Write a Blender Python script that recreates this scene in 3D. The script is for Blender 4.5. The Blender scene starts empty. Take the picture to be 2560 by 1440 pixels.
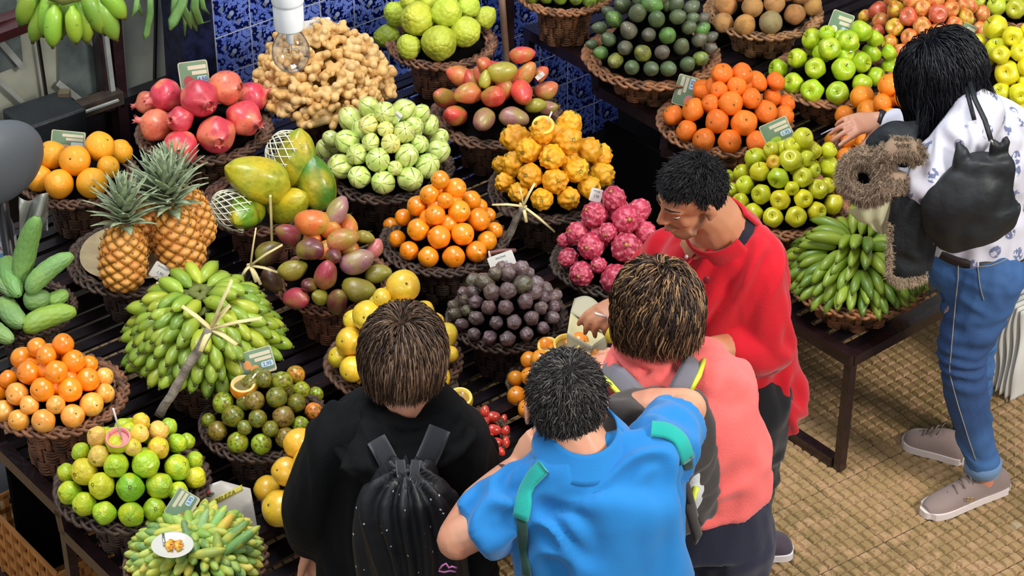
import bpy, bmesh, math, random
import numpy as np
from mathutils import Vector, Matrix, Euler, noise
rnd = random.Random(7)
SC = bpy.context.scene
COL = SC.collection
# ---------------------------------------------------------------- camera, world, lights, exposure
CAM_H = 4.24; FPX = 5500.0; TH = math.radians(34)
cd = bpy.data.cameras.new('camera'); cam = bpy.data.objects.new('camera', cd); COL.objects.link(cam)
cam.location = (0, 0, CAM_H); cam.rotation_euler = (math.pi/2 - TH, 0, 0)
cd.sensor_width = 36; cd.lens = 36*FPX/2560; cd.clip_start = .05; cd.clip_end = 60
SC.camera = cam
SC.view_settings.view_transform = 'Standard'; SC.view_settings.look = 'None'
SC.view_settings.gamma = 1; SC.view_settings.use_curve_mapping = False
SC.view_settings.exposure = 0.05
W = bpy.data.worlds.new('hall'); SC.world = W; W.use_nodes = True
bg = W.node_tree.nodes['Background']; bg.inputs[0].default_value = (.86, .93, 1, 1); bg.inputs[1].default_value = .50
def area(name, loc, target, sx, sy, power, col):
    l = bpy.data.lights.new(name, 'AREA'); l.shape = 'RECTANGLE'; l.size = sx; l.size_y = sy; l.energy = power; l.color = col
    o = bpy.data.objects.new(name, l); COL.objects.link(o); o.location = loc
    o.rotation_euler = (Vector(target)-Vector(loc)).to_track_quat('-Z', 'Y').to_euler(); return o
area('skylight_key', (5.0, 1.0, 5.4), (.2, 5, .6), 1.5, 1.5, 430, (1, .95, .87))
area('skylight_overhead', (-1.2, 4.6, 8.0), (-.2, 5, .6), 4.6, 2.4, 470, (.93, .97, 1))
area('hall_opening', (-1.2, -3.5, 5.6), (0, 5, .6), 3, 1.6, 120, (1, .97, .93))
# ---------------------------------------------------------------- view maths (pixel of the 2560x1440 photo -> place in the market)
CO = np.array([0, 0, CAM_H]); RT = np.array([1., 0, 0]); UP = np.array([0, math.sin(TH), math.cos(TH)]); FW = np.array([0, math.cos(TH), -math.sin(TH)])
def ray(px, py):
    d = RT*((px-1280)/FPX) + UP*(-(py-720)/FPX) + FW
    return d/np.linalg.norm(d)
def atz(px, py, z):
    d = ray(px, py); return CO + d*((z-CAM_H)/d[2])
def aty(px, py, y):
    d = ray(px, py); return CO + d*(y/d[1])
def pxm(p): return FPX/float((np.array(p)-CO) @ FW)      # pixels per metre at p
def proj(p):
    v = np.array(p)-CO; dd = v @ FW; return 1280+FPX*v[0]/dd, 720-FPX*float(v @ UP)/dd
PHI = math.radians(39.7); UA = np.array([math.cos(PHI), math.sin(PHI), 0]); NA = np.array([math.sin(PHI), -math.cos(PHI), 0])
def UN(u, n, z=0.): return UA*u + NA*n + np.array([0, 0, z])
def atn(px, py, n):
    d = ray(px, py); t = (n - CO @ NA)/(d @ NA); return CO + d*t
# ---------------------------------------------------------------- helpers
def lin(c):
    if isinstance(c, str):
        c = tuple(int(c.lstrip('#')[i:i+2], 16)/255 for i in (0, 2, 4))
    return tuple(((x+.055)/1.055)**2.4 if x > .04045 else x/12.92 for x in c[:3]) + (1.0,)
def tag(o, label=None, cat=None, group=None, kind=None):
    if label: o['label'] = label
    if cat: o['category'] = cat
    if group: o['group'] = group
    if kind: o['kind'] = kind
    return o
def link(name, me, parent=None, loc=None, rot=None, scale=None, color=None):
    o = bpy.data.objects.new(name, me); COL.objects.link(o)
    if parent: o.parent = parent
    if loc is not None: o.location = Vector(loc)
    if rot is not None:
        if isinstance(rot, Matrix): o.rotation_euler = rot.to_euler()
        else: o.rotation_euler = rot
    if scale is not None: o.scale = (scale,)*3 if isinstance(scale, (int, float)) else scale
    if color is not None: o.color = lin(color)
    return o
def empty(name, loc=(0, 0, 0)):
    o = bpy.data.objects.new(name, None); COL.objects.link(o); o.location = Vector(loc); o.empty_display_size = .05; return o
def mesh(name, V, F, mat=None, smooth=True):
    me = bpy.data.meshes.new(name); me.from_pydata([tuple(v) for v in V], [], [tuple(f) for f in F]); me.update()
    if smooth: me.polygons.foreach_set('use_smooth', [True]*len(me.polygons))
    if mat: me.materials.append(mat)
    return me
class G:
    def __init__(s): s.V = []; s.F = []
    def add(s, V, F):
        b = len(s.V); s.V.extend([tuple(map(float, v)) for v in V]); s.F.extend([tuple(i+b for i in f) for f in F]); return s
    def box(s, c, d, R=None):
        c = np.array(c, float); d = np.array(d, float)/2
        P = np.array([[x, y, z] for x in (-1, 1) for y in (-1, 1) for z in (-1, 1)])*d
        if R is not None: P = P @ np.array(R).T
        return s.add(P+c, [(0, 1, 3, 2), (4, 6, 7, 5), (0, 4, 5, 1), (2, 3, 7, 6), (0, 2, 6, 4), (1, 5, 7, 3)])
    def bar(s, a, b, w, h, up=(0, 0, 1)):
        a = np.array(a, float); b = np.array(b, float); x = b-a; L = np.linalg.norm(x); x = x/L
        y = np.cross(np.array(up, float), x)
        if np.linalg.norm(y) < 1e-6: y = np.array([1., 0, 0])
        y /= np.linalg.norm(y); z = np.cross(x, y)
        return s.box((a+b)/2, (L, w, h), np.stack([x, y, z], 1))
    def tube(s, P, r, n=8, caps=True, closed=False, flat=None, up=None, taper_round=False):
        P = [np.array(p, float) for p in P]; m = len(P)
        if np.isscalar(r): r = [r]*m
        rr = [(a, a) if np.isscalar(a) else a for a in r]
        T = []
        for i in range(m):
            if closed: t = P[(i+1) % m]-P[i-1]
            else: t = P[min(i+1, m-1)]-P[max(i-1, 0)]
            T.append(t/(np.linalg.norm(t)+1e-12))
        if up is None:
            up = np.array([0, 0, 1.]) if abs(T[0][2]) < .9 else np.array([1., 0, 0])
        up = np.array(up, float); x = np.cross(up, T[0]); x /= np.linalg.norm(x)
        V = []; F = []
        for i in range(m):
            x = x - T[i]*(x @ T[i]); x /= np.linalg.norm(x)+1e-12; y = np.cross(T[i], x)
            for k in range(n):
                a = 2*math.pi*k/n; V.append(P[i] + x*math.cos(a)*rr[i][0] + y*math.sin(a)*rr[i][1])
        for i in range(m if closed else m-1):
            j = (i+1) % m
            for k in range(n): F.append((i*n+k, i*n+(k+1) % n, j*n+(k+1) % n, j*n+k))
        if caps and not closed:
            V.append(P[0]); V.append(P[-1]); c = len(V)
            for k in range(n):
                F.append((c-2, (k+1) % n, k)); F.append((c-1, (m-1)*n+k, (m-1)*n+(k+1) % n))
        return s.add(V, F)
    def lathe(s, prof, n=24, c=(0, 0, 0), M=None, close=True):
        V = []; F = []
        for r, z in prof:
            for k in range(n):
                a = 2*math.pi*k/n; V.append((r*math.cos(a), r*math.sin(a), z))
        m = len(prof)
        for i in range(m-1):
            for k in range(n): F.append((i*n+k, i*n+(k+1) % n, (i+1)*n+(k+1) % n, (i+1)*n+k))
        V = np.array(V)
        if M is not None: V = V @ np.array(M).T
        return s.add(V+np.array(c), F)
    def ell(s, c, r, R=None, nu=20, nv=12):
        V = []; F = []
        for j in range(nv+1):
            t = math.pi*j/nv
            for k in range(nu):
                a = 2*math.pi*k/nu; V.append((r[0]*math.sin(t)*math.cos(a), r[1]*math.sin(t)*math.sin(a), r[2]*math.cos(t)))
        for j in range(nv):
            for k in range(nu): F.append((j*nu+k, (j+1)*nu+k, (j+1)*nu+(k+1) % nu, j*nu+(k+1) % nu))
        V = np.array(V)
        if R is not None: V = V @ np.array(R).T
        return s.add(V+np.array(c, float), F)
    def sheet(s, fn, nu, nv, th=0):
        V = [np.array(fn(i/nu, j/nv), float) for j in range(nv+1) for i in range(nu+1)]
        F = [(j*(nu+1)+i, j*(nu+1)+i+1, (j+1)*(nu+1)+i+1, (j+1)*(nu+1)+i) for j in range(nv) for i in range(nu)]
        if th:
            V = np.array(V); N = np.zeros_like(V)
            for f in F:
                nn = np.cross(V[f[1]]-V[f[0]], V[f[2]]-V[f[0]])
                for i in f: N[i] += nn
            N /= np.linalg.norm(N, axis=1)[:, None]+1e-12
            k = len(V); V = list(V)+list(V-N*th); F2 = [tuple(i+k for i in reversed(f)) for f in F]
            E = [(i, i+1) for i in range(nu)] + [(nv*(nu+1)+i+1, nv*(nu+1)+i) for i in range(nu)] + [((j+1)*(nu+1), j*(nu+1)) for j in range(nv)] + [(j*(nu+1)+nu, (j+1)*(nu+1)+nu) for j in range(nv)]
            F = F+F2+[(a, a+k, b+k, b) for a, b in E]
        return s.add(V, F)
    def obj(s, name, mat, parent=None, smooth=True, color=None, loc=None):
        if loc is not None:
            s.V = [tuple(np.array(v)-np.array(loc)) for v in s.V]
        return link(name, mesh(name, s.V, s.F, mat, smooth), parent, None if parent else loc, color=color)
def frame_z(d, spin=0.):
    """rotation matrix whose Z axis is d"""
    d = Vector(d).normalized(); q = d.to_track_quat('Z', 'Y'); return (q.to_matrix() @ Matrix.Rotation(spin, 3, 'Z'))
def voxel(g, name, vox, smooth_n, mat, parent=None, disp=None, fac=.6, color=None, shade=True):
    """fuse the closed shapes of g into one continuous surface"""
    me = mesh(name, g.V, g.F); o = bpy.data.objects.new('tmp', me); COL.objects.link(o)
    m = o.modifiers.new('r', 'REMESH'); m.mode = 'VOXEL'; m.voxel_size = vox; m.adaptivity = 0
    if smooth_n:
        m = o.modifiers.new('s', 'SMOOTH'); m.iterations = smooth_n; m.factor = fac
    dg = bpy.context.evaluated_depsgraph_get(); dg.update()
    me2 = bpy.data.meshes.new_from_object(o.evaluated_get(dg)); COL.objects.unlink(o); bpy.data.objects.remove(o)
    if disp:
        n = len(me2.vertices); co = np.empty(n*3); me2.vertices.foreach_get('co', co); co = co.reshape(-1, 3)
        no = np.empty(n*3); me2.vertices.foreach_get('normal', no); no = no.reshape(-1, 3)
        co2 = disp(co, no); me2.vertices.foreach_set('co', co2.reshape(-1)); me2.update()
    me2.polygons.foreach_set('use_smooth', [True]*len(me2.polygons)); me2.materials.clear(); me2.materials.append(mat)
    me2.name = name
    o2 = link(name, me2, parent)
    if color: o2.color = lin(color)
    return o2
# ---------------------------------------------------------------- materials
_M = {}
class NB:
    def __init__(s, name):
        s.m = bpy.data.materials.new(name); s.m.use_nodes = True; s.t = s.m.node_tree; s.b = s.t.nodes['Principled BSDF']
        s.co = s.n('ShaderNodeTexCoord').outputs['Object']
    def n(s, ty, **kw):
        x = s.t.nodes.new(ty)
        for k, v in kw.items():
            if isinstance(k, str) and hasattr(x, k): setattr(x, k, v)
        return x
    def l(s, a, b): s.t.links.new(a, b); return b
    def math(s, op, a, b=None, c=None):
        x = s.n('ShaderNodeMath', operation=op)
        for i, v in enumerate((a, b, c)):
            if v is None: continue
            if isinstance(v, (int, float)): x.inputs[i].default_value = v
            else: s.l(v, x.inputs[i])
        return x.outputs[0]
    def mix(s, f, a, b, mode='MIX'):
        x = s.n('ShaderNodeMix', data_type='RGBA', blend_type=mode)
        for i, v in ((0, f), (6, a), (7, b)):
            if isinstance(v, (int, float)): x.inputs[i].default_value = v
            elif isinstance(v, tuple): x.inputs[i].default_value = v
            elif isinstance(v, str): x.inputs[i].default_value = lin(v)
            else: s.l(v, x.inputs[i])
        return x.outputs[2]
    def noise(s, scale, detail=2, vec=None, rough=.5, dist=0, w=None):
        x = s.n('ShaderNodeTexNoise'); x.inputs['Scale'].default_value = scale; x.inputs['Detail'].default_value = detail
        x.inputs['Roughness'].default_value = rough; x.inputs['Distortion'].default_value = dist
        s.l(vec or s.co, x.inputs['Vector']); return x.outputs['Fac']
    def vor(s, scale, vec=None, feat='F1', rand=1.):
        x = s.n('ShaderNodeTexVoronoi', feature=feat); x.inputs['Scale'].default_value = scale; x.inputs['Randomness'].default_value = rand
        s.l(vec or s.co, x.inputs['Vector']); return x.outputs['Distance']
    def ramp(s, f, lo, hi):
        x = s.n('ShaderNodeMapRange', interpolation_type='SMOOTHSTEP'); x.inputs[1].default_value = lo; x.inputs[2].default_value = hi
        s.l(f, x.inputs[0]); return x.outputs[0]
    def bump(s, h, st, d=.01):
        x = s.n('ShaderNodeBump'); x.inputs['Strength'].default_value = st; x.inputs['Distance'].default_value = d
        s.l(h, x.inputs['Height']); s.l(x.outputs[0], s.b.inputs['Normal']); return x
    def done(s, col=None, rough=.5, coat=0, metal=0, sss=0, spec=None, sheen=0):
        if col is not None:
            if isinstance(col, (tuple,)): s.b.inputs['Base Color'].default_value = col
            elif isinstance(col, str): s.b.inputs['Base Color'].default_value = lin(col)
            else: s.l(col, s.b.inputs['Base Color'])
        s.b.inputs['Roughness'].default_value = rough; s.b.inputs['Metallic'].default_value = metal
        s.b.inputs['Coat Weight'].default_value = coat; s.b.inputs['Coat Roughness'].default_value = .15
        if spec is not None: s.b.inputs['Specular IOR Level'].default_value = spec
        if sheen: s.b.inputs['Sheen Weight'].default_value = sheen
        if sss:
            s.b.inputs['Subsurface Weight'].default_value = sss; s.b.inputs['Subsurface Radius'].default_value = (.02, .008, .004); s.b.inputs['Subsurface Scale'].default_value = .5
        return s.m
def obj_col(b):
    return b.n('ShaderNodeObjectInfo')
def fruit_mat(name, c2=None, c2n=1.2, c2lo=.45, c2hi=.65, c2amt=1., speck=None, sn=14, slo=.62, shi=.7, samt=.8, rough=.35, coat=.3, bump=.15, bn=30, bd=.02):
    """base colour = the fruit's own colour, blushed with c2 and speckled; every fruit gets its own pattern"""
    if name in _M: return _M[name]
    b = NB(name); oi = obj_col(b)
    off = b.n('ShaderNodeVectorMath', operation='ADD'); b.l(b.co, off.inputs[0])
    r = b.math('MULTIPLY', oi.outputs['Random'], 37.); cx = b.n('ShaderNodeCombineXYZ'); b.l(r, cx.inputs[0]); b.l(r, cx.inputs[2]); b.l(cx.outputs[0], off.inputs[1])
    v = off.outputs[0]; col = oi.outputs['Color']
    hs = b.n('ShaderNodeHueSaturation'); b.l(col, hs.inputs['Color'])
    b.l(b.math('MULTIPLY_ADD', oi.outputs['Random'], .26, .87), hs.inputs['Value']); col = hs.outputs[0]
    if c2:
        f = b.math('MULTIPLY', b.ramp(b.noise(c2n, 1.5, v), c2lo, c2hi), c2amt); col = b.mix(f, col, c2)
    fine = b.noise(5, 3, v); col = b.mix(b.ramp(fine, .35, .75), col, b.mix(.14, col, (0, 0, 0, 1)))
    if speck:
        f = b.math('MULTIPLY', b.ramp(b.noise(sn, 2, v), slo, shi), samt); col = b.mix(f, col, speck)
    if bump: b.bump(b.noise(bn, 2, v), bump, bd)
    _M[name] = b.done(col, rough, coat, sss=0); return _M[name]
def plain(name, col, rough=.5, metal=0, coat=0, n=0, nam=.25, bump=0, bn=60, sheen=0, bd=.01, spec=None):
    if name in _M: return _M[name]
    b = NB(name)
    c = lin(col) if isinstance(col, str) else col
    if n:
        c = b.mix(b.ramp(b.noise(n, 4), .3, .7), c, tuple(x*(1-nam) for x in c[:3])+(1,))
    if bump: b.bump(b.noise(bn, 3), bump, bd)
    _M[name] = b.done(c, rough, coat, metal, sheen=sheen, spec=spec); return _M[name]
def tinted(name, rough=.6, n=20, nam=.3, bump=.3, bn=60, coat=0, sheen=0, dark=(0, 0, 0, 1)):
    """own colour from the object, light wear"""
    if name in _M: return _M[name]
    b = NB(name); col = obj_col(b).outputs['Color']
    col = b.mix(b.math('MULTIPLY', b.ramp(b.noise(n, 3), .35, .7), nam), col, dark)
    if bump: b.bump(b.noise(bn, 3), bump, .01)
    _M[name] = b.done(col, rough, coat, sheen=sheen); return _M[name]
# ---------------------------------------------------------------- setting: floor of embossed square tiles
def build_floor():
    b = NB('paving'); geo = b.n('ShaderNodeNewGeometry')
    n1 = b.ramp(b.noise(1.8, 4), .3, .7); c = b.mix(n1, '#a88a5e', '#877047')
    n2 = b.ramp(b.noise(16, 4), .42, .7); c = b.mix(n2, c, '#b3906a')
    n3 = b.ramp(b.noise(70, 3), .55, .72); c = b.mix(b.math('MULTIPLY', n3, .6), c, '#4f4130')
    n4 = b.ramp(b.noise(7, 3), .66, .74); c = b.mix(b.math('MULTIPLY', n4, .5), c, '#bcae94')
    b.bump(b.noise(120, 3), .25, .004)
    m = b.done(c, .55)
    a = math.radians(34.5); U = np.array([math.cos(a), math.sin(a), 0]); Vv = np.array([math.sin(a), -math.cos(a), 0])
    P = .0355; g = G(); r = random.Random(3)
    for i in range(-20, 215):
        for j in range(-245, -10):
            c0 = U*(i*P+(i//8)*.003) + Vv*(j*P+(j//8)*.003)
            if not (-2.3 < c0[0] < 2.9 and 3.3 < c0[1] < 7.6) or c0 @ NA < -5.5: continue
            h = r.uniform(-.0010, .0005); w0 = P*.478; w1 = P*.33; V = []
            for w, z in ((w0, -.010), (w1, h)):
                for su, sv in ((-1, -1), (1, -1), (1, 1), (-1, 1)):
                    V.append(c0+U*su*w+Vv*sv*w+np.array([0, 0, z]))
            g.add(V, [(4, 5, 6, 7), (0, 1, 5, 4), (1, 2, 6, 5), (2, 3, 7, 6), (3, 0, 4, 7)])
    o = g.obj('floor', m, smooth=False); tag(o, kind='structure')
    # face orientation is mixed in this hand-built list: make it consistent
    bm = bmesh.new(); bm.from_mesh(o.data); bmesh.ops.recalc_face_normals(bm, faces=bm.faces); bm.to_mesh(o.data); bm.free()
    g = G(); g.add([(-9, -2, -.0102), (9, -2, -.0102), (9, 14, -.0102), (-9, 14, -.0102)], [(0, 1, 2, 3)])
    o = g.obj('floor_bed', plain('grout', '#3d3428', .8, n=12), smooth=False); tag(o, kind='structure')
build_floor()
# ---------------------------------------------------------------- tiled wall (blue and white) and the dark wall beyond
WN = -5.45
def azulejo():
    b = NB('azulejo'); sep = b.n('ShaderNodeSeparateXYZ'); b.l(b.co, sep.inputs[0])
    u = b.math('DIVIDE', sep.outputs[0], .137); v = b.math('DIVIDE', sep.outputs[2], .137)
    fu = b.math('SUBTRACT', b.math('FRACT', u), .5); fv = b.math('SUBTRACT', b.math('FRACT', v), .5)
    comb = b.n('ShaderNodeCombineXYZ'); b.l(b.math('ABSOLUTE', b.math('SUBTRACT', fu, fv)), comb.inputs[0]); b.l(b.math('ADD', fu, fv), comb.inputs[1])
    vec = comb.outputs[0]
    nz = b.noise(3.1, 1.2, vec, dist=1.6)
    scroll = b.ramp(b.math('ABSOLUTE', b.math('SUBTRACT', nz, .5)), .040, .026)
    nz2 = b.noise(4.3, 0, vec, dist=.6); dots = b.ramp(nz2, .60, .625)
    rr = b.math('SQRT', b.math('ADD', b.math('POWER', fu, 2.), b.math('POWER', fv, 2.)))
    ang = b.math('ARCTAN2', fv, fu); pet = b.math('MULTIPLY_ADD', b.math('COSINE', b.math('MULTIPLY', ang, 9.)), .035, .17)
    flower = b.ramp(b.math('SUBTRACT', pet, rr), 0, .012); core = b.ramp(rr, .075, .06)
    dark = b.math('MAXIMUM', b.math('MAXIMUM', scroll, dots), flower)
    ground = b.mix(b.ramp(b.noise(5, 2), .3, .7), '#7488d8', '#4a62bc')
    col = b.mix(dark, ground, '#0a1246'); col = b.mix(core, col, '#8fa0c8')
    leaf = b.ramp(b.noise(3.4, 1, vec), .62, .66); col = b.mix(b.math('MULTIPLY', leaf, .75), col, '#7c8290')
    ed = b.math('MAXIMUM', b.math('ABSOLUTE', fu), b.math('ABSOLUTE', fv)); gr = b.ramp(ed, .483, .492)
    col = b.mix(gr, col, '#b9bdc0'); b.bump(b.math('MULTIPLY', gr, -1), .5, .004)
    return b.done(col, .22, .3)
def wall_slab(name, u0, u1, z0, z1, n, th, mat):
    g = G(); g.box(((u1-u0)/2, 0, (z0+z1)/2), (u1-u0, th, z1-z0))
    o = g.obj(name, mat, smooth=False); o.location = Vector(UN(u0, n-th/2)); o.rotation_euler = (0, 0, PHI); return tag(o, kind='structure')
AZ = azulejo()
wu0 = float(atn(531, 0, WN) @ UA); wu1 = float(atn(1545, 300, WN) @ UA)
wall_slab('wall_back', wu0-.002, wu1, .0, 2.6, WN, .12, AZ)
DK = plain('dark_render', '#15161a', .7, n=5)
wall_slab('wall_right', wu1, 8.5, 0, 2.6, WN, .12, DK)
wall_slab('wall_left', wu0-.115, wu0-.002, 0, 2.6, WN-.004, .12, plain('tile_painted_shade', '#1b2140', .35, n=30, nam=.7))  # shade of the hanging leaves put into a darker tile colour
# ---------------------------------------------------------------- glazed screen left of the tiles
MAR = plain('maroon_paint', '#4a1f22', .4, n=18, nam=.35, coat=.2); BLK = plain('black_paint', '#141113', .4, n=20, coat=.15)
FRM = plain('frame_paint', '#2f1b1e', .35, n=15, nam=.5, coat=.3, bump=.2)
PAN = plain('frosted_panel', '#b3b5a5', .3, n=4, nam=.45, bump=.05)
PAN2 = plain('smoked_glass', '#6a7472', .12, n=9, nam=.5)
ALU = plain('pale_metal', '#bcc0bb', .35, metal=.3, n=20, nam=.2)
GN = -5.8
def gp(px, py, n=GN): return atn(px, py, n)
def screen_bar(g, p1, p2, w, d=.03, n=GN):
    a, b = gp(*p1, n), gp(*p2, n); g.bar(a, b, d, w)
root = empty('window_1', gp(150, 200)); tag(root, kind='structure')
def wpart(name, mat, fn, smooth=False):
    g = G(); fn(g); o = g.obj(name, mat, root, smooth, loc=root.location); return o
def pane(g, pts, n):
    P = [gp(x, y, n) for x, y in pts]; g.add(P, [tuple(range(len(P)))])
wpart('frosted_panel', PAN, lambda g: (pane(g, [(-90, 20), (255, -70), (285, 470), (-60, 560)], GN-.03)))
wpart('frosted_panel', PAN, lambda g: pane(g, [(300, -90), (440, -120), (450, 380), (330, 420)], GN-.03))
wpart('pane', PAN2, lambda g: pane(g, [(147, 60), (235, 30), (252, 226), (150, 262)], GN-.012))
wpart('pane', PAN2, lambda g: pane(g, [(-30, 10), (40, -20), (58, 160), (-20, 190)], GN-.012))
wpart('diagonal_bar', ALU, lambda g: (screen_bar(g, (-10, 92), (58, 170), .02, .01), screen_bar(g, (-10, 195), (70, 268), .014, .01), screen_bar(g, (165, 40), (238, 112), .02, .01), screen_bar(g, (146, 208), (200, 250), .02, .01), screen_bar(g, (-20, 290), (20, 320), .014, .01)))  # pale diagonal bars laid across the panes
wpart('rail', MAR, lambda g: screen_bar(g, (-40, 70), (300, -42), .03, .05, GN+.05))
wpart('rail', MAR, lambda g: screen_bar(g, (-40, 100), (130, 36), .03, .05, GN+.1))
wpart('post', FRM, lambda g: screen_bar(g, (238, -40), (268, 270), .035, .05, GN+.03))
wpart('post', FRM, lambda g: screen_bar(g, (272, -60), (310, 400), .038, .05, GN+.03))
wpart('post', FRM, lambda g: screen_bar(g, (420, -60), (442, 330), .03, .05, GN+.03))
wpart('strip', ALU, lambda g: screen_bar(g, (253, 10), (283, 250), .016, .02, GN+.06))
wpart('rail', BLK, lambda g: screen_bar(g, (300, 250), (440, 200), .03, .05, GN+.05))
wpart('rail', plain('worn_wood', '#4a3c33', .6, n=12, nam=.6), lambda g: screen_bar(g, (165, 285), (300, 238), .045, .05, GN+.07))
wpart('rail_edge', ALU, lambda g: screen_bar(g, (183, 290), (296, 250), .006, .01, GN+.11))
wpart('panel_joint', BLK, lambda g: (screen_bar(g, (90, 68), (121, 275), .008, .012), screen_bar(g, (391, -20), (386, 215), .007, .012)))
wpart('lower_panel', BLK, lambda g: pane(g, [(-60, 345), (310, 262), (470, 215), (500, 700), (-60, 800)], GN-.02))
# black flight case and a wooden stub in front of the screen
g = G(); a = atn(40, 338, -5.62); b2 = atn(188, 288, -5.62); g.bar(a, b2, .16, .12)
o = g.obj('equipment_case', plain('black_case', '#1c2226', .45, n=8, bump=.1), smooth=False); tag(o, 'black rectangular case lying below the grey glazed screen', 'case')
bv = o.modifiers.new('b', 'BEVEL'); bv.width = .008; bv.segments = 2
g = G(); a = atn(160, 228, -5.66); g.bar(a, a-np.array([0, 0, .12]), .035, .035, up=(0, 1, 0))
o = g.obj('wooden_post', plain('stub_wood', '#5f5340', .7, n=30), smooth=False); tag(o, 'short brown wooden post stub beside the black case', 'post')
# ---------------------------------------------------------------- stepped stands
ZT = dict(A=.71, B=.64, C=.57, D=.50, E=.43)
NR = dict(A=(-5.23, -4.87), B=(-4.86, -4.51), C=(-4.5, -4.155), D=(-4.145, -3.815), E=(-3.805, -3.43))
SLAT = plain('slat_paint', '#211a1f', .35, n=14, nam=.5, coat=.25); SLG = plain('grey_slat', '#6c7376', .45, n=25, nam=.4)
def stand(name, label, ends, tiers, back=True):
    root = empty(name, UN((ends['E'][0]+ends['E'][1])/2, -4.3)); tag(root, label, 'stand'); L = root.location
    for t in tiers:
        u0, u1 = ends[t]; n0, n1 = NR[t]; z = ZT[t]; g = G(); g2 = G()
        k = 6; step = (n1-n0)/k
        for i in range(k):
            nn = n0+step*(i+.5); (g).bar(UN(u0+.02, nn, z-.004), UN(u1-.02, nn, z-.004), step*.66, .008)
            if i < k-1: g2.bar(UN(u0+.02, nn+step*.5, z-.022), UN(u1-.02, nn+step*.5, z-.022), .010, .004)  # grey bars below the gaps between the slats
        g.obj('shelf_slats', SLAT, root, False, loc=L); g2.obj('shelf_underbars', SLG, root, False, loc=L)
        g = G()
        for nn in (n0, n1): g.bar(UN(u0, nn, z-.016), UN(u1, nn, z-.016), .03, .036)
        g.obj('shelf_rail', FRM, root, False, loc=L)
    for e in (0, 1):
        g = G(); last = None
        for t in tiers:
            u = ends[t][e]; n0, n1 = NR[t]; z = ZT[t]-.012
            g.bar(UN(u, n0-.012, z), UN(u, n1+.012, z), .036, .040)
            if last is not None: g.bar(last, UN(u, n0, z), .036, .036, up=UA)
            last = UN(u, n1, z)
        g.obj('side_frame', FRM, root, False, loc=L)
        for t, w in ((tiers[0], 0), (tiers[2], 1), (tiers[-1], 1)):
            u = ends[t][e]; p = UN(u, NR[t][w], 0)
            g = G(); g.bar(p, p+np.array([0, 0, ZT[t]-.03]), .027, .027, up=UA); g.obj('leg', FRM, root, False, loc=L)
        g = G(); u = ends['E'][e]; g.bar(UN(u, NR[tiers[0]][0], .017), UN(u, NR['E'][1]-.02, .017), .034, .034); g.obj('floor_runner', FRM, root, False, loc=L)
    return root
stand('tiered_stand', 'dark maroon stepped metal stand below the glazed screen and tiles', dict(A=(1.93, 3.97), B=(1.93, 3.96), C=(1.93, 3.95), D=(1.93, 3.86), E=(1.93, 3.45)), 'ABCDE')
stand('tiered_stand', 'dark stepped metal stand whose end corner stands clear of the floor', dict(A=(4.42, 6.4), B=(4.42, 6.4), C=(4.40, 6.4), D=(4.16, 6.4), E=(4.155, 6.4)), 'ABCDE')
# ---------------------------------------------------------------- baskets
def prof(z, R=.19, zb=-.22):      # radius of the woven body at height z below the rim
    t = (z-zb)/(-zb)
    return R*(.52+.08*t + .36*max(0, (t-.66)/.34)**1.6)
WK = tinted('wicker', .6, n=22, nam=.8, bump=.5, bn=90, dark=(.01, .006, .004, 1))
WKD = plain('wicker_dark', '#1c130e', .8, n=30)
def basket_meshes(seed):
    r = random.Random(seed); R = .19; out = {}
    g = G(); nst = 18
    for k in range(19):
        z = -.214+k*.0098; ph = math.pi*((k//5) % 2); pts = []
        rr = prof(z)
        for i in range(90):
            a = 2*math.pi*i/90; w = math.tanh(2.2*math.sin(a*nst/2+ph))
            pts.append((math.cos(a)*(rr+.0065*w), math.sin(a)*(rr+.0065*w), z+.0012*math.sin(3*a+k)))
        g.tube(pts, [(.0030, .0043)]*90, 5, closed=True, up=(0, 0, 1))
    out['woven_body'] = mesh('woven_body', g.V, g.F, WK)
    g = G()
    for i in range(nst):
        a = 2*math.pi*(i+.5)/nst; P = [(math.cos(a)*(prof(z)), math.sin(a)*(prof(z)), z) for z in (-.218, -.16, -.1, -.05, -.02, -.006)]
        g.tube(P, [(.011, .004)]*6, 6, up=(math.cos(a), math.sin(a), 0))
    out['stakes'] = mesh('stakes', g.V, g.F, WK)
    g = G(); pr = [(0.001, -.2), (prof(-.2)-.012, -.2)]+[(prof(z)-.012, z) for z in (-.15, -.1, -.05, -.02)]+[(R*.93, -.004), (R*.93, -.012)]
    pr += [(R*.6, -.02), (.001, -.022)]
    g.lathe(pr, 36); out['lining'] = mesh('lining', g.V, g.F, WKD)
    g = G(); N = 150
    for (turns, n_s, rad, mr, rr) in ((12, 3, R*.965, .0100, .0100), (10, 2, R*.865, .006, .0060)):
        for s in range(n_s):
            P = []
            for i in range(N):
                a = 2*math.pi*i/N; ph = turns*a+2*math.pi*s/n_s; w = mr*(1+.12*math.sin(5*a+s))
                off = 1.25*w*math.sin(ph); P.append(((rad+off)*math.cos(a), (rad+off)*math.sin(a), -.003-.30*off+w*.42*math.sin(2*ph)))
            g.tube(P, [(rr*r.uniform(.85, 1.1), rr*.58) for _ in range(N)], 6, closed=True, up=(0, 0, 1))
    out['braided_rim'] = mesh('braided_rim', g.V, g.F, WK)
    g = G()
    for s in range(5):
        rad = R*(.70+.045*s)
        P = [((rad)*math.cos(2*math.pi*i/90), rad*math.sin(2*math.pi*i/90), -.034+.006*s+.003*math.sin(2*math.pi*i/90*26+s*math.pi)) for i in range(90)]
        g.tube(P, .0045, 5, closed=True)
    out['flare_weave'] = mesh('flare_weave', g.V, g.F, WK)
    return out
BM = [basket_meshes(s) for s in (1, 2)]
BASK = {}
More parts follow.
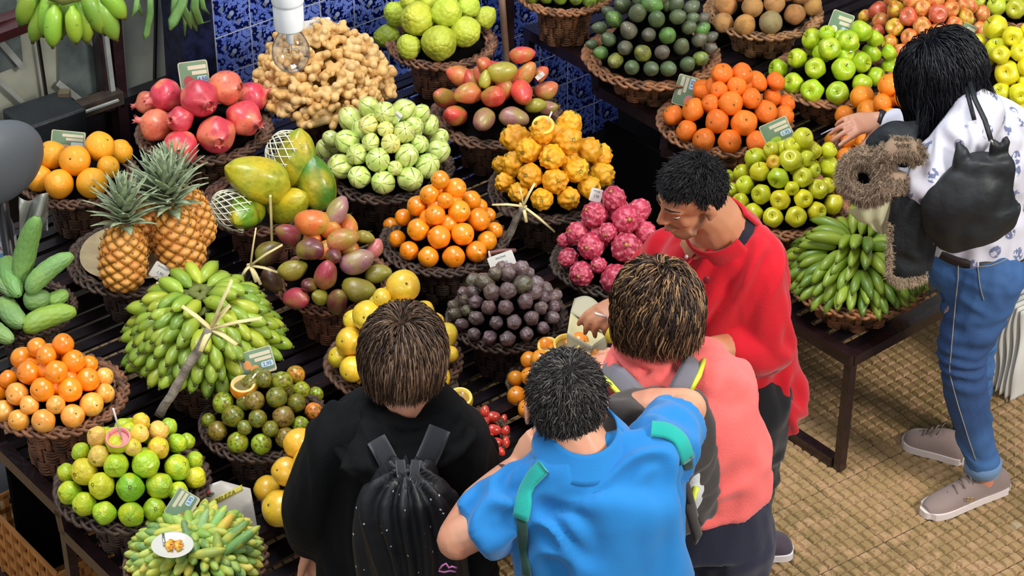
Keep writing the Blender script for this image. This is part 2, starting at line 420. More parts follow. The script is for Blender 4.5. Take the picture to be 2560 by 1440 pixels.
RIGHT = ('avoc', 'kiwi', 'clem', 'appG', 'peach', 'topR', 'appY', 'orR', 'app2', 'edge', 'banR')
def basket(key, px, py, Rpx, row, what, color='#7a5138', seed=0):
    hb = .13 if key in RIGHT else (.21 if key == 'orBL' else .17); z = ZT[row]+hb; p = atz(px, py, z); R = Rpx/pxm(p)
    root = empty('wicker_basket', p - np.array([0, 0, hb])); root.rotation_euler = (0, 0, rnd.uniform(0, 6))
    tag(root, what, 'basket', None); s = R/.19
    for nm, me in BM[seed % 2].items():
        o = link(nm, me, root, (0, 0, hb), scale=(s, s, 1 if nm in ('braided_rim', 'flare_weave') else hb/.22), color=color)
    BASK[key] = dict(c=np.array(p), R=R, row=row, root=root, hb=hb); return root
DKB = '#4f3a2e'; MDB = '#6c4b37'; LTB = '#a06c47'
LIST = [('orangeL', 200, 440, 140, 'A', 'large oranges beside the black case', MDB), ('pomeg', 512, 322, 163, 'A', 'pomegranates', MDB), ('ginger', 830, 236, 128, 'A', 'ginger roots', MDB),
 ('cherim', 1105, 105, 132, 'A', 'green custard apples', '#8e6046'), ('topc', 1412, -18, 112, 'A', 'small green fruit at the top edge', LTB),
 ('monst', 68, 770, 118, 'B', 'long scaly green fruits beside the water bottle', DKB), ('pine', 345, 640, 168, 'B', 'pineapples', DKB), ('papaya', 660, 500, 150, 'B', 'papayas', '#6d4433'),
 ('pepino', 967, 418, 160, 'B', 'striped green pepino melons', DKB), ('mango2', 1240, 285, 158, 'B', 'red mangoes before the tiles', MDB), ('avoc', 1630, 138, 165, 'B', 'dark green avocados', LTB), ('kiwi', 1910, 28, 142, 'B', 'round brown sapodillas', '#b08155'),
 ('orBL', 148, 985, 165, 'C', 'glossy orange passion fruit above the floor edge', '#8a5a3e'), ('banC', 512, 868, 168, 'C', 'stubby green bananas by the splayed cane', MDB), ('mangoC', 835, 700, 142, 'C', 'maroon and olive mangoes', '#85543c'),
 ('tang', 1110, 600, 152, 'C', 'pyramid of orange passion fruit at the centre', DKB), ('pitaY', 1378, 470, 152, 'C', 'knobbly yellow dragon fruit', DKB), ('clem', 1812, 302, 162, 'C', 'clementines', LTB), ('appG', 2085, 190, 152, 'C', 'shiny green apples', LTB), ('peach', 2322, 92, 148, 'C', 'peach coloured apples behind the dark hair', MDB), ('topR', 2535, 10, 130, 'C', 'yellow green apples at the top corner', LTB),
 ('guava', 330, 1205, 186, 'D', 'green and yellow guavas', DKB), ('passG', 660, 1052, 155, 'D', 'mottled green passion fruit', DKB), ('yell', 985, 900, 165, 'D', 'large yellow passion fruit behind the bobbed head', MDB), ('dark', 1268, 790, 146, 'D', 'dark brown egg shaped fruit', DKB),
 ('dragon', 1535, 650, 150, 'D', 'pink dragon fruit', '#4b3d33'), ('appY', 1960, 505, 160, 'D', 'pyramid of yellow green apples', LTB), ('orR', 2232, 365, 138, 'D', 'oranges under the reaching hand', MDB), ('app2', 2530, 268, 150, 'D', 'yellow apples behind the printed shirt', MDB), ('edge', 2615, 600, 120, 'D', 'fruit at the photo edge behind the jeans', LTB),
 ('curuba', 488, 1400, 172, 'E', 'small finger shaped green and yellow fruits', MDB), ('mangoY', 795, 1235, 135, 'E', 'large yellow mango-like fruit by the black sleeve', '#8d5c40'), ('redtam', 1165, 1085, 105, 'E', 'red tamarillos', MDB),
 ('tam', 1412, 955, 138, 'E', 'orange fruit in front of the paper bag', DKB), ('banR', 2140, 690, 172, 'E', 'green bananas on the corner of the stand', '#a36a40')]
for i, (k, x, y, R, row, what, c) in enumerate(LIST):
    basket(k, x, y, R, row, 'round wicker basket with braided rim holding the '+what if len(what.split()) < 7 else 'round wicker basket holding the '+what, c, i)
# ---------------------------------------------------------------- fruit shapes (unit radius, axis +Z = blossom or stem end that shows)
def ball(fn, nu=28, nv=18):
    V = []; F = []
    for j in range(nv+1):
        t = math.pi*j/nv
        for k in range(nu):
            a = 2*math.pi*k/nu; V.append(fn(t, a))
            if j in (0, nv): V[-1] = fn(t, 0)
    for j in range(nv):
        for k in range(nu): F.append((j*nu+k, (j+1)*nu+k, (j+1)*nu+(k+1) % nu, j*nu+(k+1) % nu))
    return V, F
def sph(t, a, r=1., sz=1.): return (r*math.sin(t)*math.cos(a), r*math.sin(t)*math.sin(a), r*math.cos(t)*sz)
def lump(t, a, s, amp, f=1.3):
    p = sph(t, a); return 1+amp*noise.noise(Vector((p[0]*f+s*7, p[1]*f, p[2]*f)))
def fib(n):
    return [np.array([math.sqrt(1-y*y)*math.cos(i*2.39996), math.sqrt(1-y*y)*math.sin(i*2.39996), y]) for i in range(n) for y in [1-2*(i+.5)/n]]
def shape(kind, s):
    if kind in ('orange', 'passion'):
        e = .05 if kind == 'orange' else .02
        return ball(lambda t, a: sph(t, a, lump(t, a, s, .06)*(1-.07*math.exp(-(t/.22)**2)), 1-e))
    if kind == 'clementine':
        return ball(lambda t, a: sph(t, a, lump(t, a, s, .1)*(1-.1*math.exp(-(t/.25)**2)), .86))
    if kind == 'apple':
        def f(t, a):
            r = lump(t, a, s, .06)*(1+.05*math.cos(5*a+s)*math.sin(t)**2*(t > 1.57)); x, y, z = sph(t, a, r, .95)
            w = 1+.07*math.cos(t); z -= .34*math.exp(-(t/.36)**2) - .2*math.exp(-((math.pi-t)/.33)**2)
            return x*w, y*w, z
        return ball(f, 28, 22)
    if kind == 'guava': return ball(lambda t, a: sph(t, a, lump(t, a, s, .12)*(1+.015*math.cos(6*a)), .98))
    if kind == 'pepino': return ball(lambda t, a: sph(t, a, lump(t, a, s, .08)*(1+.012*math.cos(7*a)), 1.12))
    if kind == 'mango':
        def f(t, a):
            x, y, z = sph(t, a, lump(t, a, s, .08), 1.32); x += .16*z*z*.6-.05; return x*(.95-.10*z), y*(.86-.1*z), z
        return ball(f, 28, 20)
    if kind == 'avocado':
        return ball(lambda t, a: (lambda p: (p[0]*(1-.16*p[2]), p[1]*(1-.16*p[2]), p[2]))(sph(t, a, lump(t, a, s, .06), 1.28)), 22, 16)
    if kind == 'darkegg':
        def f(t, a):
            x, y, z = sph(t, a, lump(t, a, s, .14, 2.), 1.25); w = 1+.04*math.cos(5*a+s); return x*w, y*w, z+.10*math.exp(-(t/.25)**2)
        return ball(f, 24, 16)
    if kind == 'sapodilla': return ball(lambda t, a: sph(t, a, lump(t, a, s, .08), 1.05), 22, 16)
    if kind == 'papaya':
        def f(t, a):
            r = lump(t, a, s, .05)*(1+.035*math.cos(5*a+s)*math.sin(t)); x, y, z = sph(t, a, r, 1.5); w = 1-.13*z+.05*math.exp(-(t/.3)**2); return x*w, y*w, z+.09*math.exp(-(t/.2)**2)
        return ball(f, 40, 28)
    if kind == 'cherimoya':
        pts = fib(70)
        def f(t, a):
            d = np.array(sph(t, a)); q = sorted(((d-p) @ (d-p)) for p in pts)[:2]
            e = math.sqrt(q[1])-math.sqrt(q[0]); r = lump(t, a, s, .12)*(1+.06*min(1, e/.12)); x, y, z = sph(t, a, r, 1.04); w = 1-.18*z; return x*w, y*w, z
        return ball(f, 56, 40)
    if kind == 'pitaya_yellow':
        pts = fib(46)
        def f(t, a):
            d = np.array(sph(t, a)); m = min(((d-p) @ (d-p)) for p in pts); r = (1+.09*math.exp(-m/.016))*lump(t, a, s, .16, 2.4)*.98
            return sph(t, a, r, 1.12)
        return ball(f, 52, 36)
    if kind == 'dragon':
        pts = [q for q in fib(34) if abs(q[2]) < .93]; up = np.array([0, 0, 1.]); TT = []
        for q in pts:
            tt = up-q*(up @ q); TT.append(tt/np.linalg.norm(tt))
        def f(t, a):
            d = np.array(sph(t, a)); best = 0
            for q, tt in zip(pts, TT):
                e = d-q; al = e @ tt; sd = math.sqrt(max(0, e @ e-al*al))
                if -.30 < al < .34:
                    w = .27*(1-max(0, al)/.36)
                    if sd < w: best = max(best, .35+al*1.9+(1-sd/w)*.25)
            return sph(t, a, (.93+.10*best)*lump(t, a, s, .05), 1.08)
        V, F = ball(f, 72, 54); V = list(V); F = list(F)
        for k in range(8):
            a = 2*math.pi*k/8+s; b = len(V); ca, sa = math.cos(a), math.sin(a)
            V += [(.28*ca-.1*sa, .28*sa+.1*ca, .98), (.28*ca+.1*sa, .28*sa-.1*ca, .98), (.13*ca, .13*sa, 1.17)]; F += [(b, b+1, b+2)]
        return V, F
    if kind == 'pomegranate':
        return ball(lambda t, a: sph(t, a, lump(t, a, s, .10)*(1+.03*math.cos(5*a+s)*math.sin(t))*(1+.10*math.exp(-(t/.25)**2)), .95), 32, 22)
    if kind == 'ginger':
        r = random.Random(s+50); g = G(); P = [np.array([0, 0, .95]), np.array([r.uniform(-.1, .1), .1, .3]), np.array([r.uniform(-.15, .15), 0, -.4]), np.array([0, 0, -1.0])]
        g.tube(P, [.33, .40, .38, .30], 8)
        g.ell(P[0], (.36, .36, .34), nu=10, nv=8); g.ell(P[3], (.32, .32, .26), nu=10, nv=8)
        for k in range(4):
            z = r.uniform(-.7, .8); a = r.uniform(0, 6.3); L = r.uniform(.35, .6); d = np.array([math.cos(a), math.sin(a), r.uniform(-.1, .6)]); c = np.array([0, 0, z])
            g.tube([c, c+d*L*.6, c+d*L], [.30, .28, .25], 8); g.ell(c+d*L, (.28, .28, .26), nu=10, nv=8)
        o = voxel(g, 'x', .085, 3, None) if False else None
        return g.V, g.F
    if kind == 'tamarillo': return ball(lambda t, a: (lambda p: (p[0]*(1-.1*p[2]), p[1]*(1-.1*p[2]), p[2]))(sph(t, a, lump(t, a, s, .04), 1.35)), 20, 16)
    if kind == 'curuba': return ball(lambda t, a: (lambda p: (p[0]+.10*p[2]*p[2]*.3, p[1], p[2]))(sph(t, a, lump(t, a, s, .05)*(1+.02*math.cos(5*a)), 2.5)), 14, 14)
SPEC = {  # material settings of each kind
 'orange': dict(rough=.38, coat=.25, bump=.35, bn=55, bd=.01), 'clementine': dict(c2='#ff7a12', c2amt=.5, rough=.4, coat=.2, bump=.4, bn=45, bd=.012),
 'passion': dict(c2='#f58a17', c2amt=.55, speck='#8a6a10', sn=9, slo=.66, shi=.72, samt=.6, rough=.22, coat=.6, bump=.1),
 'apple': dict(c2='#d8dc3a', c2amt=.5, rough=.3, coat=.4, bump=.05), 'peach': dict(c2='#d8552f', c2amt=.75, c2n=1.6, c2lo=.42, c2hi=.62, speck='#f2d060', sn=6, slo=.6, shi=.7, samt=.5, rough=.35, coat=.3, bump=.05),
 'guava': dict(c2='#d6d31f', c2amt=.6, c2n=.9, speck='#6c7a14', sn=12, slo=.68, shi=.72, samt=.5, rough=.4, coat=.3, bump=.2, bn=4, bd=.03),
 'pepino': None, 'mango': dict(c2='#9c9830', c2n=.6, c2lo=.36, c2hi=.74, c2amt=.75, speck='#3a1a1c', sn=4, slo=.6, shi=.72, samt=.35, rough=.38, coat=.25, bump=.1),
 'avocado': dict(c2='#4d5640', c2amt=.7, speck='#9aa07a', sn=20, slo=.68, shi=.72, samt=.35, rough=.42, coat=.3, bump=.25, bn=12, bd=.04),
 'darkegg': dict(c2='#5b4a4c', c2amt=.7, speck='#b39a90', sn=9, slo=.66, shi=.74, samt=.45, rough=.36, coat=.3, bump=.22, bn=3.5, bd=.06),
 'sapodilla': dict(c2='#8d6a34', c2amt=.6, rough=.75, coat=0, bump=.4, bn=40), 'papaya': dict(c2='#d9b416', c2n=.7, c2lo=.40, c2hi=.70, c2amt=.6, speck='#3f5a14', sn=2, slo=.5, shi=.72, samt=.45, rough=.38, coat=.2, bump=.1, bn=5, bd=.02),
 'cherimoya': dict(c2='#b8c23a', c2amt=.5, rough=.55, coat=.1, bump=.12, bn=10, bd=.03), 'pitaya_yellow': dict(c2='#d88c10', c2amt=.75, c2n=2., speck='#7d8a1c', sn=2.4, slo=.62, shi=.7, samt=.6, rough=.5, coat=.1, bump=.2),
 'dragon': dict(c2='#e07a88', c2amt=.75, c2n=3.2, rough=.45, coat=.15, bump=.15), 'pomegranate': dict(c2='#f08a62', c2amt=.75, c2n=.9, speck='#8d1a2c', sn=5, slo=.6, shi=.7, samt=.35, rough=.35, coat=.35, bump=.1),
 'ginger': dict(c2='#d6a862', c2amt=.5, c2n=1.5, rough=.6, coat=0, bump=.10, bn=3, bd=.05), 'tamarillo': dict(c2='#e0603a', c2amt=.4, rough=.2, coat=.6, bump=.05),
 'curuba': dict(c2='#d9cf49', c2n=.55, c2lo=.5, c2hi=.66, c2amt=.7, rough=.5, coat=.1, bump=.2, bn=9),
 'mottled': dict(c2='#8c7c1e', c2n=1.5, c2lo=.42, c2hi=.6, c2amt=.8, speck='#3c2c14', sn=3.2, slo=.55, shi=.62, samt=.7, rough=.3, coat=.4, bump=.1),
 'yellow': dict(c2='#f0b52c', c2amt=.6, speck='#a86a10', sn=10, slo=.68, shi=.72, samt=.5, rough=.28, coat=.5, bump=.1),
}
def fmat(kind):
    if kind == 'pepino':
        if 'pepino' in _M: return _M['pepino']
        b = NB('pepino'); oi = obj_col(b); sep = b.n('ShaderNodeSeparateXYZ'); b.l(b.co, sep.inputs[0])
        ang = b.math('ARCTAN2', sep.outputs[1], sep.outputs[0]); nz = b.noise(1.6, 2)
        wv = b.math('SINE', b.math('ADD', b.math('MULTIPLY', ang, 6.), b.math('MULTIPLY', nz, 3.)))
        st = b.math('MULTIPLY', b.ramp(wv, .82, .95), b.ramp(b.noise(2.2, 1), .42, .5))
        col = b.mix(b.ramp(b.noise(2, 2), .35, .7), oi.outputs['Color'], '#d8dc8e'); col = b.mix(b.math('MULTIPLY', st, .8), col, '#56762a')
        _M['pepino'] = b.done(col, .32, .35); return _M['pepino']
    return fruit_mat('skin_'+kind, **SPEC[kind])
STEM = plain('stem_brown', '#4d3a22', .8); GRN = plain('calyx_green', '#5f6b2a', .7); SCAR = plain('scar', '#5b5a26', .8)
CROWN = plain('crown_red', '#d9736a', .5, n=8); STK = plain('sticker', '#e8e6dc', .4)
_S = {}
BASE = {'peach': 'apple', 'mottled': 'passion', 'yellow': 'passion'}
def parts_for(kind):
    P = []
    if kind == 'apple':
        g = G(); g.tube([(0, 0, .55), (.02, 0, .78), (.08, 0, .98)], [.04, .035, .05], 6); P.append(('stem', mesh('stem', g.V, g.F, STEM)))
    if kind in ('guava',):
        g = G()
        g.lathe([(.001, .93), (.07, .95), (.10, .99), (.13, 1.02), (.12, .97), (.1, .93)], 10); P.append(('blossom_end', mesh('blossom_end', g.V, g.F, SCAR)))
    if kind in ('orange', 'clementine', 'pepino'):
        g = G(); g.lathe([(.001, .90), (.06, .90), (.075, .885), (.08, .86)], 8) if kind != 'pepino' else g.lathe([(.001, 1.13), (.06, 1.12), (.09, 1.09)], 8); P.append(('stem_scar', mesh('stem_scar', g.V, g.F, SCAR)))
    if kind in ('passion', 'mottled', 'yellow'):
        g = G(); g.lathe([(.001, 1.0), (.05, .99), (.07, .965)], 8); P.append(('stem_scar', mesh('stem_scar', g.V, g.F, SCAR)))
    if kind == 'pomegranate':
        g = G(); n = 18; V = []; F = []
        for j, (r, z) in enumerate([(.30, .90), (.20, 1.0), (.19, 1.15), (.25, 1.32)]):
            for k in range(n):
                a = 2*math.pi*k/n; zz = z+(.10*math.cos(6*a) if j == 3 else 0); rr = r+(.05*math.cos(6*a) if j == 3 else 0); V.append((rr*math.cos(a), rr*math.sin(a), zz))
        for j in range(3):
            for k in range(n): F.append((j*n+k, j*n+(k+1) % n, (j+1)*n+(k+1) % n, (j+1)*n+k))
        g.add(V, F); g.ell((0, 0, .97), (.15, .15, .06), nu=10, nv=6); P.append(('crown', mesh('crown', g.V, g.F, CROWN)))
    if kind == 'avocado':
        g = G(); g.lathe([(.001, -1.29), (.07, -1.28), (.08, -1.24)], 8); P.append(('stem_nub', mesh('stem_nub', g.V, g.F, STEM)))
    if kind == 'mango':
        g = G(); g.tube([(.12, 0, -1.25), (.14, 0, -1.40)], [.05, .035], 6); P.append(('stem_stub', mesh('stem_stub', g.V, g.F, STEM)))
    if kind == 'dragon':
        g = G(); g.ell((0, 0, 1.04), (.14, .14, .08), nu=10, nv=6); P.append(('blossom_scar', mesh('blossom_scar', g.V, g.F, plain('blossom_tan', '#b08a3a', .8))))
    if kind == 'papaya':
        g = G(); g.lathe([(.001, -1.52), (.1, -1.5), (.13, -1.45)], 10); P.append(('stem_scar', mesh('stem_scar', g.V, g.F, STEM)))
    if kind == 'pitaya_yellow':
        g = G()
        for k in range(5):
            a = 2*math.pi*k/5; g.tube([(.1*math.cos(a), .1*math.sin(a), .98), (.16*math.cos(a), .16*math.sin(a), 1.14), (.06*math.cos(a), .06*math.sin(a), 1.22)], [.05, .04, .01], 5)
        P.append(('blossom_tip', mesh('blossom_tip', g.V, g.F, GRN)))
    return P
def fmesh(kind, v):
    k = (kind, v)
    if k not in _S:
        V, F = shape(BASE.get(kind, kind), v+1)
        if kind == 'ginger':
            g = G(); g.V = V; g.F = F; o = voxel(g, 'ginger', .07, 3, fmat(kind)); me = o.data; bpy.data.objects.remove(o)
        else: me = mesh(kind, V, F, fmat(kind))
        _S[k] = (me, parts_for(kind))
    return _S[k]
def put(kind, name, c, r, axis, color, label, cat, group, spin=None, scale=None, with_parts=True):
    me, P = fmesh(kind, rnd.randrange(3))
    o = link(name, me, None, c, frame_z(axis, rnd.uniform(0, 6.28) if spin is None else spin), scale or r, color)
    tag(o, label, cat, group)
    if with_parts:
        for nm, pm in P: link(nm, pm, o)
    return o
ORD = ['first', 'second', 'third', 'fourth', 'fifth', 'sixth', 'seventh', 'eighth', 'ninth', 'tenth', 'eleventh', 'twelfth', 'thirteenth']
TIER = ['lowest row', 'second row up', 'third row up', 'fourth row up', 'fifth row up', 'sixth row up', 'seventh row up']
def relax(C, R, it=25, k=.93):
    C = np.array(C); R = np.array(R); C0 = C.copy()
    for _ in range(it):
        D = C[:, None]-C[None]; d = np.linalg.norm(D, axis=2)+np.eye(len(C)); S = (R[:, None]+R[None])*k; O = np.clip(S-d, 0, None); np.fill_diagonal(O, 0)
        C = C + .35*np.sum(D/d[..., None]*O[..., None], axis=1); C = C + .04*(C0-C)
    return C
ZN = dict(R1=(0, 0, 2.88), R2=(500, 0, 2.88), R3=(1100, 0, 2.88), R4=(1700, 0, 2.4), R5=(0, 450, 2.88), R6=(500, 400, 2.619), R7=(1050, 400, 2.619), R8=(0, 850, 2.44), R9=(450, 850, 2.441), RA=(1100, 650, 1.8233), PX=(0, 0, 1))
def conv(z, L):
    x0, y0, s = ZN[z]; return [((a[0]/s+x0), (a[1]/s+y0), a[2]/s) + tuple(a[3:]) for a in L]
HEAPS = {}
def heap(key, kind, name, cat, noun, where, items, cols, p=1.25, ang=.25, rs=1., fill=8, elong=1., apex=None, tilt=.0, names=None, Rf=.90, words=None, frange=1.9):
    """items: (x, y, radius px, colour key[, angle of the long axis in the picture plane]); they are laid on the dome of the basket"""
    B = BASK[key]; c = B['c']; R = B['R']*Rf; items = [i for i in items]
    if apex is None:
        near = [i for i in items if abs(i[0]-proj(c)[0]) < B['R']*pxm(c)*.5]; top = min(near, key=lambda i: i[1]); yt = top[1]
    else: yt = apex
    h = .02
    while proj(c+np.array([0, 0, h]))[1] > yt and h < .5: h += .004
    HEAPS[key] = (c, R, h)
    def surf(q):
        rho = math.hypot(q[0]-c[0], q[1]-c[1]); return c[2]+.018+h*(1-(rho/R)**p) if rho < R else c[2]+.018-(rho-R)*1.2
    C = []; RR = []
    for it in items:
        d = ray(it[0], it[1]); best = None; t0 = float((c-CO) @ d)
        for t in np.linspace(t0-.45, t0+.35, 330):
            q = CO+d*t; f = q[2]-surf(q)
            if f < 0: best = q; break
        if best is None:
            ts = np.linspace(t0-.45, t0+.35, 330); fs = [(CO+d*t)[2]-surf(CO+d*t) for t in ts]; best = CO+d*ts[int(np.argmin(fs))]
        C.append(best); RR.append(it[2]/pxm(best)*rs)
    C = relax(C, RR); n = len(items); rm = float(np.mean(RR))
    fillC = []
    for i in range(90):
        rho = R*.85*math.sqrt((i+.5)/90); a = i*2.39996; q = c+np.array([rho*math.cos(a), rho*math.sin(a), 0]); q[2] = max(surf(q)-1.35*rm, c[2]-.005)
        if rho*math.sin(a) > R*.45: continue
        allc = list(C)+fillC
        if min(np.linalg.norm(q-x) for x in allc) > 1.25*rm and len(fillC) < fill: fillC.append(q)
    # rows for the labels, from height on the heap
    zs = np.array([x[2] for x in C]); zmin = zs.min(); rows = {}
    for i in range(n): rows.setdefault(min(6, int((zs[i]-zmin)/(frange*rm*.75))), []).append(i)
    out = []; nonempty = sorted(rows)
    for ti, t in enumerate(nonempty):
        idx = sorted(rows[t], key=lambda i: items[i][0])
        for oi, i in enumerate(idx):
            it = items[i]; ck = it[3] if len(it) > 3 else list(cols)[0]; colr, adj = cols[ck]
            wh = where[4:] if where.startswith('the ') else where
            pos = TIER[ti] if len(idx) == 1 else TIER[ti]+', '+ORD[min(oi, 12)]+' from left'
            lab = f'{adj} {noun}, {pos}, {wh}'
            if len(lab.split()) > 16: lab = f'{adj.split()[-1]} {noun}, {pos}, {wh}'
            if len(lab.split()) > 16: lab = f'{noun}, {pos}, {wh}'
            dv = C[i]-c; rad = np.array([dv[0], dv[1], 0]); rad = rad/(np.linalg.norm(rad)+1e-6); sl = min(1.2, h/R*1.1)
            ax = rad*sl*min(1, np.hypot(dv[0], dv[1])/(R*.5)) + np.array([0, -.25, .75])
            ax = ax/np.linalg.norm(ax)+np.array([rnd.gauss(0, ang) for _ in range(3)])
            if len(it) > 4 and it[4] is not None:
                a = math.radians(it[4]); ax = RT*math.cos(a)+UP*math.sin(a)+FW*(it[5] if len(it) > 5 else 0)
            jc = tuple(min(1, max(0, x*rnd.uniform(.96, 1.04))) for x in [int(colr.lstrip('#')[k:k+2], 16)/255 for k in (0, 2, 4)])
            o = put(kind, name, C[i], RR[i], ax, jc, lab, cat, where.capitalize() if False else where)
            out.append(o)
    ck = list(cols)[0]
    fillC.sort(key=lambda q: proj(q)[0])
    for fi, q in enumerate(fillC):
        o = put(kind, name, q, rm*.95, (rnd.gauss(0, 1), rnd.gauss(0, 1), 1), cols[ck][0], f'{noun} half buried inside {wh}, {ORD[fi]} from left', cat, where+', buried ones')
    # packing under the heap, its near-black colour stands for shade between fruits
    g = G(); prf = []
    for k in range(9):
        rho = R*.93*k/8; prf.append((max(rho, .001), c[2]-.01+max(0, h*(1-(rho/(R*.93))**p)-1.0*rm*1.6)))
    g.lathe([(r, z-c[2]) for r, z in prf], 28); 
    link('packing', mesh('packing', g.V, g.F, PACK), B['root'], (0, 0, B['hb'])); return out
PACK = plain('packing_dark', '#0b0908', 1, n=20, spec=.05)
# ---- round fruits
heap('orangeL', 'orange', 'orange', 'orange', 'orange', 'the orange pile beside the black case', conv('R1', [(370, 1115, 100), (550, 1170, 108), (720, 1055, 105), (870, 1090, 85), (425, 1325, 102), (650, 1305, 108), (280, 1285, 95), (780, 1205, 80)]), {'o': ('#fba81c', 'large bright')}, p=1.6, fill=0, rs=1.06, apex=372)
heap('orBL', 'passion', 'passion_fruit', 'fruit', 'orange passion fruit', 'the pyramid above the floor edge', conv('R8', [(225, 45, 62), (390, 35, 68), (135, 110, 72), (295, 120, 62), (440, 125, 72), (175, 200, 75), (327, 192, 73), (545, 150, 55), (50, 240, 58), (105, 330, 72, 'l'), (257, 330, 77), (420, 305, 77), (525, 245, 75), (635, 225, 60, 'l'), (640, 325, 62, 'l'), (20, 435, 70, 'l'), (130, 470, 68, 'l'), (280, 475, 75, 'l'), (430, 452, 75, 'l'), (557, 395, 75, 'l'), (195, 385, 60, 'l'), (-10, 320, 55), (340, 395, 60, 'l')]), {'o': ('#fa8c14', 'glossy'), 'l': ('#fcae4e', 'pale')}, p=1.15)
heap('tang', 'passion', 'passion_fruit', 'fruit', 'orange passion fruit', 'the pyramid at the centre of the stand', conv('R6', [(1570, 140, 62), (1672, 185, 72), (1515, 220, 68), (1420, 300, 68), (1540, 360, 70), (1690, 330, 75), (1780, 265, 65), (1825, 300, 55), (1430, 455, 75), (1330, 375, 58), (1250, 425, 52), (1290, 515, 58), (1565, 505, 78), (1720, 485, 77), (1825, 390, 78), (1890, 360, 50), (1930, 460, 55), (1370, 595, 65), (1495, 635, 70), (1660, 632, 75), (1810, 600, 72), (1880, 530, 65), (1610, 270, 55)]), {'o': ('#fb9118', 'glossy')}, p=1.1)
heap('clem', 'clementine', 'clementine', 'fruit', 'clementine', 'the clementine pile before the avocados', conv('R4', [(265, 445, 70), (360, 450, 70), (475, 490, 70), (560, 500, 60), (350, 540, 60), (420, 585, 65), (300, 625, 75), (110, 660, 75), (215, 720, 75), (375, 730, 82), (510, 665, 72), (45, 765, 68), (-40, 692, 66), (155, 820, 72), (300, 845, 72), (445, 830, 72), (570, 580, 60), (620, 610, 58), (630, 690, 62), (230, 590, 55), (180, 620, 55)]), {'o': ('#fb7a16', 'deep')}, p=1.5, Rf=.97)
heap('appG', 'apple', 'apple', 'apple', 'green apple', 'the green apple pile behind the clementines', conv('R4', [(795, 235, 68), (900, 290, 70), (1008, 245, 65), (1090, 185, 67), (705, 350, 62), (812, 410, 64), (980, 415, 73), (1090, 375, 62), (1165, 305, 62), (1240, 320, 52), (1262, 400, 65), (590, 415, 62), (680, 500, 64), (795, 545, 70), (945, 560, 70), (1090, 500, 62), (1175, 460, 58), (1165, 240, 52), (880, 200, 50)]), {'g': ('#a3c51e', 'shiny')}, p=1.2, ang=.35)
heap('appY', 'apple', 'apple', 'apple', 'yellow green apple', 'the apple pyramid behind the red jacket', conv('R4', [(735, 830, 66), (800, 900, 58), (890, 910, 52), (450, 950, 65), (480, 1030, 62), (565, 965, 44, 'o'), (550, 905, 52), (680, 960, 70), (748, 965, 50), (888, 990, 68), (595, 1070, 65, 'g'), (730, 1070, 62), (370, 1035, 52), (285, 1065, 48, 'g'), (390, 1115, 58), (490, 1165, 62), (608, 1195, 62, 'y'), (735, 1190, 58, 'y'), (830, 1135, 62), (880, 1115, 50), (945, 1085, 52, 'y'), (310, 1140, 44), (365, 1205, 54), (440, 1280, 62, 'y'), (560, 1300, 62, 'y'), (695, 1300, 65, 'y'), (820, 1270, 60, 'y'), (920, 1225, 64, 'y'), (790, 1010, 45), (670, 1130, 45)]), {'n': ('#cfcf22', 'waxy'), 'g': ('#a9bf20', 'greener'), 'y': ('#e5d522', 'ripe'), 'o': ('#f0b030', 'small orange tinged')}, p=1.15, ang=.35)
heap('app2', 'apple', 'apple', 'apple', 'yellow apple', 'the pile behind the printed shirt', conv('R4', [(1895, 185, 76), (1905, 300, 76), (2010, 235, 62), (1790, 255, 55), (1835, 350, 62), (1960, 430, 78), (1940, 375, 58), (2035, 330, 55), (2050, 410, 58), (2035, 550, 66), (2050, 480, 50), (2060, 640, 55), (1960, 520, 60), (2090, 180, 50), (1760, 700, 65), (1880, 760, 65), (2000, 760, 65), (1700, 600, 60), (1820, 600, 62), (1930, 660, 62), (1720, 480, 60), (2110, 700, 60), (1780, 400, 60)]), {'y': ('#e6d820', 'bright')}, p=1.3, apex=70, ang=.35)
heap('peach', 'peach', 'apple', 'apple', 'blushed apple', 'the peach coloured pile behind the dark hair', conv('R4', [(1190, 65, 62, 'r'), (1295, 60, 57, 'y'), (1400, 10, 60), (1395, 90, 60, 'r'), (1205, 130, 56), (1295, 170, 56, 'y'), (1185, 195, 48, 'r'), (1265, 245, 54, 'y'), (1110, 100, 45, 'y'), (1475, 65, 50), (1530, 90, 60, 'r'), (1525, 15, 60), (1615, 65, 54), (1710, 105, 56, 'y'), (1640, 140, 52), (1690, 30, 52), (1760, 50, 50), (1800, 170, 52), (1815, 130, 47), (1795, 80, 52), (1440, 165, 55), (1560, 175, 55), (1360, -30, 55), (1620, -20, 50), (1270, -10, 50), (1380, 230, 55), (1480, 250, 55), (1590, 250, 55), (1690, 220, 52), (1340, 300, 55), (1440, 330, 55), (1550, 340, 55), (1660, 320, 55)]), {'o': ('#e39a4e', 'orange'), 'r': ('#d66c50', 'pink'), 'y': ('#e3bb3c', 'yellowish')}, p=1.3, apex=-35)
heap('topR', 'apple', 'apple', 'apple', 'yellow green apple', 'the basket at the top corner', conv('R4', [(1910, 30, 62), (2020, 45, 62), (1800, 10, 45), (1980, -40, 58), (1870, -40, 55), (2080, -10, 60), (2110, 60, 50)]), {'n': ('#c5c93a', 'pale')}, p=1.6, apex=-60, fill=2)
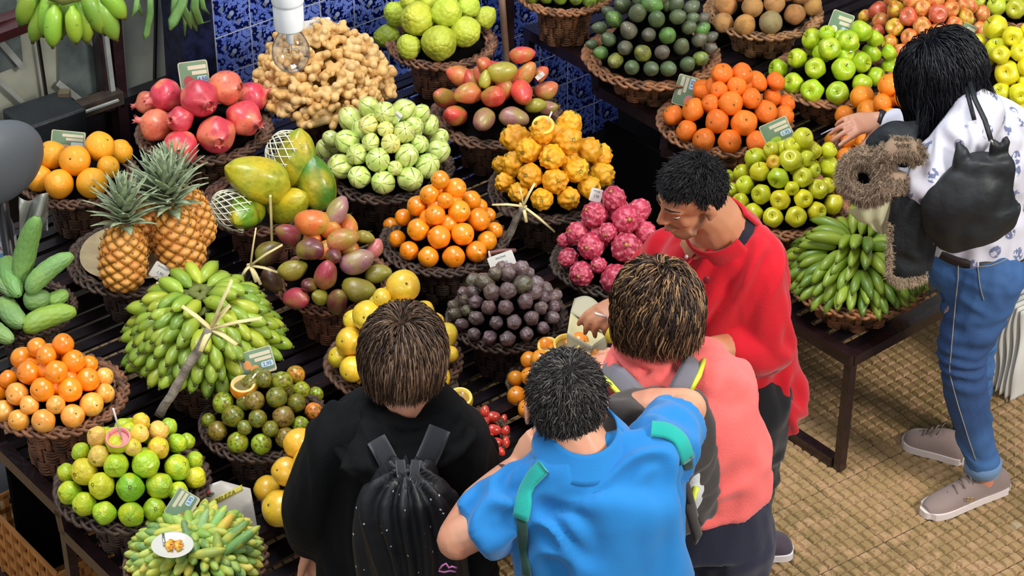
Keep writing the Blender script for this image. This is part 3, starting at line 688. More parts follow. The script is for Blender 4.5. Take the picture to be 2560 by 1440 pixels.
heap('orR', 'orange', 'orange', 'orange', 'orange', 'the orange pile under the reaching hand', conv('R4', [(1095, 590, 76), (1255, 525, 72), (1375, 510, 60), (1230, 630, 58), (1350, 600, 62), (1120, 665, 70), (985, 690, 60), (1250, 700, 60), (920, 840, 56), (1020, 845, 56), (1110, 850, 54), (1000, 935, 62), (1180, 760, 60), (1390, 690, 60), (1060, 750, 55), (1330, 760, 60), (1180, 930, 62), (1300, 900, 62), (1120, 990, 60), (1240, 1010, 60), (1370, 970, 60), (1430, 860, 60), (1450, 760, 55)]), {'o': ('#fb8d15', 'bright')}, p=1.4, apex=215)
heap('kiwi', 'sapodilla', 'sapodilla', 'fruit', 'brown sapodilla', 'the light basket above the green apples', conv('R4', [(280, 35, 70), (432, 50, 66), (565, 25, 66), (688, 85, 63), (262, 125, 63), (393, 140, 66), (545, 130, 72, 'd'), (780, 25, 60), (360, -40, 60), (480, -60, 60), (640, -50, 60), (725, -20, 55)]), {'n': ('#c08a50', 'dusty'), 'd': ('#a08a60', 'greyish')}, p=1.8, apex=-45, fill=4)
heap('topc', 'avocado', 'green_fruit', 'fruit', 'green fruit', 'the basket cut by the top edge', [(1330, -8, 18), (1365, -12, 18), (1400, -8, 18), (1440, -4, 18), (1475, -2, 18), (1500, -6, 14), (1450, -34, 18), (1410, -36, 18), (1370, -36, 18)], {'g': ('#7f9a26', 'small')}, p=1.8, apex=-60, fill=0)
heap('guava', 'guava', 'guava', 'fruit', 'guava', 'the guava heap above the finger fruits', conv('R8', [(595, 590, 66, 'o'), (848, 575, 60, 'o'), (965, 555, 66, 'o'), (860, 500, 56, 'b'), (1030, 530, 54), (605, 708, 68, 'o'), (820, 675, 56, 'o'), (965, 660, 70, 'b'), (1080, 630, 62), (1140, 620, 52), (495, 680, 60), (515, 805, 85, 'y'), (710, 765, 77), (880, 750, 87), (1080, 780, 83), (1185, 735, 57), (405, 810, 58), (620, 890, 83, 'y'), (795, 900, 88, 'd'), (975, 880, 83), (1190, 840, 68, 'y'), (425, 930, 75, 'n'), (515, 1000, 76), (640, 1055, 73), (800, 1060, 80), (945, 1030, 73), (1070, 920, 62), (720, 640, 60, 'y')]), {'n': ('#a8c82a', 'lime green'), 'y': ('#cfc92c', 'yellowish'), 'd': ('#86b823', 'deep green'), 'o': ('#efc05c', 'apricot coloured'), 'b': ('#d8a82c', 'brown spotted')}, p=1.5, Rf=.95, apex=1063)
heap('passG', 'mottled', 'passion_fruit', 'fruit', 'passion fruit', 'the mottled green heap by the price card', conv('R9', [(265, 385, 68, 'g'), (330, 470, 70), (455, 370, 62, 'b'), (590, 350, 66), (625, 255, 64, 'g'), (705, 210, 58, 'o'), (740, 305, 54, 'g'), (830, 330, 47, 'g'), (710, 385, 58), (815, 435, 56, 'p'), (625, 470, 68, 'b'), (475, 490, 58), (735, 520, 56, 'g'), (175, 490, 46, 'g'), (230, 555, 63, 'b'), (360, 610, 68, 'g'), (505, 620, 66, 'g'), (645, 595, 67, 'b'), (540, 545, 52), (390, 540, 48)]), {'n': ('#75792a', 'olive'), 'g': ('#9cb02c', 'green'), 'b': ('#8c6f34', 'brown scarred'), 'o': ('#d9982c', 'amber'), 'p': ('#ec8a3c', 'orange')}, p=1.5, apex=935)
heap('yell', 'yellow', 'passion_fruit', 'fruit', 'large yellow fruit', 'the heap behind the bobbed head', conv('R6', [(1325, 890, 112), (1120, 1030, 105), (1200, 900, 62), (1470, 985, 68), (1340, 1010, 105), (1000, 1060, 68), (970, 1195, 98), (1120, 1210, 80), (920, 1270, 72), (1000, 1370, 90), (1600, 1130, 82), (1550, 1070, 62), (1640, 1270, 56), (1560, 1190, 70), (1250, 1110, 90), (1420, 1120, 90), (1330, 1240, 90), (1190, 1450, 90), (1380, 1460, 90), (1540, 1400, 90), (1300, 1340, 90), (1480, 1290, 90)]), {'y': ('#ecca3a', 'smooth')}, p=1.4, Rf=.98, apex=722, fill=3)
heap('mangoY', 'yellow', 'passion_fruit', 'fruit', 'very large yellow fruit', 'the pile by the black sleeve', conv('R9', [(740, 660, 102), (660, 815, 95), (530, 910, 88), (620, 1030, 122), (790, 740, 80), (770, 900, 100), (860, 820, 90), (790, 1050, 110), (930, 960, 100), (960, 1080, 100), (950, 840, 90)]), {'y': ('#e8ba34', 'smooth')}, p=1.8, fill=0, apex=1120, rs=.96)
heap('tam', 'passion', 'passion_fruit', 'fruit', 'orange fruit', 'the heap in front of the paper bag', conv('RA', [(460, 460, 50), (405, 455, 40), (410, 530, 42), (345, 540, 38), (350, 620, 46), (400, 680, 45), (645, 390, 45), (675, 450, 50), (740, 455, 42), (625, 490, 42), (700, 510, 40), (470, 540, 45), (540, 500, 45), (450, 620, 42), (520, 600, 45), (600, 570, 45), (480, 385, 36), (470, 690, 45), (560, 670, 45), (640, 640, 45), (700, 590, 42), (740, 540, 40)]), {'o': ('#ef9222', 'shiny')}, p=1.4, apex=855, fill=2)
heap('redtam', 'tamarillo', 'tamarillo', 'fruit', 'red tamarillo', 'the red pile beside the black shoulder', conv('RA', [(240, 715, 33, 'r', 10), (205, 690, 27, 'r', 80), (245, 775, 34, 'r', 0), (298, 778, 25, 'r', 60), (298, 832, 26, 'r', 80), (275, 872, 24, 'r', -40), (200, 740, 28, 'r', 40), (255, 830, 28, 'r', 10), (290, 725, 22, 'r', 70), (215, 810, 28, 'r', 30), (130, 720, 30, 'r', 20), (100, 770, 30, 'r', 50), (160, 790, 30, 'r', -20), (80, 830, 30, 'r', 0), (150, 850, 30, 'r', 30), (210, 880, 30, 'r', 60), (40, 790, 30, 'r', 60), (20, 850, 30, 'r', 10), (100, 890, 30, 'r', -30)]), {'r': ('#c8362c', 'glossy')}, p=1.8, fill=2, rs=.8, apex=1040)
# ---- longer or textured fruits
heap('pomeg', 'pomegranate', 'pomegranate', 'fruit', 'pomegranate', 'the pomegranate pile behind the pineapples', conv('R1', [(1195, 690, 115, 'r', 200, -.3), (1410, 760, 130, 'r', -35, -1.2), (1610, 640, 120, 'o', 0, -.8), (1820, 700, 105, 'r', 20, -.1), (1755, 850, 122, 'r', -20, -.6), (1560, 970, 130, 'r', -60, -2.), (1305, 1000, 125, 'r', -70, -3), (1120, 900, 112, 'o', 165, -.4), (1060, 740, 82, 'o', 195, -.1), (1340, 870, 90)]), {'r': ('#d8404f', 'rosy red'), 'o': ('#e8735c', 'coral')}, p=1.9, Rf=.95, apex=215, fill=0, rs=1.07)
heap('cherim', 'cherimoya', 'custard_apple', 'fruit', 'custard apple', 'the pale green pile at the top', conv('R2', [(1415, 85, 86), (1560, 130, 120), (1785, 90, 105), (1640, 0, 82), (1930, 40, 86), (1920, 232, 105), (1725, 310, 120), (1500, 330, 85), (1345, 260, 85, 'd'), (2058, 120, 76), (1500, 10, 70), (1780, -40, 80)]), {'g': ('#c0ca3c', 'scaly yellow green'), 'd': ('#8c9a2c', 'darker bruised')}, p=1.7, Rf=1., fill=3, apex=10)
heap('pepino', 'pepino', 'pepino_melon', 'fruit', 'pepino melon', 'the striped pile behind the central pyramid', conv('R2', [(1085, 860, 90), (1220, 775, 76), (1330, 815, 80), (1480, 800, 85), (1215, 900, 72, 'y'), (1345, 950, 60, 'y'), (1580, 820, 62), (1645, 890, 70), (1540, 905, 66), (1460, 960, 80), (1370, 1020, 72, 'y'), (1230, 1025, 66), (1060, 1020, 88), (945, 1000, 62), (910, 1080, 76), (1135, 1110, 79), (1300, 1150, 90), (1480, 1115, 85), (1580, 1040, 67), (1715, 1000, 76), (1715, 1090, 86), (1010, 1200, 92), (1150, 1275, 83), (1320, 1310, 88), (1500, 1280, 92), (1635, 1195, 92), (1400, 1215, 56)]), {'g': ('#b9cf63', 'pale green'), 'y': ('#e0d565', 'yellow')}, p=1.5, Rf=1., apex=278)
heap('mango2', 'mango', 'mango', 'mango', 'mango', 'the mango pile before the blue tiles', conv('R3', [(150, 550, 92, 'o', 160), (320, 470, 68), (450, 520, 92, 'g', 10), (595, 400, 78, 'r', 10), (620, 520, 80, 'o'), (730, 530, 55), (200, 675, 90, 'o'), (385, 695, 98), (590, 670, 98), (765, 650, 78, 'o', 20), (690, 760, 66, 'g', 10), (105, 830, 90), (315, 865, 98, 'd'), (535, 845, 92, 'd', -10), (35, 705, 85), (775, 775, 62, 'd', 0), (325, 570, 56, 'g', 80)]), {'r': ('#dc4a44', 'red'), 'o': ('#dd6a48', 'orange red'), 'g': ('#a89a35', 'olive green'), 'd': ('#a36c66', 'dusky')}, p=1.5, rs=.92, Rf=.98, apex=160)
heap('mangoC', 'mango', 'mango', 'mango', 'mango', 'the mango pile right of the splayed cane', conv('R6', [(750, 410, 106, 'x', 0), (900, 330, 82, 'd', 60), (580, 490, 75, 'r'), (730, 585, 84, 'k', 0), (935, 520, 88, 'o', 15), (1080, 505, 52, 'g', -10), (1145, 580, 58, 'p', 60), (450, 610, 82, 'b', 40), (610, 720, 78, 'g', 20), (820, 745, 92, 'r', 75, -1), (1030, 665, 95, 'd', 20), (1165, 745, 72, 'g', 15), (640, 905, 82, 'r', -10, -.8), (880, 920, 80, 'k', 70, -1), (1040, 850, 92, 'g', -10), (470, 790, 74, 'b', -60), (800, 900, 60, 'g'), (720, 820, 60, 'k'), (870, 640, 60, 'k')]), {'x': ('#e8783a', 'big yellow and red'), 'r': ('#a83a4c', 'crimson'), 'd': ('#a8707a', 'dusty mauve'), 'k': ('#6c3038', 'dark maroon'), 'o': ('#c05c48', 'red and olive'), 'g': ('#8f8430', 'olive'), 'p': ('#c86a6a', 'pinkish'), 'b': ('#5f4030', 'brown')}, p=1.4, rs=.95, Rf=1.12, apex=535)
heap('avoc', 'avocado', 'avocado', 'fruit', 'avocado', 'the avocado heap beside the sapodillas', conv('R3', [(1425, 90, 66), (1540, 25, 66, 'g', -20), (1560, 130, 63), (1250, 135, 60, 'g'), (1355, 215, 60, 'b'), (1145, 200, 47), (1210, 280, 52), (1500, 250, 52, 'b'), (1640, 255, 63, 'g'), (1715, 115, 56), (1820, 130, 42), (1795, 195, 52), (1890, 210, 52, 'g'), (1870, 285, 52, 'b'), (1955, 265, 42, 'b'), (1155, 380, 50, 'g'), (1330, 345, 56, 'b'), (1455, 380, 62, 'y'), (1605, 375, 54, 'b'), (1740, 330, 58), (1880, 420, 52, 'y'), (1260, 440, 57, 'y'), (1380, 485, 56), (1525, 495, 56), (1650, 495, 58), (1785, 460, 56), (1090, 320, 38), (1950, 350, 44, 'b'), (1700, 30, 60), (1815, 50, 52), (1900, 130, 46, 'b'), (1310, 30, 58), (1210, 85, 44), (1430, -10, 50), (1600, -20, 50)]), {'n': ('#5c6a45', 'dull green'), 'g': ('#5f8a3a', 'brighter green'), 'b': ('#66604e', 'brownish'), 'y': ('#88913a', 'yellow green')}, p=1.6, Rf=1., fill=6, apex=-20, rs=.98)
heap('pitaY', 'pitaya_yellow', 'yellow_dragon_fruit', 'fruit', 'yellow dragon fruit', 'the knobbly yellow pyramid', conv('R3', [(550, 1000, 100), (930, 905, 92), (920, 1015, 98), (640, 1085, 90), (815, 1130, 92), (525, 1185, 82), (650, 1265, 90), (985, 1230, 92), (825, 1310, 92), (1065, 1085, 92), (1150, 1125, 82), (1165, 1255, 86), (440, 1190, 62), (470, 1315, 70), (565, 1385, 70), (740, 1425, 82), (925, 1425, 80), (1065, 1340, 80), (735, 950, 85)]), {'y': ('#eba81c', 'knobbly')}, p=1.3, Rf=.98, apex=315)
heap('dragon', 'dragon', 'dragon_fruit', 'fruit', 'pink dragon fruit', 'the dragon fruit heap beside the red jacket', conv('R7', [(1145, 360, 90), (1280, 270, 82), (1320, 385, 96), (1435, 330, 78), (1035, 480, 82), (1140, 575, 92), (1345, 575, 102), (1470, 470, 76), (970, 640, 67), (1065, 740, 86), (1260, 760, 105), (1420, 680, 72), (950, 530, 54), (1250, 480, 66), (1180, 690, 56)]), {'p': ('#b5304c', 'scaly')}, p=1.35, Rf=1., apex=505)
heap('dark', 'darkegg', 'dark_fruit', 'fruit', 'dark brown fruit', 'the dark heap beside the paper bag', conv('R7', [(360, 790, 50, 'o'), (430, 800, 56, 'o'), (480, 860, 56), (580, 850, 56), (650, 810, 60, 'o'), (655, 745, 52), (705, 760, 42), (750, 850, 50), (805, 840, 46), (285, 870, 42), (350, 865, 40), (295, 920, 40, 'o'), (365, 930, 46), (450, 965, 49), (562, 965, 51), (690, 925, 51), (790, 965, 46), (860, 900, 46), (870, 960, 42), (885, 890, 40), (310, 985, 37, 'o'), (370, 1035, 48), (230, 1010, 42, 'o'), (220, 960, 38, 'o'), (500, 1065, 46), (615, 1060, 49), (730, 1035, 49), (865, 1030, 44), (275, 1075, 40), (805, 1100, 42), (355, 1140, 43), (457, 1160, 46), (575, 1170, 49), (697, 1140, 46), (740, 800, 46), (590, 735, 46), (800, 900, 42), (520, 740, 46, 'o')]), {'n': ('#735f5e', 'wrinkled'), 'o': ('#66604a', 'olive tinged')}, p=1.6, Rf=.98, apex=668, fill=5)

heap('edge', 'passion', 'passion_fruit', 'fruit', 'orange brown fruit', 'the basket cut by the right hand edge', [(2548, 600, 24), (2545, 560, 22), (2585, 590, 24), (2560, 640, 24), (2600, 630, 24), (2640, 600, 24), (2600, 550, 24), (2645, 560, 24), (2680, 600, 24)], {'o': ('#d0813c', 'dull')}, p=1.6, fill=0, apex=530)
# ---------------------------------------------------------------- ginger, bananas, finger fruits
def surf_of(key, p=1.3, sc=1.):
    c, R, h = HEAPS[key]
    return lambda rho, a: c+np.array([rho*math.cos(a), rho*math.sin(a), .018+h*sc*(1-(rho/R)**p)])
c = BASK['ginger']['c']; R = BASK['ginger']['R']; n = 0
gl = [('stout', '#d9ad6c'), ('knobbly', '#cfa05e'), ('pale', '#deb87c')]
gcen = c+np.array([-.022, .0, .012])
for ring, (rho, z, k) in enumerate([(1.20, .012, 32), (1.19, .040, 31), (1.14, .068, 29), (1.05, .096, 26), (.93, .124, 22), (.78, .150, 18), (.60, .174, 13), (.38, .195, 8), (.12, .212, 3)]):
    for i in range(k):
        a = 2*math.pi*(i+.5*(ring % 2))/max(k, 1)+rnd.uniform(-.08, .08)
        if math.sin(a) > .55 and ring < 5: continue
        rr = R*rho*rnd.uniform(.93, 1.05); q = gcen+np.array([rr*math.cos(a), rr*math.sin(a), z+rnd.uniform(-.008, .01)])
        rad = np.array([math.cos(a), math.sin(a), rnd.uniform(.0, .35)])
        ax = rad if rnd.random() < .75 else np.array([-math.sin(a)+rnd.uniform(-.4, .4), math.cos(a), rnd.uniform(0, .3)])
        w, col = gl[n % 3]; n += 1
        put('ginger', 'ginger_root', q - ax/np.linalg.norm(ax)*.02, .0395*rnd.uniform(.85, 1.15), ax, col, None, 'ginger', 'ginger roots heaped behind the light bulb')
gs = [o for o in bpy.data.objects if o.name.startswith('ginger_root')]
gz = sorted(gs, key=lambda o: o.location.z)
rows = {}
for o in gs: rows.setdefault(min(6, int((o.location.z-gz[0].location.z)/.034)), []).append(o)
for ti, t in enumerate(sorted(rows)):
    L = sorted(rows[t], key=lambda o: proj(o.location)[0]); m = len(L)
    for i, o in enumerate(L):
        o['label'] = f'tan ginger root, {TIER[ti]}, ' + (ORD[i]+' from left' if i < 13 else (ORD[m-1-i]+' from right' if m-1-i < 13 else ORD[i-13]+' of middle ones')) + ', heap behind the bulb'
g = G(); g.lathe([(R*.95, -.012), (R*1.0, .02), (R*.88, .09), (R*.62, .15), (R*.3, .185), (.001, .195)], 24)
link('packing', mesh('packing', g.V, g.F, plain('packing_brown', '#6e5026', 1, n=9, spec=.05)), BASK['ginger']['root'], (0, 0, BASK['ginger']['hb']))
def banana_mesh(L, r, bend, s, ribs=5):
    rr = random.Random(s); P = []; rad = []
    n = 12
    for i in range(n+1):
        t = i/n; a = bend*(t-.5); P.append((L*(math.sin(bend*(t-.5))/bend if bend else t-.5)+L*.5, 0, -L*((1-math.cos(a))/bend if bend else 0)+L*(1-math.cos(bend/2))/bend))
        q = [.30, .42, .72, .92, 1, 1.03, 1.04, 1.03, 1.0, .94, .82, .60, .36][i]; rad.append(r*q)
    g = G(); m = 10; V = []; F = []
    P = [np.array(p) for p in P]
    for i, p in enumerate(P):
        t = P[min(i+1, n)]-P[max(i-1, 0)]; t /= np.linalg.norm(t); y = np.array([0, 1., 0]); x = np.cross(y, t)
        for k in range(m):
            a = 2*math.pi*k/m; w = rad[i]*(1+.07*math.cos(5*a)); V.append(p+(x*math.cos(a)+y*math.sin(a))*w)
    for i in range(n):
        for k in range(m): F.append((i*m+k, i*m+(k+1) % m, (i+1)*m+(k+1) % m, (i+1)*m+k))
    V += [P[0], P[-1]]; c = len(V)
    for k in range(m): F += [(c-2, (k+1) % m, k), (c-1, n*m+k, n*m+(k+1) % m)]
    return V, F, P
BGM = fruit_mat('skin_banana', c2='#a9b832', c2n=9, c2lo=.45, c2hi=.65, c2amt=.55, speck='#4f5a1c', sn=60, slo=.66, shi=.72, samt=.4, rough=.42, coat=.2, bump=.15, bn=200, bd=.004)
TIPM = plain('banana_tip', '#4a4a22', .8)
BAN = {}
for nm, (L, r, b) in dict(short=(.088, .0190, .5), long=(.118, .0165, 1.1)).items():
    for s in range(2):
        V, F, P = banana_mesh(L*(1+.08*s), r, b*(1-.2*s), s); me = mesh('banana', V, F, BGM)
        g = G(); d = P[-1]-P[-2]; d /= np.linalg.norm(d); g.tube([P[-1]-d*.002, P[-1]+d*.007], [r*.24, r*.2], 6); BAN[nm, s] = (me, mesh('tip', g.V, g.F, TIPM))
def banana_hand(kind, origin, outward, up, nf, spread, gap, colors, label, group, curl=0, name='banana_hand'):
    """bananas side by side, all growing from one crown at the origin"""
    o = np.array(outward, float); o /= np.linalg.norm(o); u = np.array(up, float); u -= o*(u @ o); u /= np.linalg.norm(u); sd = np.cross(u, o)
    root = empty(name, origin); tag(root, label, 'bananas', group)
    root.rotation_euler = Matrix((o, sd, u)).transposed().to_euler()
    for i in range(nf):
        k = i-(nf-1)/2; me, tip = BAN[kind, rnd.randrange(2)]
        a = k*spread+rnd.uniform(-.04, .04)
        b = link('banana', me, root, (.012, k*gap, rnd.uniform(-.004, .004)), Euler((rnd.uniform(-.15, .15), curl+rnd.uniform(-.1, .1), a)), rnd.uniform(.9, 1.08), rnd.choice(colors))
        link('tip', tip, b)
    g = G(); g.tube([(-.004, -nf*gap*.5, 0), (.0, 0, .006), (-.004, nf*gap*.5, 0)], [(.008, .006), (.013, .010), (.008, .006)], 8)
    link('crown', mesh('crown', g.V, g.F, plain('banana_crown', '#6c7330', .7, n=40)), root)
    return root
c = BASK['banC']['c']; R = BASK['banC']['R']; n = 0
colsC = ['#86a034', '#74942e', '#92ab38', '#7f9c2e', '#aab534']
for ring, (rho, z, k, dn) in enumerate([(.66, .035, 9, .38), (.60, .068, 9, .30), (.52, .100, 8, .24), (.42, .130, 8, .16), (.28, .155, 6, .05), (.10, .178, 4, -.15)]):
    for i in range(k):
        a = 2*math.pi*(i+.5*(ring % 2))/k + .2 + rnd.uniform(-.12, .12)
        if math.sin(a) > .8 and ring < 3: continue
        q = c+np.array([R*rho*math.cos(a), R*rho*math.sin(a), z]); out = np.array([math.cos(a+rnd.uniform(-.45, .45)), math.sin(a+rnd.uniform(-.3, .3)), -dn+rnd.uniform(-.12, .12)])
        n += 1
        banana_hand('short', q, out, (0, 0, 1), 4 if ring < 4 else 3, .20, .027, colsC, f'hand of stubby green bananas, {TIER[ring]}, ' + 'POS' + ', heap with the splayed cane', 'hands of stubby green bananas')
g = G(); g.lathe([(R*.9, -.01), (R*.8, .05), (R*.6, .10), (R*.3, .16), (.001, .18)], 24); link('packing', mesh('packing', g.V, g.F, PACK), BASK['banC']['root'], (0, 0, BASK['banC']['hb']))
c = BASK['banR']['c']; R = BASK['banR']['R']
colsR = ['#7d9a2c', '#6c8a28', '#8ba534', '#5f7d26', '#93a838']
for ring, (rho, z, k, dn) in enumerate([(.44, .022, 9, .02), (.40, .050, 8, .0), (.30, .076, 7, -.05), (.18, .098, 5, -.15), (.06, .115, 4, -.3), (.02, .125, 2, -.6)]):
    for i in range(k):
        a = 2*math.pi*(i+.5*(ring % 2))/k-.3
        if math.sin(a) > .8 and ring < 2: continue
        q = c+np.array([R*rho*math.cos(a), R*rho*math.sin(a), z]); out = np.array([math.cos(a), math.sin(a), -dn])
        banana_hand('long', q, out, (0, 0, 1), 4 if ring < 3 else 3, .16, .024, colsR, f'hand of curved green bananas, {TIER[ring]}, POS, basket on the stand corner', 'hands of curved green bananas', curl=.15)
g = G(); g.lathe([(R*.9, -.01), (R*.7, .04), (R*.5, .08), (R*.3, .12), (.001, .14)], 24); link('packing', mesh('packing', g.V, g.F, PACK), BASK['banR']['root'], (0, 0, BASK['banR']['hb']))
for grp in ('hands of stubby green bananas', 'hands of curved green bananas'):
    by = {}
    for o in bpy.data.objects:
        if o.get('group') == grp: by.setdefault(o['label'], []).append(o)
    for lab, L in by.items():
        bpy.context.view_layer.update()
        L.sort(key=lambda o: proj(np.array(o.matrix_world @ Vector((.08, 0, 0))))[0])
        for i, o in enumerate(L): o['label'] = lab.replace('POS', ORD[i]+' from left')
# hanging bunch top left (its hands hang down from above the photo edge)
hb = atn(175, -8, -5.35)
for j, (px, py, dx, nf, L) in enumerate([(130, -5, -.25, 3, 1), (178, 12, .0, 4, 1), (205, -10, .3, 3, 1), (158, 30, -.05, 2, 1)]):
    q = atn(px, py-34, -5.35+.02*j); root = banana_hand('short', q, (dx, -.15, -1), (0, -1, .2), nf, .22, .034, ['#7fa83a', '#8ebf3a', '#6f9c34'], ['leftmost hand of the hanging green bananas', 'large middle hand of the hanging green bananas', 'hand of hanging green bananas next to the glass post', 'lowest hand of the hanging green bananas'][j], 'green bananas hanging at the top corner')
    root.scale = (1.45,)*3
g = G(); g.tube([hb+np.array([0, 0, .5]), hb+np.array([.0, 0, .2]), hb+np.array([0, .01, .0])], [.012, .014, .012], 8)
tag(g.obj('banana_stalk', plain('stalk', '#6c7330', .8)), 'green stalk the hanging bananas grow from', 'stalk')
# small finger shaped fruits, laid pointing outward
c = BASK['curuba']['c']; R = BASK['curuba']['R']; cur = []
for ring, (rho, z, k, el) in enumerate([(.95, .012, 34, -.1), (.93, .034, 34, 0), (.87, .055, 31, .05), (.77, .073, 27, .1), (.64, .088, 22, .15), (.48, .100, 16, .2), (.30, .108, 10, .25), (.11, .112, 4, .4)]):
    for i in range(k):
        a = 2*math.pi*(i+.5*(ring % 2))/k+rnd.uniform(-.05, .05)
        if math.sin(a) > .85 and ring < 3: continue
        q = c+np.array([R*rho*math.cos(a), R*rho*math.sin(a), z+rnd.uniform(-.004, .004)])
        ax = np.array([math.cos(a+rnd.uniform(-.25, .25)), math.sin(a), el+rnd.uniform(-.1, .2)])
        ax = ax/np.linalg.norm(ax)
        o = put('curuba', 'finger_fruit', q-ax*.022, .0128*rnd.uniform(.9, 1.1), ax, rnd.choice(['#a5c05c', '#8fb24e', '#c2cc62', '#b0c860', '#7ba35a', '#e0d060']), 'x', 'fruit', 'finger shaped fruits in the lowest heap', with_parts=False); cur.append((ring, o))
for ring in range(8):
    L = sorted([o for r_, o in cur if r_ == ring], key=lambda o: proj(o.location)[0]); m = len(L)
    for i, o in enumerate(L):
        o['label'] = f'small finger shaped fruit, {TIER[min(6,ring)] if ring < 7 else "very top"}, ' + (ORD[i]+' from left' if i < 13 else (ORD[m-1-i]+' from right' if m-1-i < 13 else ORD[i-13]+' of the middle ones')) + ', lowest heap'
g = G(); g.lathe([(R*.88, -.01), (R*.8, .02), (R*.6, .05), (R*.3, .08), (.001, .09)], 24); link('packing', mesh('packing', g.V, g.F, plain('packing_green', '#2a3418', 1, spec=.05)), BASK['curuba']['root'], (0, 0, BASK['curuba']['hb']))
# a few long green ones standing behind the saucer
for i, (px, py, ang, L, col) in enumerate([(500, 1315, 70, 1.6, '#9cc07a'), (535, 1305, 60, 1.7, '#8fbf6a'), (555, 1312, 55, 1.3, '#efc64e'), (470, 1335, 110, 1.4, '#7f9c62'), (575, 1335, 45, 1.8, '#7fa85a'), (600, 1345, 38, 1.8, '#6f9c50'), (520, 1375, 10, 1.3, '#b4c45a'), (545, 1360, 95, 1.2, '#94a848')]):
    q = atz(px, py+8, c[2]+.10); a = math.radians(ang); ax = RT*math.cos(a)+np.array([0, .8, .6])*math.sin(a)
    o = put('curuba', 'finger_fruit', q, .0135, ax, col, ['pale green long fruit leaning behind the saucer', 'mid green long fruit beside the carrier bag', 'golden yellow long fruit against the carrier bag', 'grey green fruit directly behind the white saucer rim', 'green long fruit lying below the printed bag', 'dark green long fruit pointing to the black sleeve', 'yellowish fruit touching the saucer side', 'olive fruit upright beside the saucer'][i], 'fruit', 'longer finger fruits behind the saucer', scale=(.0135, .0135, .0135*L), with_parts=False)
# ---------------------------------------------------------------- pineapples
def pineapple_mesh():
    V = []; F = []; N = 8; nu = 96; nv = 76
    for j in range(nv+1):
        t = j/nv; z = -.098+.196*t; e = (z/.098); rad = .062*(1-abs(e)**3.2)**.5*(1-.05*e) if abs(e) < 1 else 0
        for k in range(nu):
            a = 2*math.pi*k/nu; p = a*13/(2*math.pi)+t*8; q = a*8/(2*math.pi)-t*8
            # two families of spirals crossing -> diamond eyes
            u = (p+q)/2; s1 = abs(math.sin(math.pi*(a*N/(2*math.pi)+t*6))); s2 = abs(math.sin(math.pi*(a*N/(2*math.pi)-t*6)))
            h = (s1*s2)**.6; V.append((math.cos(a)*(rad-.004+.0085*h), math.sin(a)*(rad-.004+.0085*h), z))
    for j in range(nv):
        for k in range(nu): F.append((j*nu+k, j*nu+(k+1) % nu, (j+1)*nu+(k+1) % nu, (j+1)*nu+k))
    return V, F
def pine_mat():
    b = NB('pineapple_skin'); sep = b.n('ShaderNodeSeparateXYZ'); b.l(b.co, sep.inputs[0]); N = 8
    a = b.math('MULTIPLY', b.math('ARCTAN2', sep.outputs[1], sep.outputs[0]), N/2); t = b.math('MULTIPLY', b.math('ADD', sep.outputs[2], .098), 6*math.pi/.196)
    s1 = b.math('ABSOLUTE', b.math('SINE', b.math('ADD', a, t))); s2 = b.math('ABSOLUTE', b.math('SINE', b.math('SUBTRACT', a, t))); h = b.math('MULTIPLY', s1, s2)
    col = b.mix(b.ramp(h, .05, .35), '#8a5a1c', '#e0962f'); col = b.mix(b.ramp(h, .4, .9), col, '#eeb26a')
    grad = b.ramp(b.noise(18, 2), .4, .7); col = b.mix(b.math('MULTIPLY', grad, .5), col, '#c9702c')
    return b.done(col, .55, .1)
PV, PF = pineapple_mesh(); PM = mesh('pineapple_body', PV, PF, pine_mat())
def crown_mesh(s, n=50):
    r = random.Random(s); g = G()
    for i in range(n):
        t = i/n; a = i*2.39996; L = .045+.065*math.sin(math.pi*min(1, t*.75+.15)); el = .35+1.2*t; w = .0200*(1-.5*t); z0 = .085*t
        P = []
        for k in range(6):
            u = k/5; ee = el+(.25-.9*(1-t))*u*u; rr = .012*(1-t)+L*u*math.cos(el-.3*u*(1-t)*2); zz = z0+L*u*math.sin(el)-.03*u*u*(1-t)
            P.append((rr*math.cos(a), rr*math.sin(a), zz))
        g.tube(P, [(w*x, .0016) for x in (.9, 1., .9, .65, .35, .04)], 6, up=(0, 0, 1) if el < 1.2 else (math.cos(a), math.sin(a), 0))
    return g
LEAFM = plain('pineapple_leaf', '#a3b28c', .5, n=60, nam=.5, coat=.1)
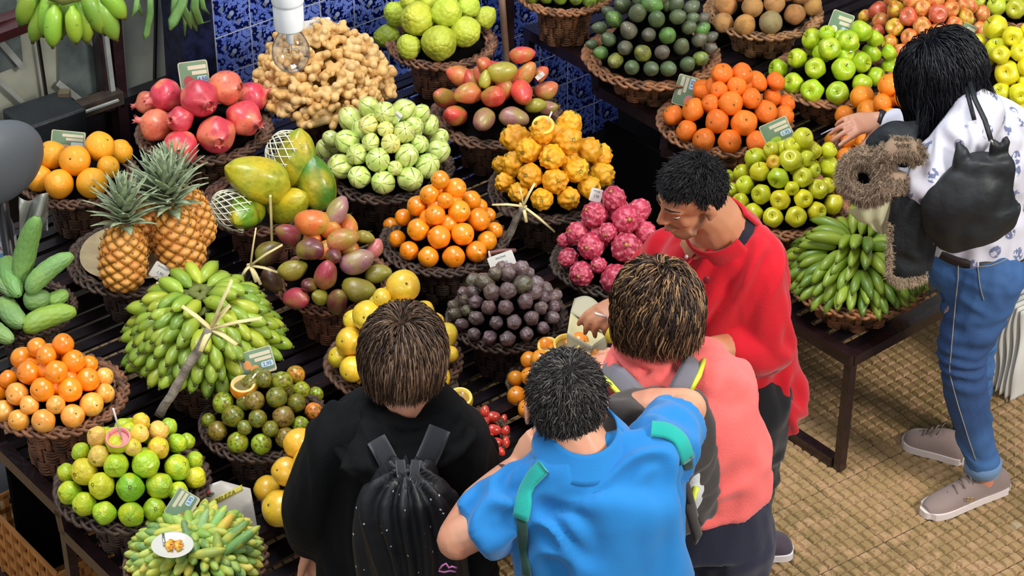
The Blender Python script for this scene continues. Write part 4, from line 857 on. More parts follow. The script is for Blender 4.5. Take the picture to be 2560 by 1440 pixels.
for i, (bx, by, ang, tw, cl, dz, lab, sc) in enumerate([(308, 645, 84, -.35, 's', 0, 'front pineapple standing in the pineapple basket with tall grey green crown', 1.03), (447, 600, 99, -.30, 's', 0, 'right hand pineapple beside the papaya net with a dense crown', 1.08), (368, 560, 80, -.1, 's', 0, 'pineapple half hidden between the two front ones', .9), (478, 545, 108, -.0, 's', 0, 'pineapple leaning behind the right hand pineapple', .95)]):
    cc = BASK['pine']['c']; q = atz(bx, by, cc[2]+(.085 if i < 2 else .11)); a = math.radians(ang); ax = RT*math.cos(a)+np.array([0, .18, .98])*math.sin(a)+np.array([0, .12*(1 if i > 1 else .2), 0]); ax /= np.linalg.norm(ax)
    root = link('pineapple', PM, None, q, frame_z(ax, i*1.3), sc); tag(root, lab, 'pineapple', 'pineapples')
    g = crown_mesh(i); o = g.obj('leaf_crown', LEAFM, root); o.location = (0, 0, .092); o.rotation_euler = (rnd.uniform(-.1, .1), .1, 0)
    g = G(); r2 = random.Random(i)      # little spiky bracts on the eyes
    for k in range(110):
        t = (k+.5)/110; z = -.09+.18*t; e = z/.098; rad = .062*(1-abs(e)**3.2)**.5*(1-.05*e); aa = k*2.39996
        d = np.array([math.cos(aa), math.sin(aa), 0]); p = d*(rad+.002)+np.array([0, 0, z]); g.tube([p, p+d*.005+np.array([0, 0, .005]), p+d*.004+np.array([0, 0, .012])], [.0022, .0014, .0003], 4)
    g.obj('bracts', plain('bract', '#b58a52', .8), root)
# liner leaf disc in the pineapple basket
c = BASK['pine']['c']; R = BASK['pine']['R']; g = G(); g.sheet(lambda u, v: c+np.array([R*.8*v*math.cos(2*math.pi*u)-.01, R*.8*v*math.sin(2*math.pi*u), .004+.012*v*v+.004*math.sin(6*math.pi*u)*v]), 40, 6)
tag(g.obj('paper_liner', plain('dried_leaf_liner', '#b7a37c', .8, n=12, nam=.4)), 'beige dried liner lying under the pineapples', 'liner')
# ---------------------------------------------------------------- papayas with foam nets
def net_sock(name, q, ax, r, L, t0, t1, lab, seed):
    M3 = np.array(frame_z(ax)); g = G(); n = 16
    for fam in (1, -1):
        for k in range(n):
            P = []
            for j in range(15):
                t = t0+(t1-t0)*j/14; a = 2*math.pi*(k/n)+fam*t*2.6; th = math.pi*t; rr = r*(1.04*math.sin(th)**.8+.10)*(1+.16*max(0, (.2-t)/.2)+.02*math.sin(7*a+seed)); z = r*1.52*math.cos(th)*L
                P.append(q+M3 @ np.array([rr*math.cos(a), rr*math.sin(a), z]))
            g.tube(P, .0019, 5)
    return tag(g.obj(name, plain('foam_net', '#dcd9bf', .8)), lab, 'net', 'white foam nets on the papayas')
cP = BASK['papaya']['c']
PAP = [(643, 448, 62, 160, -.5, '#a7a92a', 'large yellow green papaya topmost of the papaya pile'), (742, 396, 55, 80, -.5, '#86992c', 'papaya ripening yellow in the upper foam net'), (790, 458, 52, 100, -.3, '#4f8426', 'green papaya at the side nearest the pepino melons'), (724, 512, 47, 25, -1., '#b0ad28', 'yellow papaya below the big top one'), (614, 530, 47, 240, -1.6, '#6f9a24', 'green papaya in the lower foam net')]
for i, (x, y, r, a, f, col, lab) in enumerate(PAP):
    z = cP[2]+[.13, .12, .06, .045, .045][i]; q = atz(x, y, z); aa = math.radians(a); ax = RT*math.cos(aa)+UP*math.sin(aa)+FW*f; ax /= np.linalg.norm(ax); rr = r/pxm(q)*.93
    put('papaya', 'papaya', q, rr, ax, col, lab, 'papaya', 'papayas', spin=i)
    if i == 1: net_sock('foam_net', q, np.array([.75, -.35, -.35]), rr*1.03, 1.0, .50, .93, 'white foam net around the upper papaya', 1)
    if i == 4: net_sock('foam_net', q+np.array([-.012, .0, .0]), np.array([.9, -.1, -.25]), rr*1.04, 1.15, .42, .97, 'white foam net opened over the lower papaya', 2)
# ---------------------------------------------------------------- long scaly fruits beside the bottle
def scaly_mesh(L, r, s):
    V = []; F = []; nu = 40; nv = 64
    for j in range(nv+1):
        t = j/nv; e = 2*t-1; rad = r*(1-abs(e)**3.2)**.5*(1-.12*e) if abs(e) < 1 else 0; z = L*(t-.5); bx = .07*L*(1-e*e)
        for k in range(nu):
            a = 2*math.pi*k/nu; h = abs(math.sin(a*6+t*L/r*1.5))*abs(math.sin(a*6-t*L/r*1.5)); h = h**.5
            V.append((math.cos(a)*(rad-.0015+.0028*h*(rad > .001))+bx, math.sin(a)*(rad-.0015+.0028*h*(rad > .001)), z))
    for j in range(nv):
        for k in range(nu): F.append((j*nu+k, j*nu+(k+1) % nu, (j+1)*nu+(k+1) % nu, (j+1)*nu+k))
    return V, F
MONS = fruit_mat('skin_scaly', c2='#7fa04e', c2n=12, c2amt=.6, rough=.55, coat=.05, bump=.3, bn=260, bd=.003)
cM = BASK['monst']['c']
for i, (x0, y0, x1, y1, w, z, col, lab) in enumerate([(52, 706, 92, 548, 27, .14, '#6f9a4c', 'tallest scaly green fruit standing beside the water bottle'), (72, 728, 178, 640, 24, .12, '#6b9150', 'long scaly fruit leaning toward the pineapples'), (20, 655, 45, 735, 27, .13, '#6c9850', 'scaly fruit directly below the water bottle'), (62, 752, 124, 742, 25, .10, '#6c8e50', 'short grey green scaly fruit in the middle of its basket'), (10, 750, 55, 808, 27, .07, '#7a9c5c', 'stubby scaly fruit showing its round end'), (122, 756, 168, 732, 19, .09, '#7aa040', 'small scaly fruit behind the lowest light green one'), (62, 820, 185, 778, 27, .06, '#8aa838', 'lowest light green scaly fruit above the orange pyramid'), (-15, 700, 30, 735, 18, .12, '#82a06a', 'small scaly fruit at the very edge of the photo'), (-22, 815, 28, 850, 22, .04, '#87a868', 'scaly fruit cut by the photo edge in the front')]):
    a = atz(x0, y0, cM[2]+z*.6); b = atz(x1, y1, cM[2]+z*.6+(.05 if i == 0 else .01)); 
    if i == 0: a = aty(x0, y0, cM[1]-.01); b = aty(x1, y1, cM[1]+.03)
    if i == 1: a = aty(x0, y0, cM[1]-.06); b = aty(x1, y1, cM[1]-.0)
    L = np.linalg.norm(b-a)*1.10; q = (a+b)/2; r = w/pxm(q); V, F = scaly_mesh(L, r, i)
    o = link('scaly_fruit', mesh('scaly_fruit', V, F, MONS), None, q, frame_z(b-a, i*1.1), None, col); tag(o, lab, 'fruit', 'long scaly green fruits')
    if i in (0, 4): 
        g = G(); g.tube([(0, 0, -L*.49), (0, 0, -L*.53)], [.009, .007], 8); g.obj('stem', GRN, o)
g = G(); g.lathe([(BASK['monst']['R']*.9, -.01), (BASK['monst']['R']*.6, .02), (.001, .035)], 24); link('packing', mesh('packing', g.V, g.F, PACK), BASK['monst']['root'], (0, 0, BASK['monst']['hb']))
# ---------------------------------------------------------------- writing and price cards
def text_mesh(txt, size, mat, depth=.0004):
    cu = bpy.data.curves.new('t', 'FONT'); cu.body = txt; cu.size = size; cu.extrude = depth; cu.align_x = 'CENTER'; cu.align_y = 'CENTER'; cu.resolution_u = 2
    o = bpy.data.objects.new('t', cu); COL.objects.link(o); dg = bpy.context.evaluated_depsgraph_get(); dg.update()
    me = bpy.data.meshes.new_from_object(o.evaluated_get(dg)); COL.objects.unlink(o); bpy.data.objects.remove(o); me.materials.clear(); me.materials.append(mat); return me
def rrect(w, h, r, n=4):
    P = []
    for cx, cy, a0 in ((w/2-r, h/2-r, 0), (-w/2+r, h/2-r, 90), (-w/2+r, -h/2+r, 180), (w/2-r, -h/2+r, 270)):
        for k in range(n+1):
            a = math.radians(a0+90*k/n); P.append((cx+r*math.cos(a), cy+r*math.sin(a)))
    return P
def plate(P, z0, z1):
    n = len(P); V = [(x, y, z0) for x, y in P]+[(x, y, z1) for x, y in P]
    return V, [tuple(reversed(range(n))), tuple(range(n, 2*n))]+[(i, (i+1) % n, n+(i+1) % n, n+i) for i in range(n)]
CARDW = plain('card_white', '#d9d6d0', .45, n=6, nam=.1); CARDG = plain('card_green', '#7f9c7d', .35, n=8, nam=.3, coat=.2); CARDT = plain('card_cream', '#c9c0a2', .5)
PRNT = plain('print_grey', '#5b6070', .6); PRNB = plain('print_blue', '#4d6fa0', .5); STRIP = plain('name_strip', '#dccfb4', .5); PRB = plain('price_pad', '#c3d8e6', .4)
def card_frame(pos, roll, tiltback=.35, yaw=0):
    n = (CO-np.array(pos)); n = n/np.linalg.norm(n); n = n+np.array([yaw, 0, -tiltback]); n /= np.linalg.norm(n)
    r = math.radians(roll); x = RT-n*(RT @ n); x /= np.linalg.norm(x); y = np.cross(n, x)
    X = x*math.cos(r)+y*math.sin(r); Y = np.cross(n, X); return Matrix((X, Y, n)).transposed()
def card(pos, wpx, hpx, roll, label, style='white', price=None, pic=None, yaw=0, tb=.2):
    s = pxm(pos); w, h = wpx/s, hpx/s; M3 = card_frame(pos, roll, tb, yaw)
    base = CARDW if style == 'white' else CARDT
    V, F = plate(rrect(w, h, min(w, h)*.09), -.0012, 0); root = link('price_card', mesh('price_card', V, F, base, False), None, pos, M3)
    tag(root, label, 'price card')
    def sub(nm, mat, x, y, ww, hh, z=.0006, r=.15, rot=0):
        V, F = plate(rrect(ww*w, hh*h, min(ww*w, hh*h)*r), 0, z); return link(nm, mesh(nm, V, F, mat, False), root, (x*w, y*h, .0002), (0, 0, rot))
    if style == 'green':
        sub('green_print', CARDG, 0, .04, .93, .86, .0005, .08)
        sub('name_strip', STRIP, .13, .27, .62, .14, .001); sub('name_strip', STRIP, .19, .08, .50, .13, .001)
        pad = sub('price_pad', PRB, .27, -.16, .36, .22, .0012, .3)
        if price: link('price_writing', text_mesh(price, h*.2, PRNB), root, (.27*w, -.16*h, .0018))
        if pic:
            g = G(); 
            for (cx, cy, rx, ry, k) in pic[1]:
                P = [(cx*w+rx*w*math.cos(a*.3142), cy*h+ry*h*math.sin(a*.3142)) for a in range(20)]; V, F = plate(P, 0, .0012+k*.0003); g.add(V, F)
            g.V = [(x, y, z+.0002) for x, y, z in g.V]; g.obj('fruit_picture', plain('pic_'+pic[0], pic[0], .5), root, False)
    else:
        link('name_writing', text_mesh(price or 'FRUTA', h*.16, PRNT), root, (0, .30*h, .0003))
        link('price_writing', text_mesh('1,95', h*.26, PRNT), root, (.05*w, -.08*h, .0003))
    return root
def on_heap(px, py, key, back=.0):
    c = BASK[key]['c']; q = aty(px, py, c[1]+back); return q
C_ = card
C_(on_heap(485, 188, 'pomeg', .06), 74, 72, 6, 'green price card with a pomegranate picture standing on the pomegranates', 'green', '4,50', ('#b5444e', [(-.2, -.2, .17, .2, 0), (-.02, -.27, .1, .12, 1)]))
C_(on_heap(170, 352, 'orangeL', .10), 84, 50, -8, 'green card behind the large oranges at the black case', 'green', None, ('#e0a070', [(-.05, -.35, .2, .15, 0)]))
C_(on_heap(795, 72, 'ginger', .02), 70, 50, 9, 'white paper card on top of the ginger heap', 'white', 'GENGIBRE')
C_(on_heap(985, 305, 'pepino', -.02), 22, 56, -38, 'narrow white folded card stuck between the striped pepino melons', 'white', 'PEPINO', yaw=.5)
C_(on_heap(1256, 656, 'dark', .10), 66, 46, 20, 'white card behind the dark brown fruits beside the central pyramid', 'white', 'ANONA')
C_(on_heap(1490, 488, 'dragon', .02), 30, 34, -14, 'small lilac white card above the dragon fruits', 'white', 'PITAIA')
C_(atz(400, 680, BASK['pine']['c'][2]+.025), 44, 42, -33, 'white card lying between the two front pineapples', 'white', 'ANANAS')
C_(on_heap(420, 717, 'banC', .08), 60, 22, -4, 'small cream card tucked behind the stubby green bananas', 'white', 'BANANA')
C_(on_heap(643, 905, 'passG', .08), 86, 66, 15, 'green price card with orange fruit picture above the mottled heap', 'green', '2,95', ('#e39a5a', [(-.30, -.02, .12, .18, 0), (-.12, -.22, .13, .14, 1)]))
C_(on_heap(455, 1264, 'guava', -.16), 76, 62, 57, 'green price card leaning on the front of the guava basket', 'green', '3,95', ('#d07a4c', [(-.3, -.25, .15, .13, 0)]))
C_(on_heap(481, 1300, 'guava', -.165), 44, 32, 60, 'small white label below the guava price card', 'white', 'GOIABA')
C_(on_heap(1716, 228, 'clem', .10), 78, 58, 75, 'tilted pale green card at the top of the clementines', 'green', '1,95', ('#e08a80', [(-.3, -.2, .2, .2, 0)]))
C_(on_heap(1942, 330, 'appY', .08), 74, 60, 26, 'green price card with a green apple picture above the apple pyramid', 'green', '1,95', ('#a9c540', [(-.15, -.3, .2, .14, 0)]))
C_(on_heap(2100, 62, 'appG', .06), 56, 66, -18, 'green price card standing on the shiny green apples', 'green', '1,65', ('#dfe0b8', [(-.2, -.22, .16, .14, 0)]))
C_(on_heap(2418, 82, 'app2', .12), 34, 46, -24, 'green price card behind the dark hair', 'green', '2,45', ('#c8a060', [(-.2, -.25, .15, .12, 0)]))
C_(on_heap(1112, 935, 'yell', .0), 46, 84, 20, 'green price card beside the earring of the person in black', 'green', '1,95', None)
C_(on_heap(1350, 190, 'mango2', .02), 24, 12, 40, 'tiny white tag between the mangoes before the tiles', 'white', 'MANGA')
for (px, py, key, bk, w, h, roll, lab) in [(655, 945, 'passG', .065, 34, 60, 5, 'clear plastic holder under the mottled heap price card'), (1940, 365, 'appY', .075, 34, 36, 20, 'clear holder under the green apple picture card'), (1742, 252, 'clem', .09, 50, 30, 25, 'pinkish clear holder beside the tilted clementine card'), (1098, 975, 'yell', .0, 50, 50, 20, 'clear holder under the card beside the earring')]:
    q = on_heap(px, py, key, bk); s = pxm(q); V, F = plate(rrect(w/s, h/s, .003), -.001, 0)
    tag(link('card_holder', mesh('card_holder', V, F, plain('clear_plastic', '#b9b3a8', .2, coat=.5), False), None, q, card_frame(q, roll, .2)), lab, 'card holder')
# ---------------------------------------------------------------- split canes with splayed ends
CANE = plain('cane_bark', '#8d8274', .75, n=30, nam=.6, bump=.5, bn=60); PITH = plain('cane_pith', '#e0cf94', .6, n=40, nam=.15)
def cane(base, head, rad, tips, label, tipw=.008):
    root = empty('split_cane', base); tag(root, label, 'cane', 'splayed canes'); B0 = np.array(base)
    g = G(); b, h = np.array(base), np.array(head); n = 9; r = random.Random(len(label))
    P = [b+(h-b)*i/n+np.array([r.uniform(-.002, .002), 0, r.uniform(-.002, .002)]) for i in range(n+1)]
    g.tube([p-B0 for p in P], [rad*(1.12 if i % 3 == 0 else 1) for i in range(n+1)], 10); g.obj('shaft', CANE, root)
    for (tx, ty, dy) in tips:
        t = aty(tx, ty, h[1]+dy); g = G(); m = (h+t)/2+np.array([0, 0, .004]); g.tube([h-B0-(t-h)*.12, m-B0, t-B0], [(tipw*.55, .0035), (tipw*.6, .003), (tipw*.5, .0022)], 6); g.obj('splint', PITH, root)
    return root
h1 = aty(527, 822, BASK['banC']['c'][1]-.22); b1 = aty(398, 1040, BASK['banC']['c'][1]-.30)
cane(b1, h1, .0125, [(580, 700, .03), (455, 765, .02), (655, 795, -.02), (592, 862, -.04), (500, 878, -.05), (575, 762, .03)], 'thick grey cane with splayed pale splints in front of the green bananas', .016)
h2 = aty(626, 664, BASK['mangoC']['c'][1]-.06); b2 = aty(600, 750, BASK['mangoC']['c'][1]-.02)
cane(b2, h2, .008, [(640, 570, .02), (706, 612, .0), (697, 682, -.02), (652, 712, -.03), (604, 690, -.02), (640, 706, -.03)], 'splayed cane left of the maroon mangoes', .011)
h3 = aty(1308, 516, BASK['pitaY']['c'][1]-.2); b3 = aty(1262, 612, BASK['pitaY']['c'][1]-.2)
cane(b3, h3, .011, [(1337, 458, .02), (1230, 512, .0), (1387, 580, -.03), (1316, 556, -.03), (1300, 470, .01)], 'splayed cane under the knobbly yellow pyramid', .010)
g = G(); a = aty(680, 600, BASK['papaya']['c'][1]-.2); b = aty(676, 490, BASK['papaya']['c'][1]-.2); g.bar(a, b, .012, .006); tag(g.obj('cane_slat', PITH, None, False), 'pale upright cane slat in front of the yellow papaya', 'cane')
g = G(); a = aty(1225, 632, BASK['tang']['c'][1]-.16); b = aty(1288, 626, BASK['tang']['c'][1]-.12); g.tube([a, (a+b)/2+np.array([0, 0, .004]), b], [.005, .0055, .006], 8); tag(g.obj('twig', plain('twig_red', '#7c4f48', .7), None), 'reddish twig beside the white card at the central pyramid', 'twig')
g = G(); a = aty(1222, 628, BASK['tang']['c'][1]-.17); b = aty(1231, 676, BASK['tang']['c'][1]-.17); g.tube([a, (a+b)/2, b], [.003, .0038, .003], 8); g.tube([b+np.array([-.006, 0, .004]), b+np.array([-.008, 0, -.004])], .0025, 6); g.tube([b+np.array([.004, 0, .006]), b+np.array([.008, 0, -.004])], .0025, 6)
tag(g.obj('wooden_clip', plain('clip_wood', '#c9a79c', .6), None), 'thin pinkish wooden clip left of the white card', 'clip')
g = G(); a = atn(1253, -20, -5.20); b = atn(1266, 140, -5.20); g.tube([a, (a+b)/2, b, b-np.array([0, 0, .25])], .012, 10); tag(g.obj('wooden_pole', plain('pole_wood', '#7a5c48', .6, n=20), None), 'brown wooden pole before the blue tiles', 'pole')
g = G(); a = atn(1275, -20, -5.24); g.bar(a+np.array([0,0,.1]), a-np.array([0, 0, .6]), .03, .03); tag(g.obj('support_post', FRM, None, False), 'dark metal support post beside the brown wooden pole', 'post')
# cut fruits: hollow halves with a stick or spoon
def cut_fruit(q, r, axis, skin, flesh, pulp, label, stick=None, kind='cut_fruit', hollow=.80):
    M3 = frame_z(axis); root = empty(kind, q); root.rotation_euler = M3.to_euler(); tag(root, label, 'cut fruit')
    g = G(); n = 12; pr = [(r*math.sin(math.pi*(1-i/n*.62)), r*math.cos(math.pi*(1-i/n*.62))) for i in range(n+1)]; pr[0] = (.0005, -r); g.lathe(pr, 32); g.obj('skin', skin, root)
    top = pr[-1]; ri = top[0]*hollow; g = G(); g.lathe([top, (top[0]*.97, top[1]+.0015), (ri, top[1]+.001), (ri*.94, top[1]-r*.35), (ri*.7, top[1]-r*.55)], 32); g.obj('rind', flesh, root)
    g = G(); g.lathe([(ri*.90, top[1]-r*.28), (ri*.5, top[1]-r*.25), (.0005, top[1]-r*.24)], 24); g.obj('pulp', pulp, root)
    if stick:
        g = G(); a = np.array([ri*.3, 0, top[1]-r*.3]); d = np.array(stick); g.tube([a, a+d], [.0027, .0027], 8); g.obj('stick', plain('white_stick', '#e6dcd8', .5), root)
    return root
SKO = plain('cut_skin_orange', '#f08a18', .35, coat=.4); RIN = plain('rind_cream', '#e8cf86', .6); PLP = plain('pulp_grey', '#7a6e3e', .25, coat=.6)
cut_fruit(aty(608, 968, BASK['passG']['c'][1]-.02), .035, (0.05, -.15, 1), SKO, RIN, PLP, 'hollowed orange passion fruit half on the mottled heap', (.03, .01, .028), hollow=.78)
cut_fruit(aty(297, 1100, BASK['guava']['c'][1]-.055), .034, (0, -.35, 1), plain('cut_guava_skin', '#c6c32c', .4, coat=.3), plain('guava_pink', '#e58c86', .5), plain('guava_pulp', '#d9706c', .4), 'cut open pink guava with a white straw on top of the guavas', (-.008, .02, .110), hollow=.85)
cut_fruit(aty(1417, 868, BASK['tam']['c'][1]-.02), .040, (0, -.25, 1), plain('cut_skin_amber', '#e5a022', .35, coat=.4), plain('rind_yellow', '#edc45a', .5), plain('pulp_brown', '#8a6420', .3, coat=.5), 'large hollowed amber fruit cup above the curly grey head', None, hollow=.84)
cut_fruit(aty(1370, 868, BASK['tam']['c'][1]-.0), .030, (-.2, -.25, 1), _M['cut_skin_amber'], _M['rind_yellow'], _M['pulp_brown'], 'smaller cut amber fruit left of the large fruit cup', None, hollow=.75)
cut_fruit(aty(1150, 1000, BASK['redtam']['c'][1]+.08), .036, (0, -.3, 1), plain('cut_skin_yellow', '#e8c23c', .35, coat=.4), plain('rind_lemon', '#f2d76a', .5), plain('pulp_ochre', '#a87c1c', .3), 'hollowed yellow fruit cup above the red tamarillos', (-.0, .0, .03), hollow=.8)
q = aty(1358, 318, BASK['pitaY']['c'][1]-.02); cut_fruit(q, .036, (0, -.5, 1), fmat('pitaya_yellow'), plain('pitaya_rim', '#f0c050', .5), plain('pitaya_flesh', '#c9903c', .4), 'opened yellow dragon fruit with a white stick on the knobbly pyramid', (.018, .02, .05), hollow=.7)
for o in bpy.data.objects:
    if o.name.startswith('skin') and o.data and o.data.materials and o.data.materials[0].name.startswith('skin_pitaya'): o.color = lin('#f2b21c')
cut_fruit(aty(920, 958, BASK['yell']['c'][1]-.1), .030, (-.2, -.7, .6), plain('cut_skin_y2', '#e9c23a', .35, coat=.4), plain('rind_y2', '#e3b64a', .5), plain('pulp_y2', '#c27a2c', .4), 'split yellow fruit at the edge beside the bobbed hair', None, hollow=.6)
# saucer with passion fruit pulp and spoon
q = atz(432, 1370, BASK['curuba']['c'][2]+.122); root = empty('saucer', q); root.rotation_euler = (.10, .03, 0); tag(root, 'white oval saucer of sliced orange fruit resting on the finger fruits', 'saucer')
g = G(); pr = [(.0005, 0), (.022, 0), (.030, .002), (.050, .010), (.051, .012), (.047, .011), (.028, .005), (.0005, .004)]; g.lathe(pr, 40); g.V = [(x*1.02, y*.86, z) for x, y, z in g.V]; g.obj('dish', plain('porcelain', '#dcd9cc', .2, coat=.5), root)
g = G(); r = random.Random(4)
for k in range(26):
    a = r.uniform(0, 6.28); d = .021*math.sqrt(r.random()); g.ell((.006+d*math.cos(a), d*math.sin(a)*.8, .009+r.uniform(0, .006)), (.005, .0035, .003), nu=8, nv=6)
o = g.obj('pulp', plain('orange_pulp', '#e69322', .25, coat=.6), root); o['kind'] = 'stuff'
g = G(); g.tube([(-.004, -.016, .008), (-.012, .0, .013), (-.004, .018, .010)], [(.007, .003)]*3, 8); g.tube([(.018, -.016, .009), (.010, -.0, .014), (.018, .016, .010)], [(.006, .003)]*3, 8); g.obj('slice', plain('slice_yellow', '#f0b93c', .35), root)
tag_sp = G(); tag_sp.tube([(-.018, .0, .010), (-.022, .010, .013), (-.026, .03, .02)], [(.005, .0012), (.003, .001), (.003, .001)], 8); o = tag_sp.obj('spoon', plain('steel', '#a8a8a4', .25, metal=.8), None); o.location = Vector(q); o.rotation_euler = (.1, .03, 0); tag(o, 'small steel spoon lying in the white saucer', 'spoon')
# ---------------------------------------------------------------- light bulb hanging in front
GL = bpy.data.materials.new('bulb_glass'); GL.use_nodes = True; _t = GL.node_tree; _t.nodes.remove(_t.nodes['Principled BSDF'])
_tr = _t.nodes.new('ShaderNodeBsdfTransparent'); _tr.inputs[0].default_value = (.90, .91, .93, 1); _gl = _t.nodes.new('ShaderNodeBsdfGlossy'); _gl.inputs['Roughness'].default_value = .03
_lw = _t.nodes.new('ShaderNodeLayerWeight'); _lw.inputs['Blend'].default_value = .28; _mx = _t.nodes.new('ShaderNodeMixShader')
_t.links.new(_lw.outputs['Facing'], _mx.inputs[0]); _t.links.new(_tr.outputs[0], _mx.inputs[1]); _t.links.new(_gl.outputs[0], _mx.inputs[2]); _t.links.new(_mx.outputs[0], _t.nodes['Material Output'].inputs[0])
q = CO+ray(727, 128)*3.45; root = empty('light_bulb', q); tag(root, 'clear glass light bulb hanging from a white socket above the ginger', 'light bulb')
g = G(); g.lathe([(.0004, -.034), (.010, -.0325), (.020, -.027), (.0275, -.016), (.0300, -.003), (.0285, .010), (.022, .024), (.0165, .033), (.0150, .042)], 40); g.obj('glass', GL, root)
g = G(); g.lathe([(.0004, .046), (.006, .044), (.006, .016), (.0035, .012), (.0004, .011)], 16); g.obj('stem_mount', plain('mount', '#d8d8d4', .2, coat=.5), root)
g = G(); 
for a in (0, 1.57, 3.14, 4.71): g.tube([(.003*math.cos(a), .003*math.sin(a), .014), (.012*math.cos(a), .012*math.sin(a), .004), (.013*math.cos(a), .013*math.sin(a), -.002)], .0006, 5)
g.tube([(.013*math.cos(a*.785), .013*math.sin(a*.785), -.002+.002*(a % 2)) for a in range(9)], .0005, 5); g.obj('filament', plain('wire', '#c9c4b8', .3, metal=.6), root)
so = empty('lamp_socket', q+np.array([0, 0, .040])); tag(so, 'white plastic lamp socket holding the clear bulb', 'lamp socket')
WP = plain('white_plastic', '#eceeee', .35, coat=.3)
g = G(); g.lathe([(.0004, 0), (.0225, 0), (.0235, .003), (.0235, .040), (.0225, .043), (.0245, .044), (.0255, .048), (.0255, .075), (.022, .082), (.012, .095), (.0004, .098)], 40); g.obj('shell', WP, so)
g = G(); g.tube([(0, 0, .09), (0.002, 0, .5), (0, 0, 1.2)], .003, 8); g.obj('cord', WP, so)
# ---------------------------------------------------------------- water bottle, grey chair back, carrier bag, leaves, crate, papers
q = atn(8, 575, -4.72); q = np.array([q[0], q[1], ZT['B']]); q = atz(6, 600, ZT['B']+.17); q[2] = ZT['B']
root = empty('water_bottle', q); tag(root, 'clear plastic water bottle with blue cap at the photo edge', 'bottle')
PET = plain('pet_plastic', '#a9b2bf', .08, n=14, nam=.35, coat=1)
g = G(); pr = [(.0005, .002), (.032, 0), (.038, .008)]+[(.038-.0016*(i % 2), .02+.009*i) for i in range(10)]+[(.039, .12), (.040, .13), (.040, .20), (.039, .215), (.034, .238), (.022, .262), (.0145, .272), (.0135, .285)]; g.lathe(pr, 36); g.obj('body', PET, root)
g = G(); g.lathe([(.0155, .283), (.0155, .298), (.013, .301), (.0005, .301)], 24); g.obj('cap', plain('blue_cap', '#4a5fb4', .4), root)
g = G(); g.lathe([(.0408, .133), (.0408, .150)], 36); g.obj('label_band_blue', plain('label_blue', '#7fb0d8', .4), root)
g = G(); g.lathe([(.0407, .150), (.0407, .190)], 36); g.obj('label_band', plain('label_white', '#e3e3ea', .4), root)
tm = text_mesh('Luso', .026, plain('label_red', '#a84a4a', .5)); 
for v in tm.vertices:
    a = v.co.x/.0412-math.pi/2+.3; z = v.co.y+.170+.15*v.co.x; rr = .0412+v.co.z; v.co = (rr*math.cos(a), rr*math.sin(a), z)
link('label_writing', tm, root)
GR = plain('grey_shell', '#565a5f', .5, bump=.05)
q0 = atn(-10, 410, -4.98)
g = G(); g.ell(q0, (.155, .06, .125), np.array(Matrix.Rotation(PHI+.1, 3, 'Z')), 36, 24); cb_ = tag(g.obj('chair_back', GR), 'rounded grey padded chair back at the photo edge', 'chair'); g = G(); g.tube([q0-[0, 0, .10], q0*[1, 1, 0]+[0, 0, .02]], .018, 10); g.lathe([(.001, .03), (.16, .02), (.17, 0), (.001, 0)], 24, q0*[1, 1, 0]); g.obj('pedestal', BLK, cb_)
g = G(); g.sheet(lambda u, v: atn(48+72*u, 492+95*v+10*math.sin(5*u), -4.86+.03*math.sin(9*u+4*v)+.02*v), 16, 10, .002); tag(g.obj('plastic_bag', plain('clear_bag', '#8f9188', .25, coat=.5, n=20)), 'crumpled clear grey plastic bag behind the tallest scaly fruit', 'bag')
# printed carrier bag
BAGM = plain('carrier_bag', '#b5aea6', .4, n=9, nam=.15, bump=.3, bn=14, coat=.2)
cb = atz(570, 1268, ZT['D']+.10)
bx = np.array([.95, .22, .05]); by = np.array([-.18, .62, .78]); bx /= np.linalg.norm(bx); by -= bx*(bx @ by); by /= np.linalg.norm(by); bn = np.cross(bx, by)
def bagp(x, y): return cb+bx*x+by*y+bn*(.006*math.sin(40*x+9)+.006*math.sin(35*y+20*x))
root = empty('carrier_bag', cb); tag(root, 'pale printed carrier bag with a yellow band lying beside the guava basket', 'bag')
def bq(u, v):
    x = -.065+.13*u; y = -.06+.12*v*(1-.35*abs(u-.45)); return bagp(x, y+.02*(1-u)*v-.012*u*(1-v))-cb
g = G(); g.sheet(bq, 24, 20, .003); g.obj('sheet', BAGM, root)
def band(x0, x1, y0, sl, hh): 
    g = G(); g.sheet(lambda u, v: bagp(x0+(x1-x0)*u, y0+sl*u+hh*v)+bn*.0018-cb, 16, 3, .0008); return g
band(-.055, .045, .006, .030, .015).obj('yellow_band', plain('band_yellow', '#b9ae3a', .5), root)
tm = text_mesh('BELEZA', .0165, plain('band_writing', '#57521a', .5), .0003); M4 = Matrix((bx, by, bn)).transposed()
for v in tm.vertices:
    x = v.co.x*1.0-.002; y = v.co.y+.0285+.30*x; p = bagp(x, y)+bn*(.0034+v.co.z)-cb; v.co = p
link('band_lettering', tm, root)
g = G(); p = bagp(-.045, .052)-cb; g.ell(p+bn*.003, (.008, .012, .003), np.stack([bx, by, bn], 1), 12, 8); g.obj('red_flower_print', plain('flower_red', '#a62f4a', .5), root)
g = G(); 
for (x, y) in ((-.052, .040), (-.040, .038), (-.034, .042)): g.ell(bagp(x, y)-cb+bn*.003, (.006, .0035, .002), np.stack([bx, by, bn], 1), 10, 6)
g.obj('leaf_print', plain('leaf_print', '#3c5a34', .5), root)
g = G(); 
for (x, y, r_) in ((.022, -.030, .004), (.030, -.034, .0035)): g.ell(bagp(x, y)-cb+bn*.002, (r_, r_, .001), np.stack([bx, by, bn], 1), 10, 6)
g.obj('dot_print', plain('dot_print', '#6d7482', .5), root)
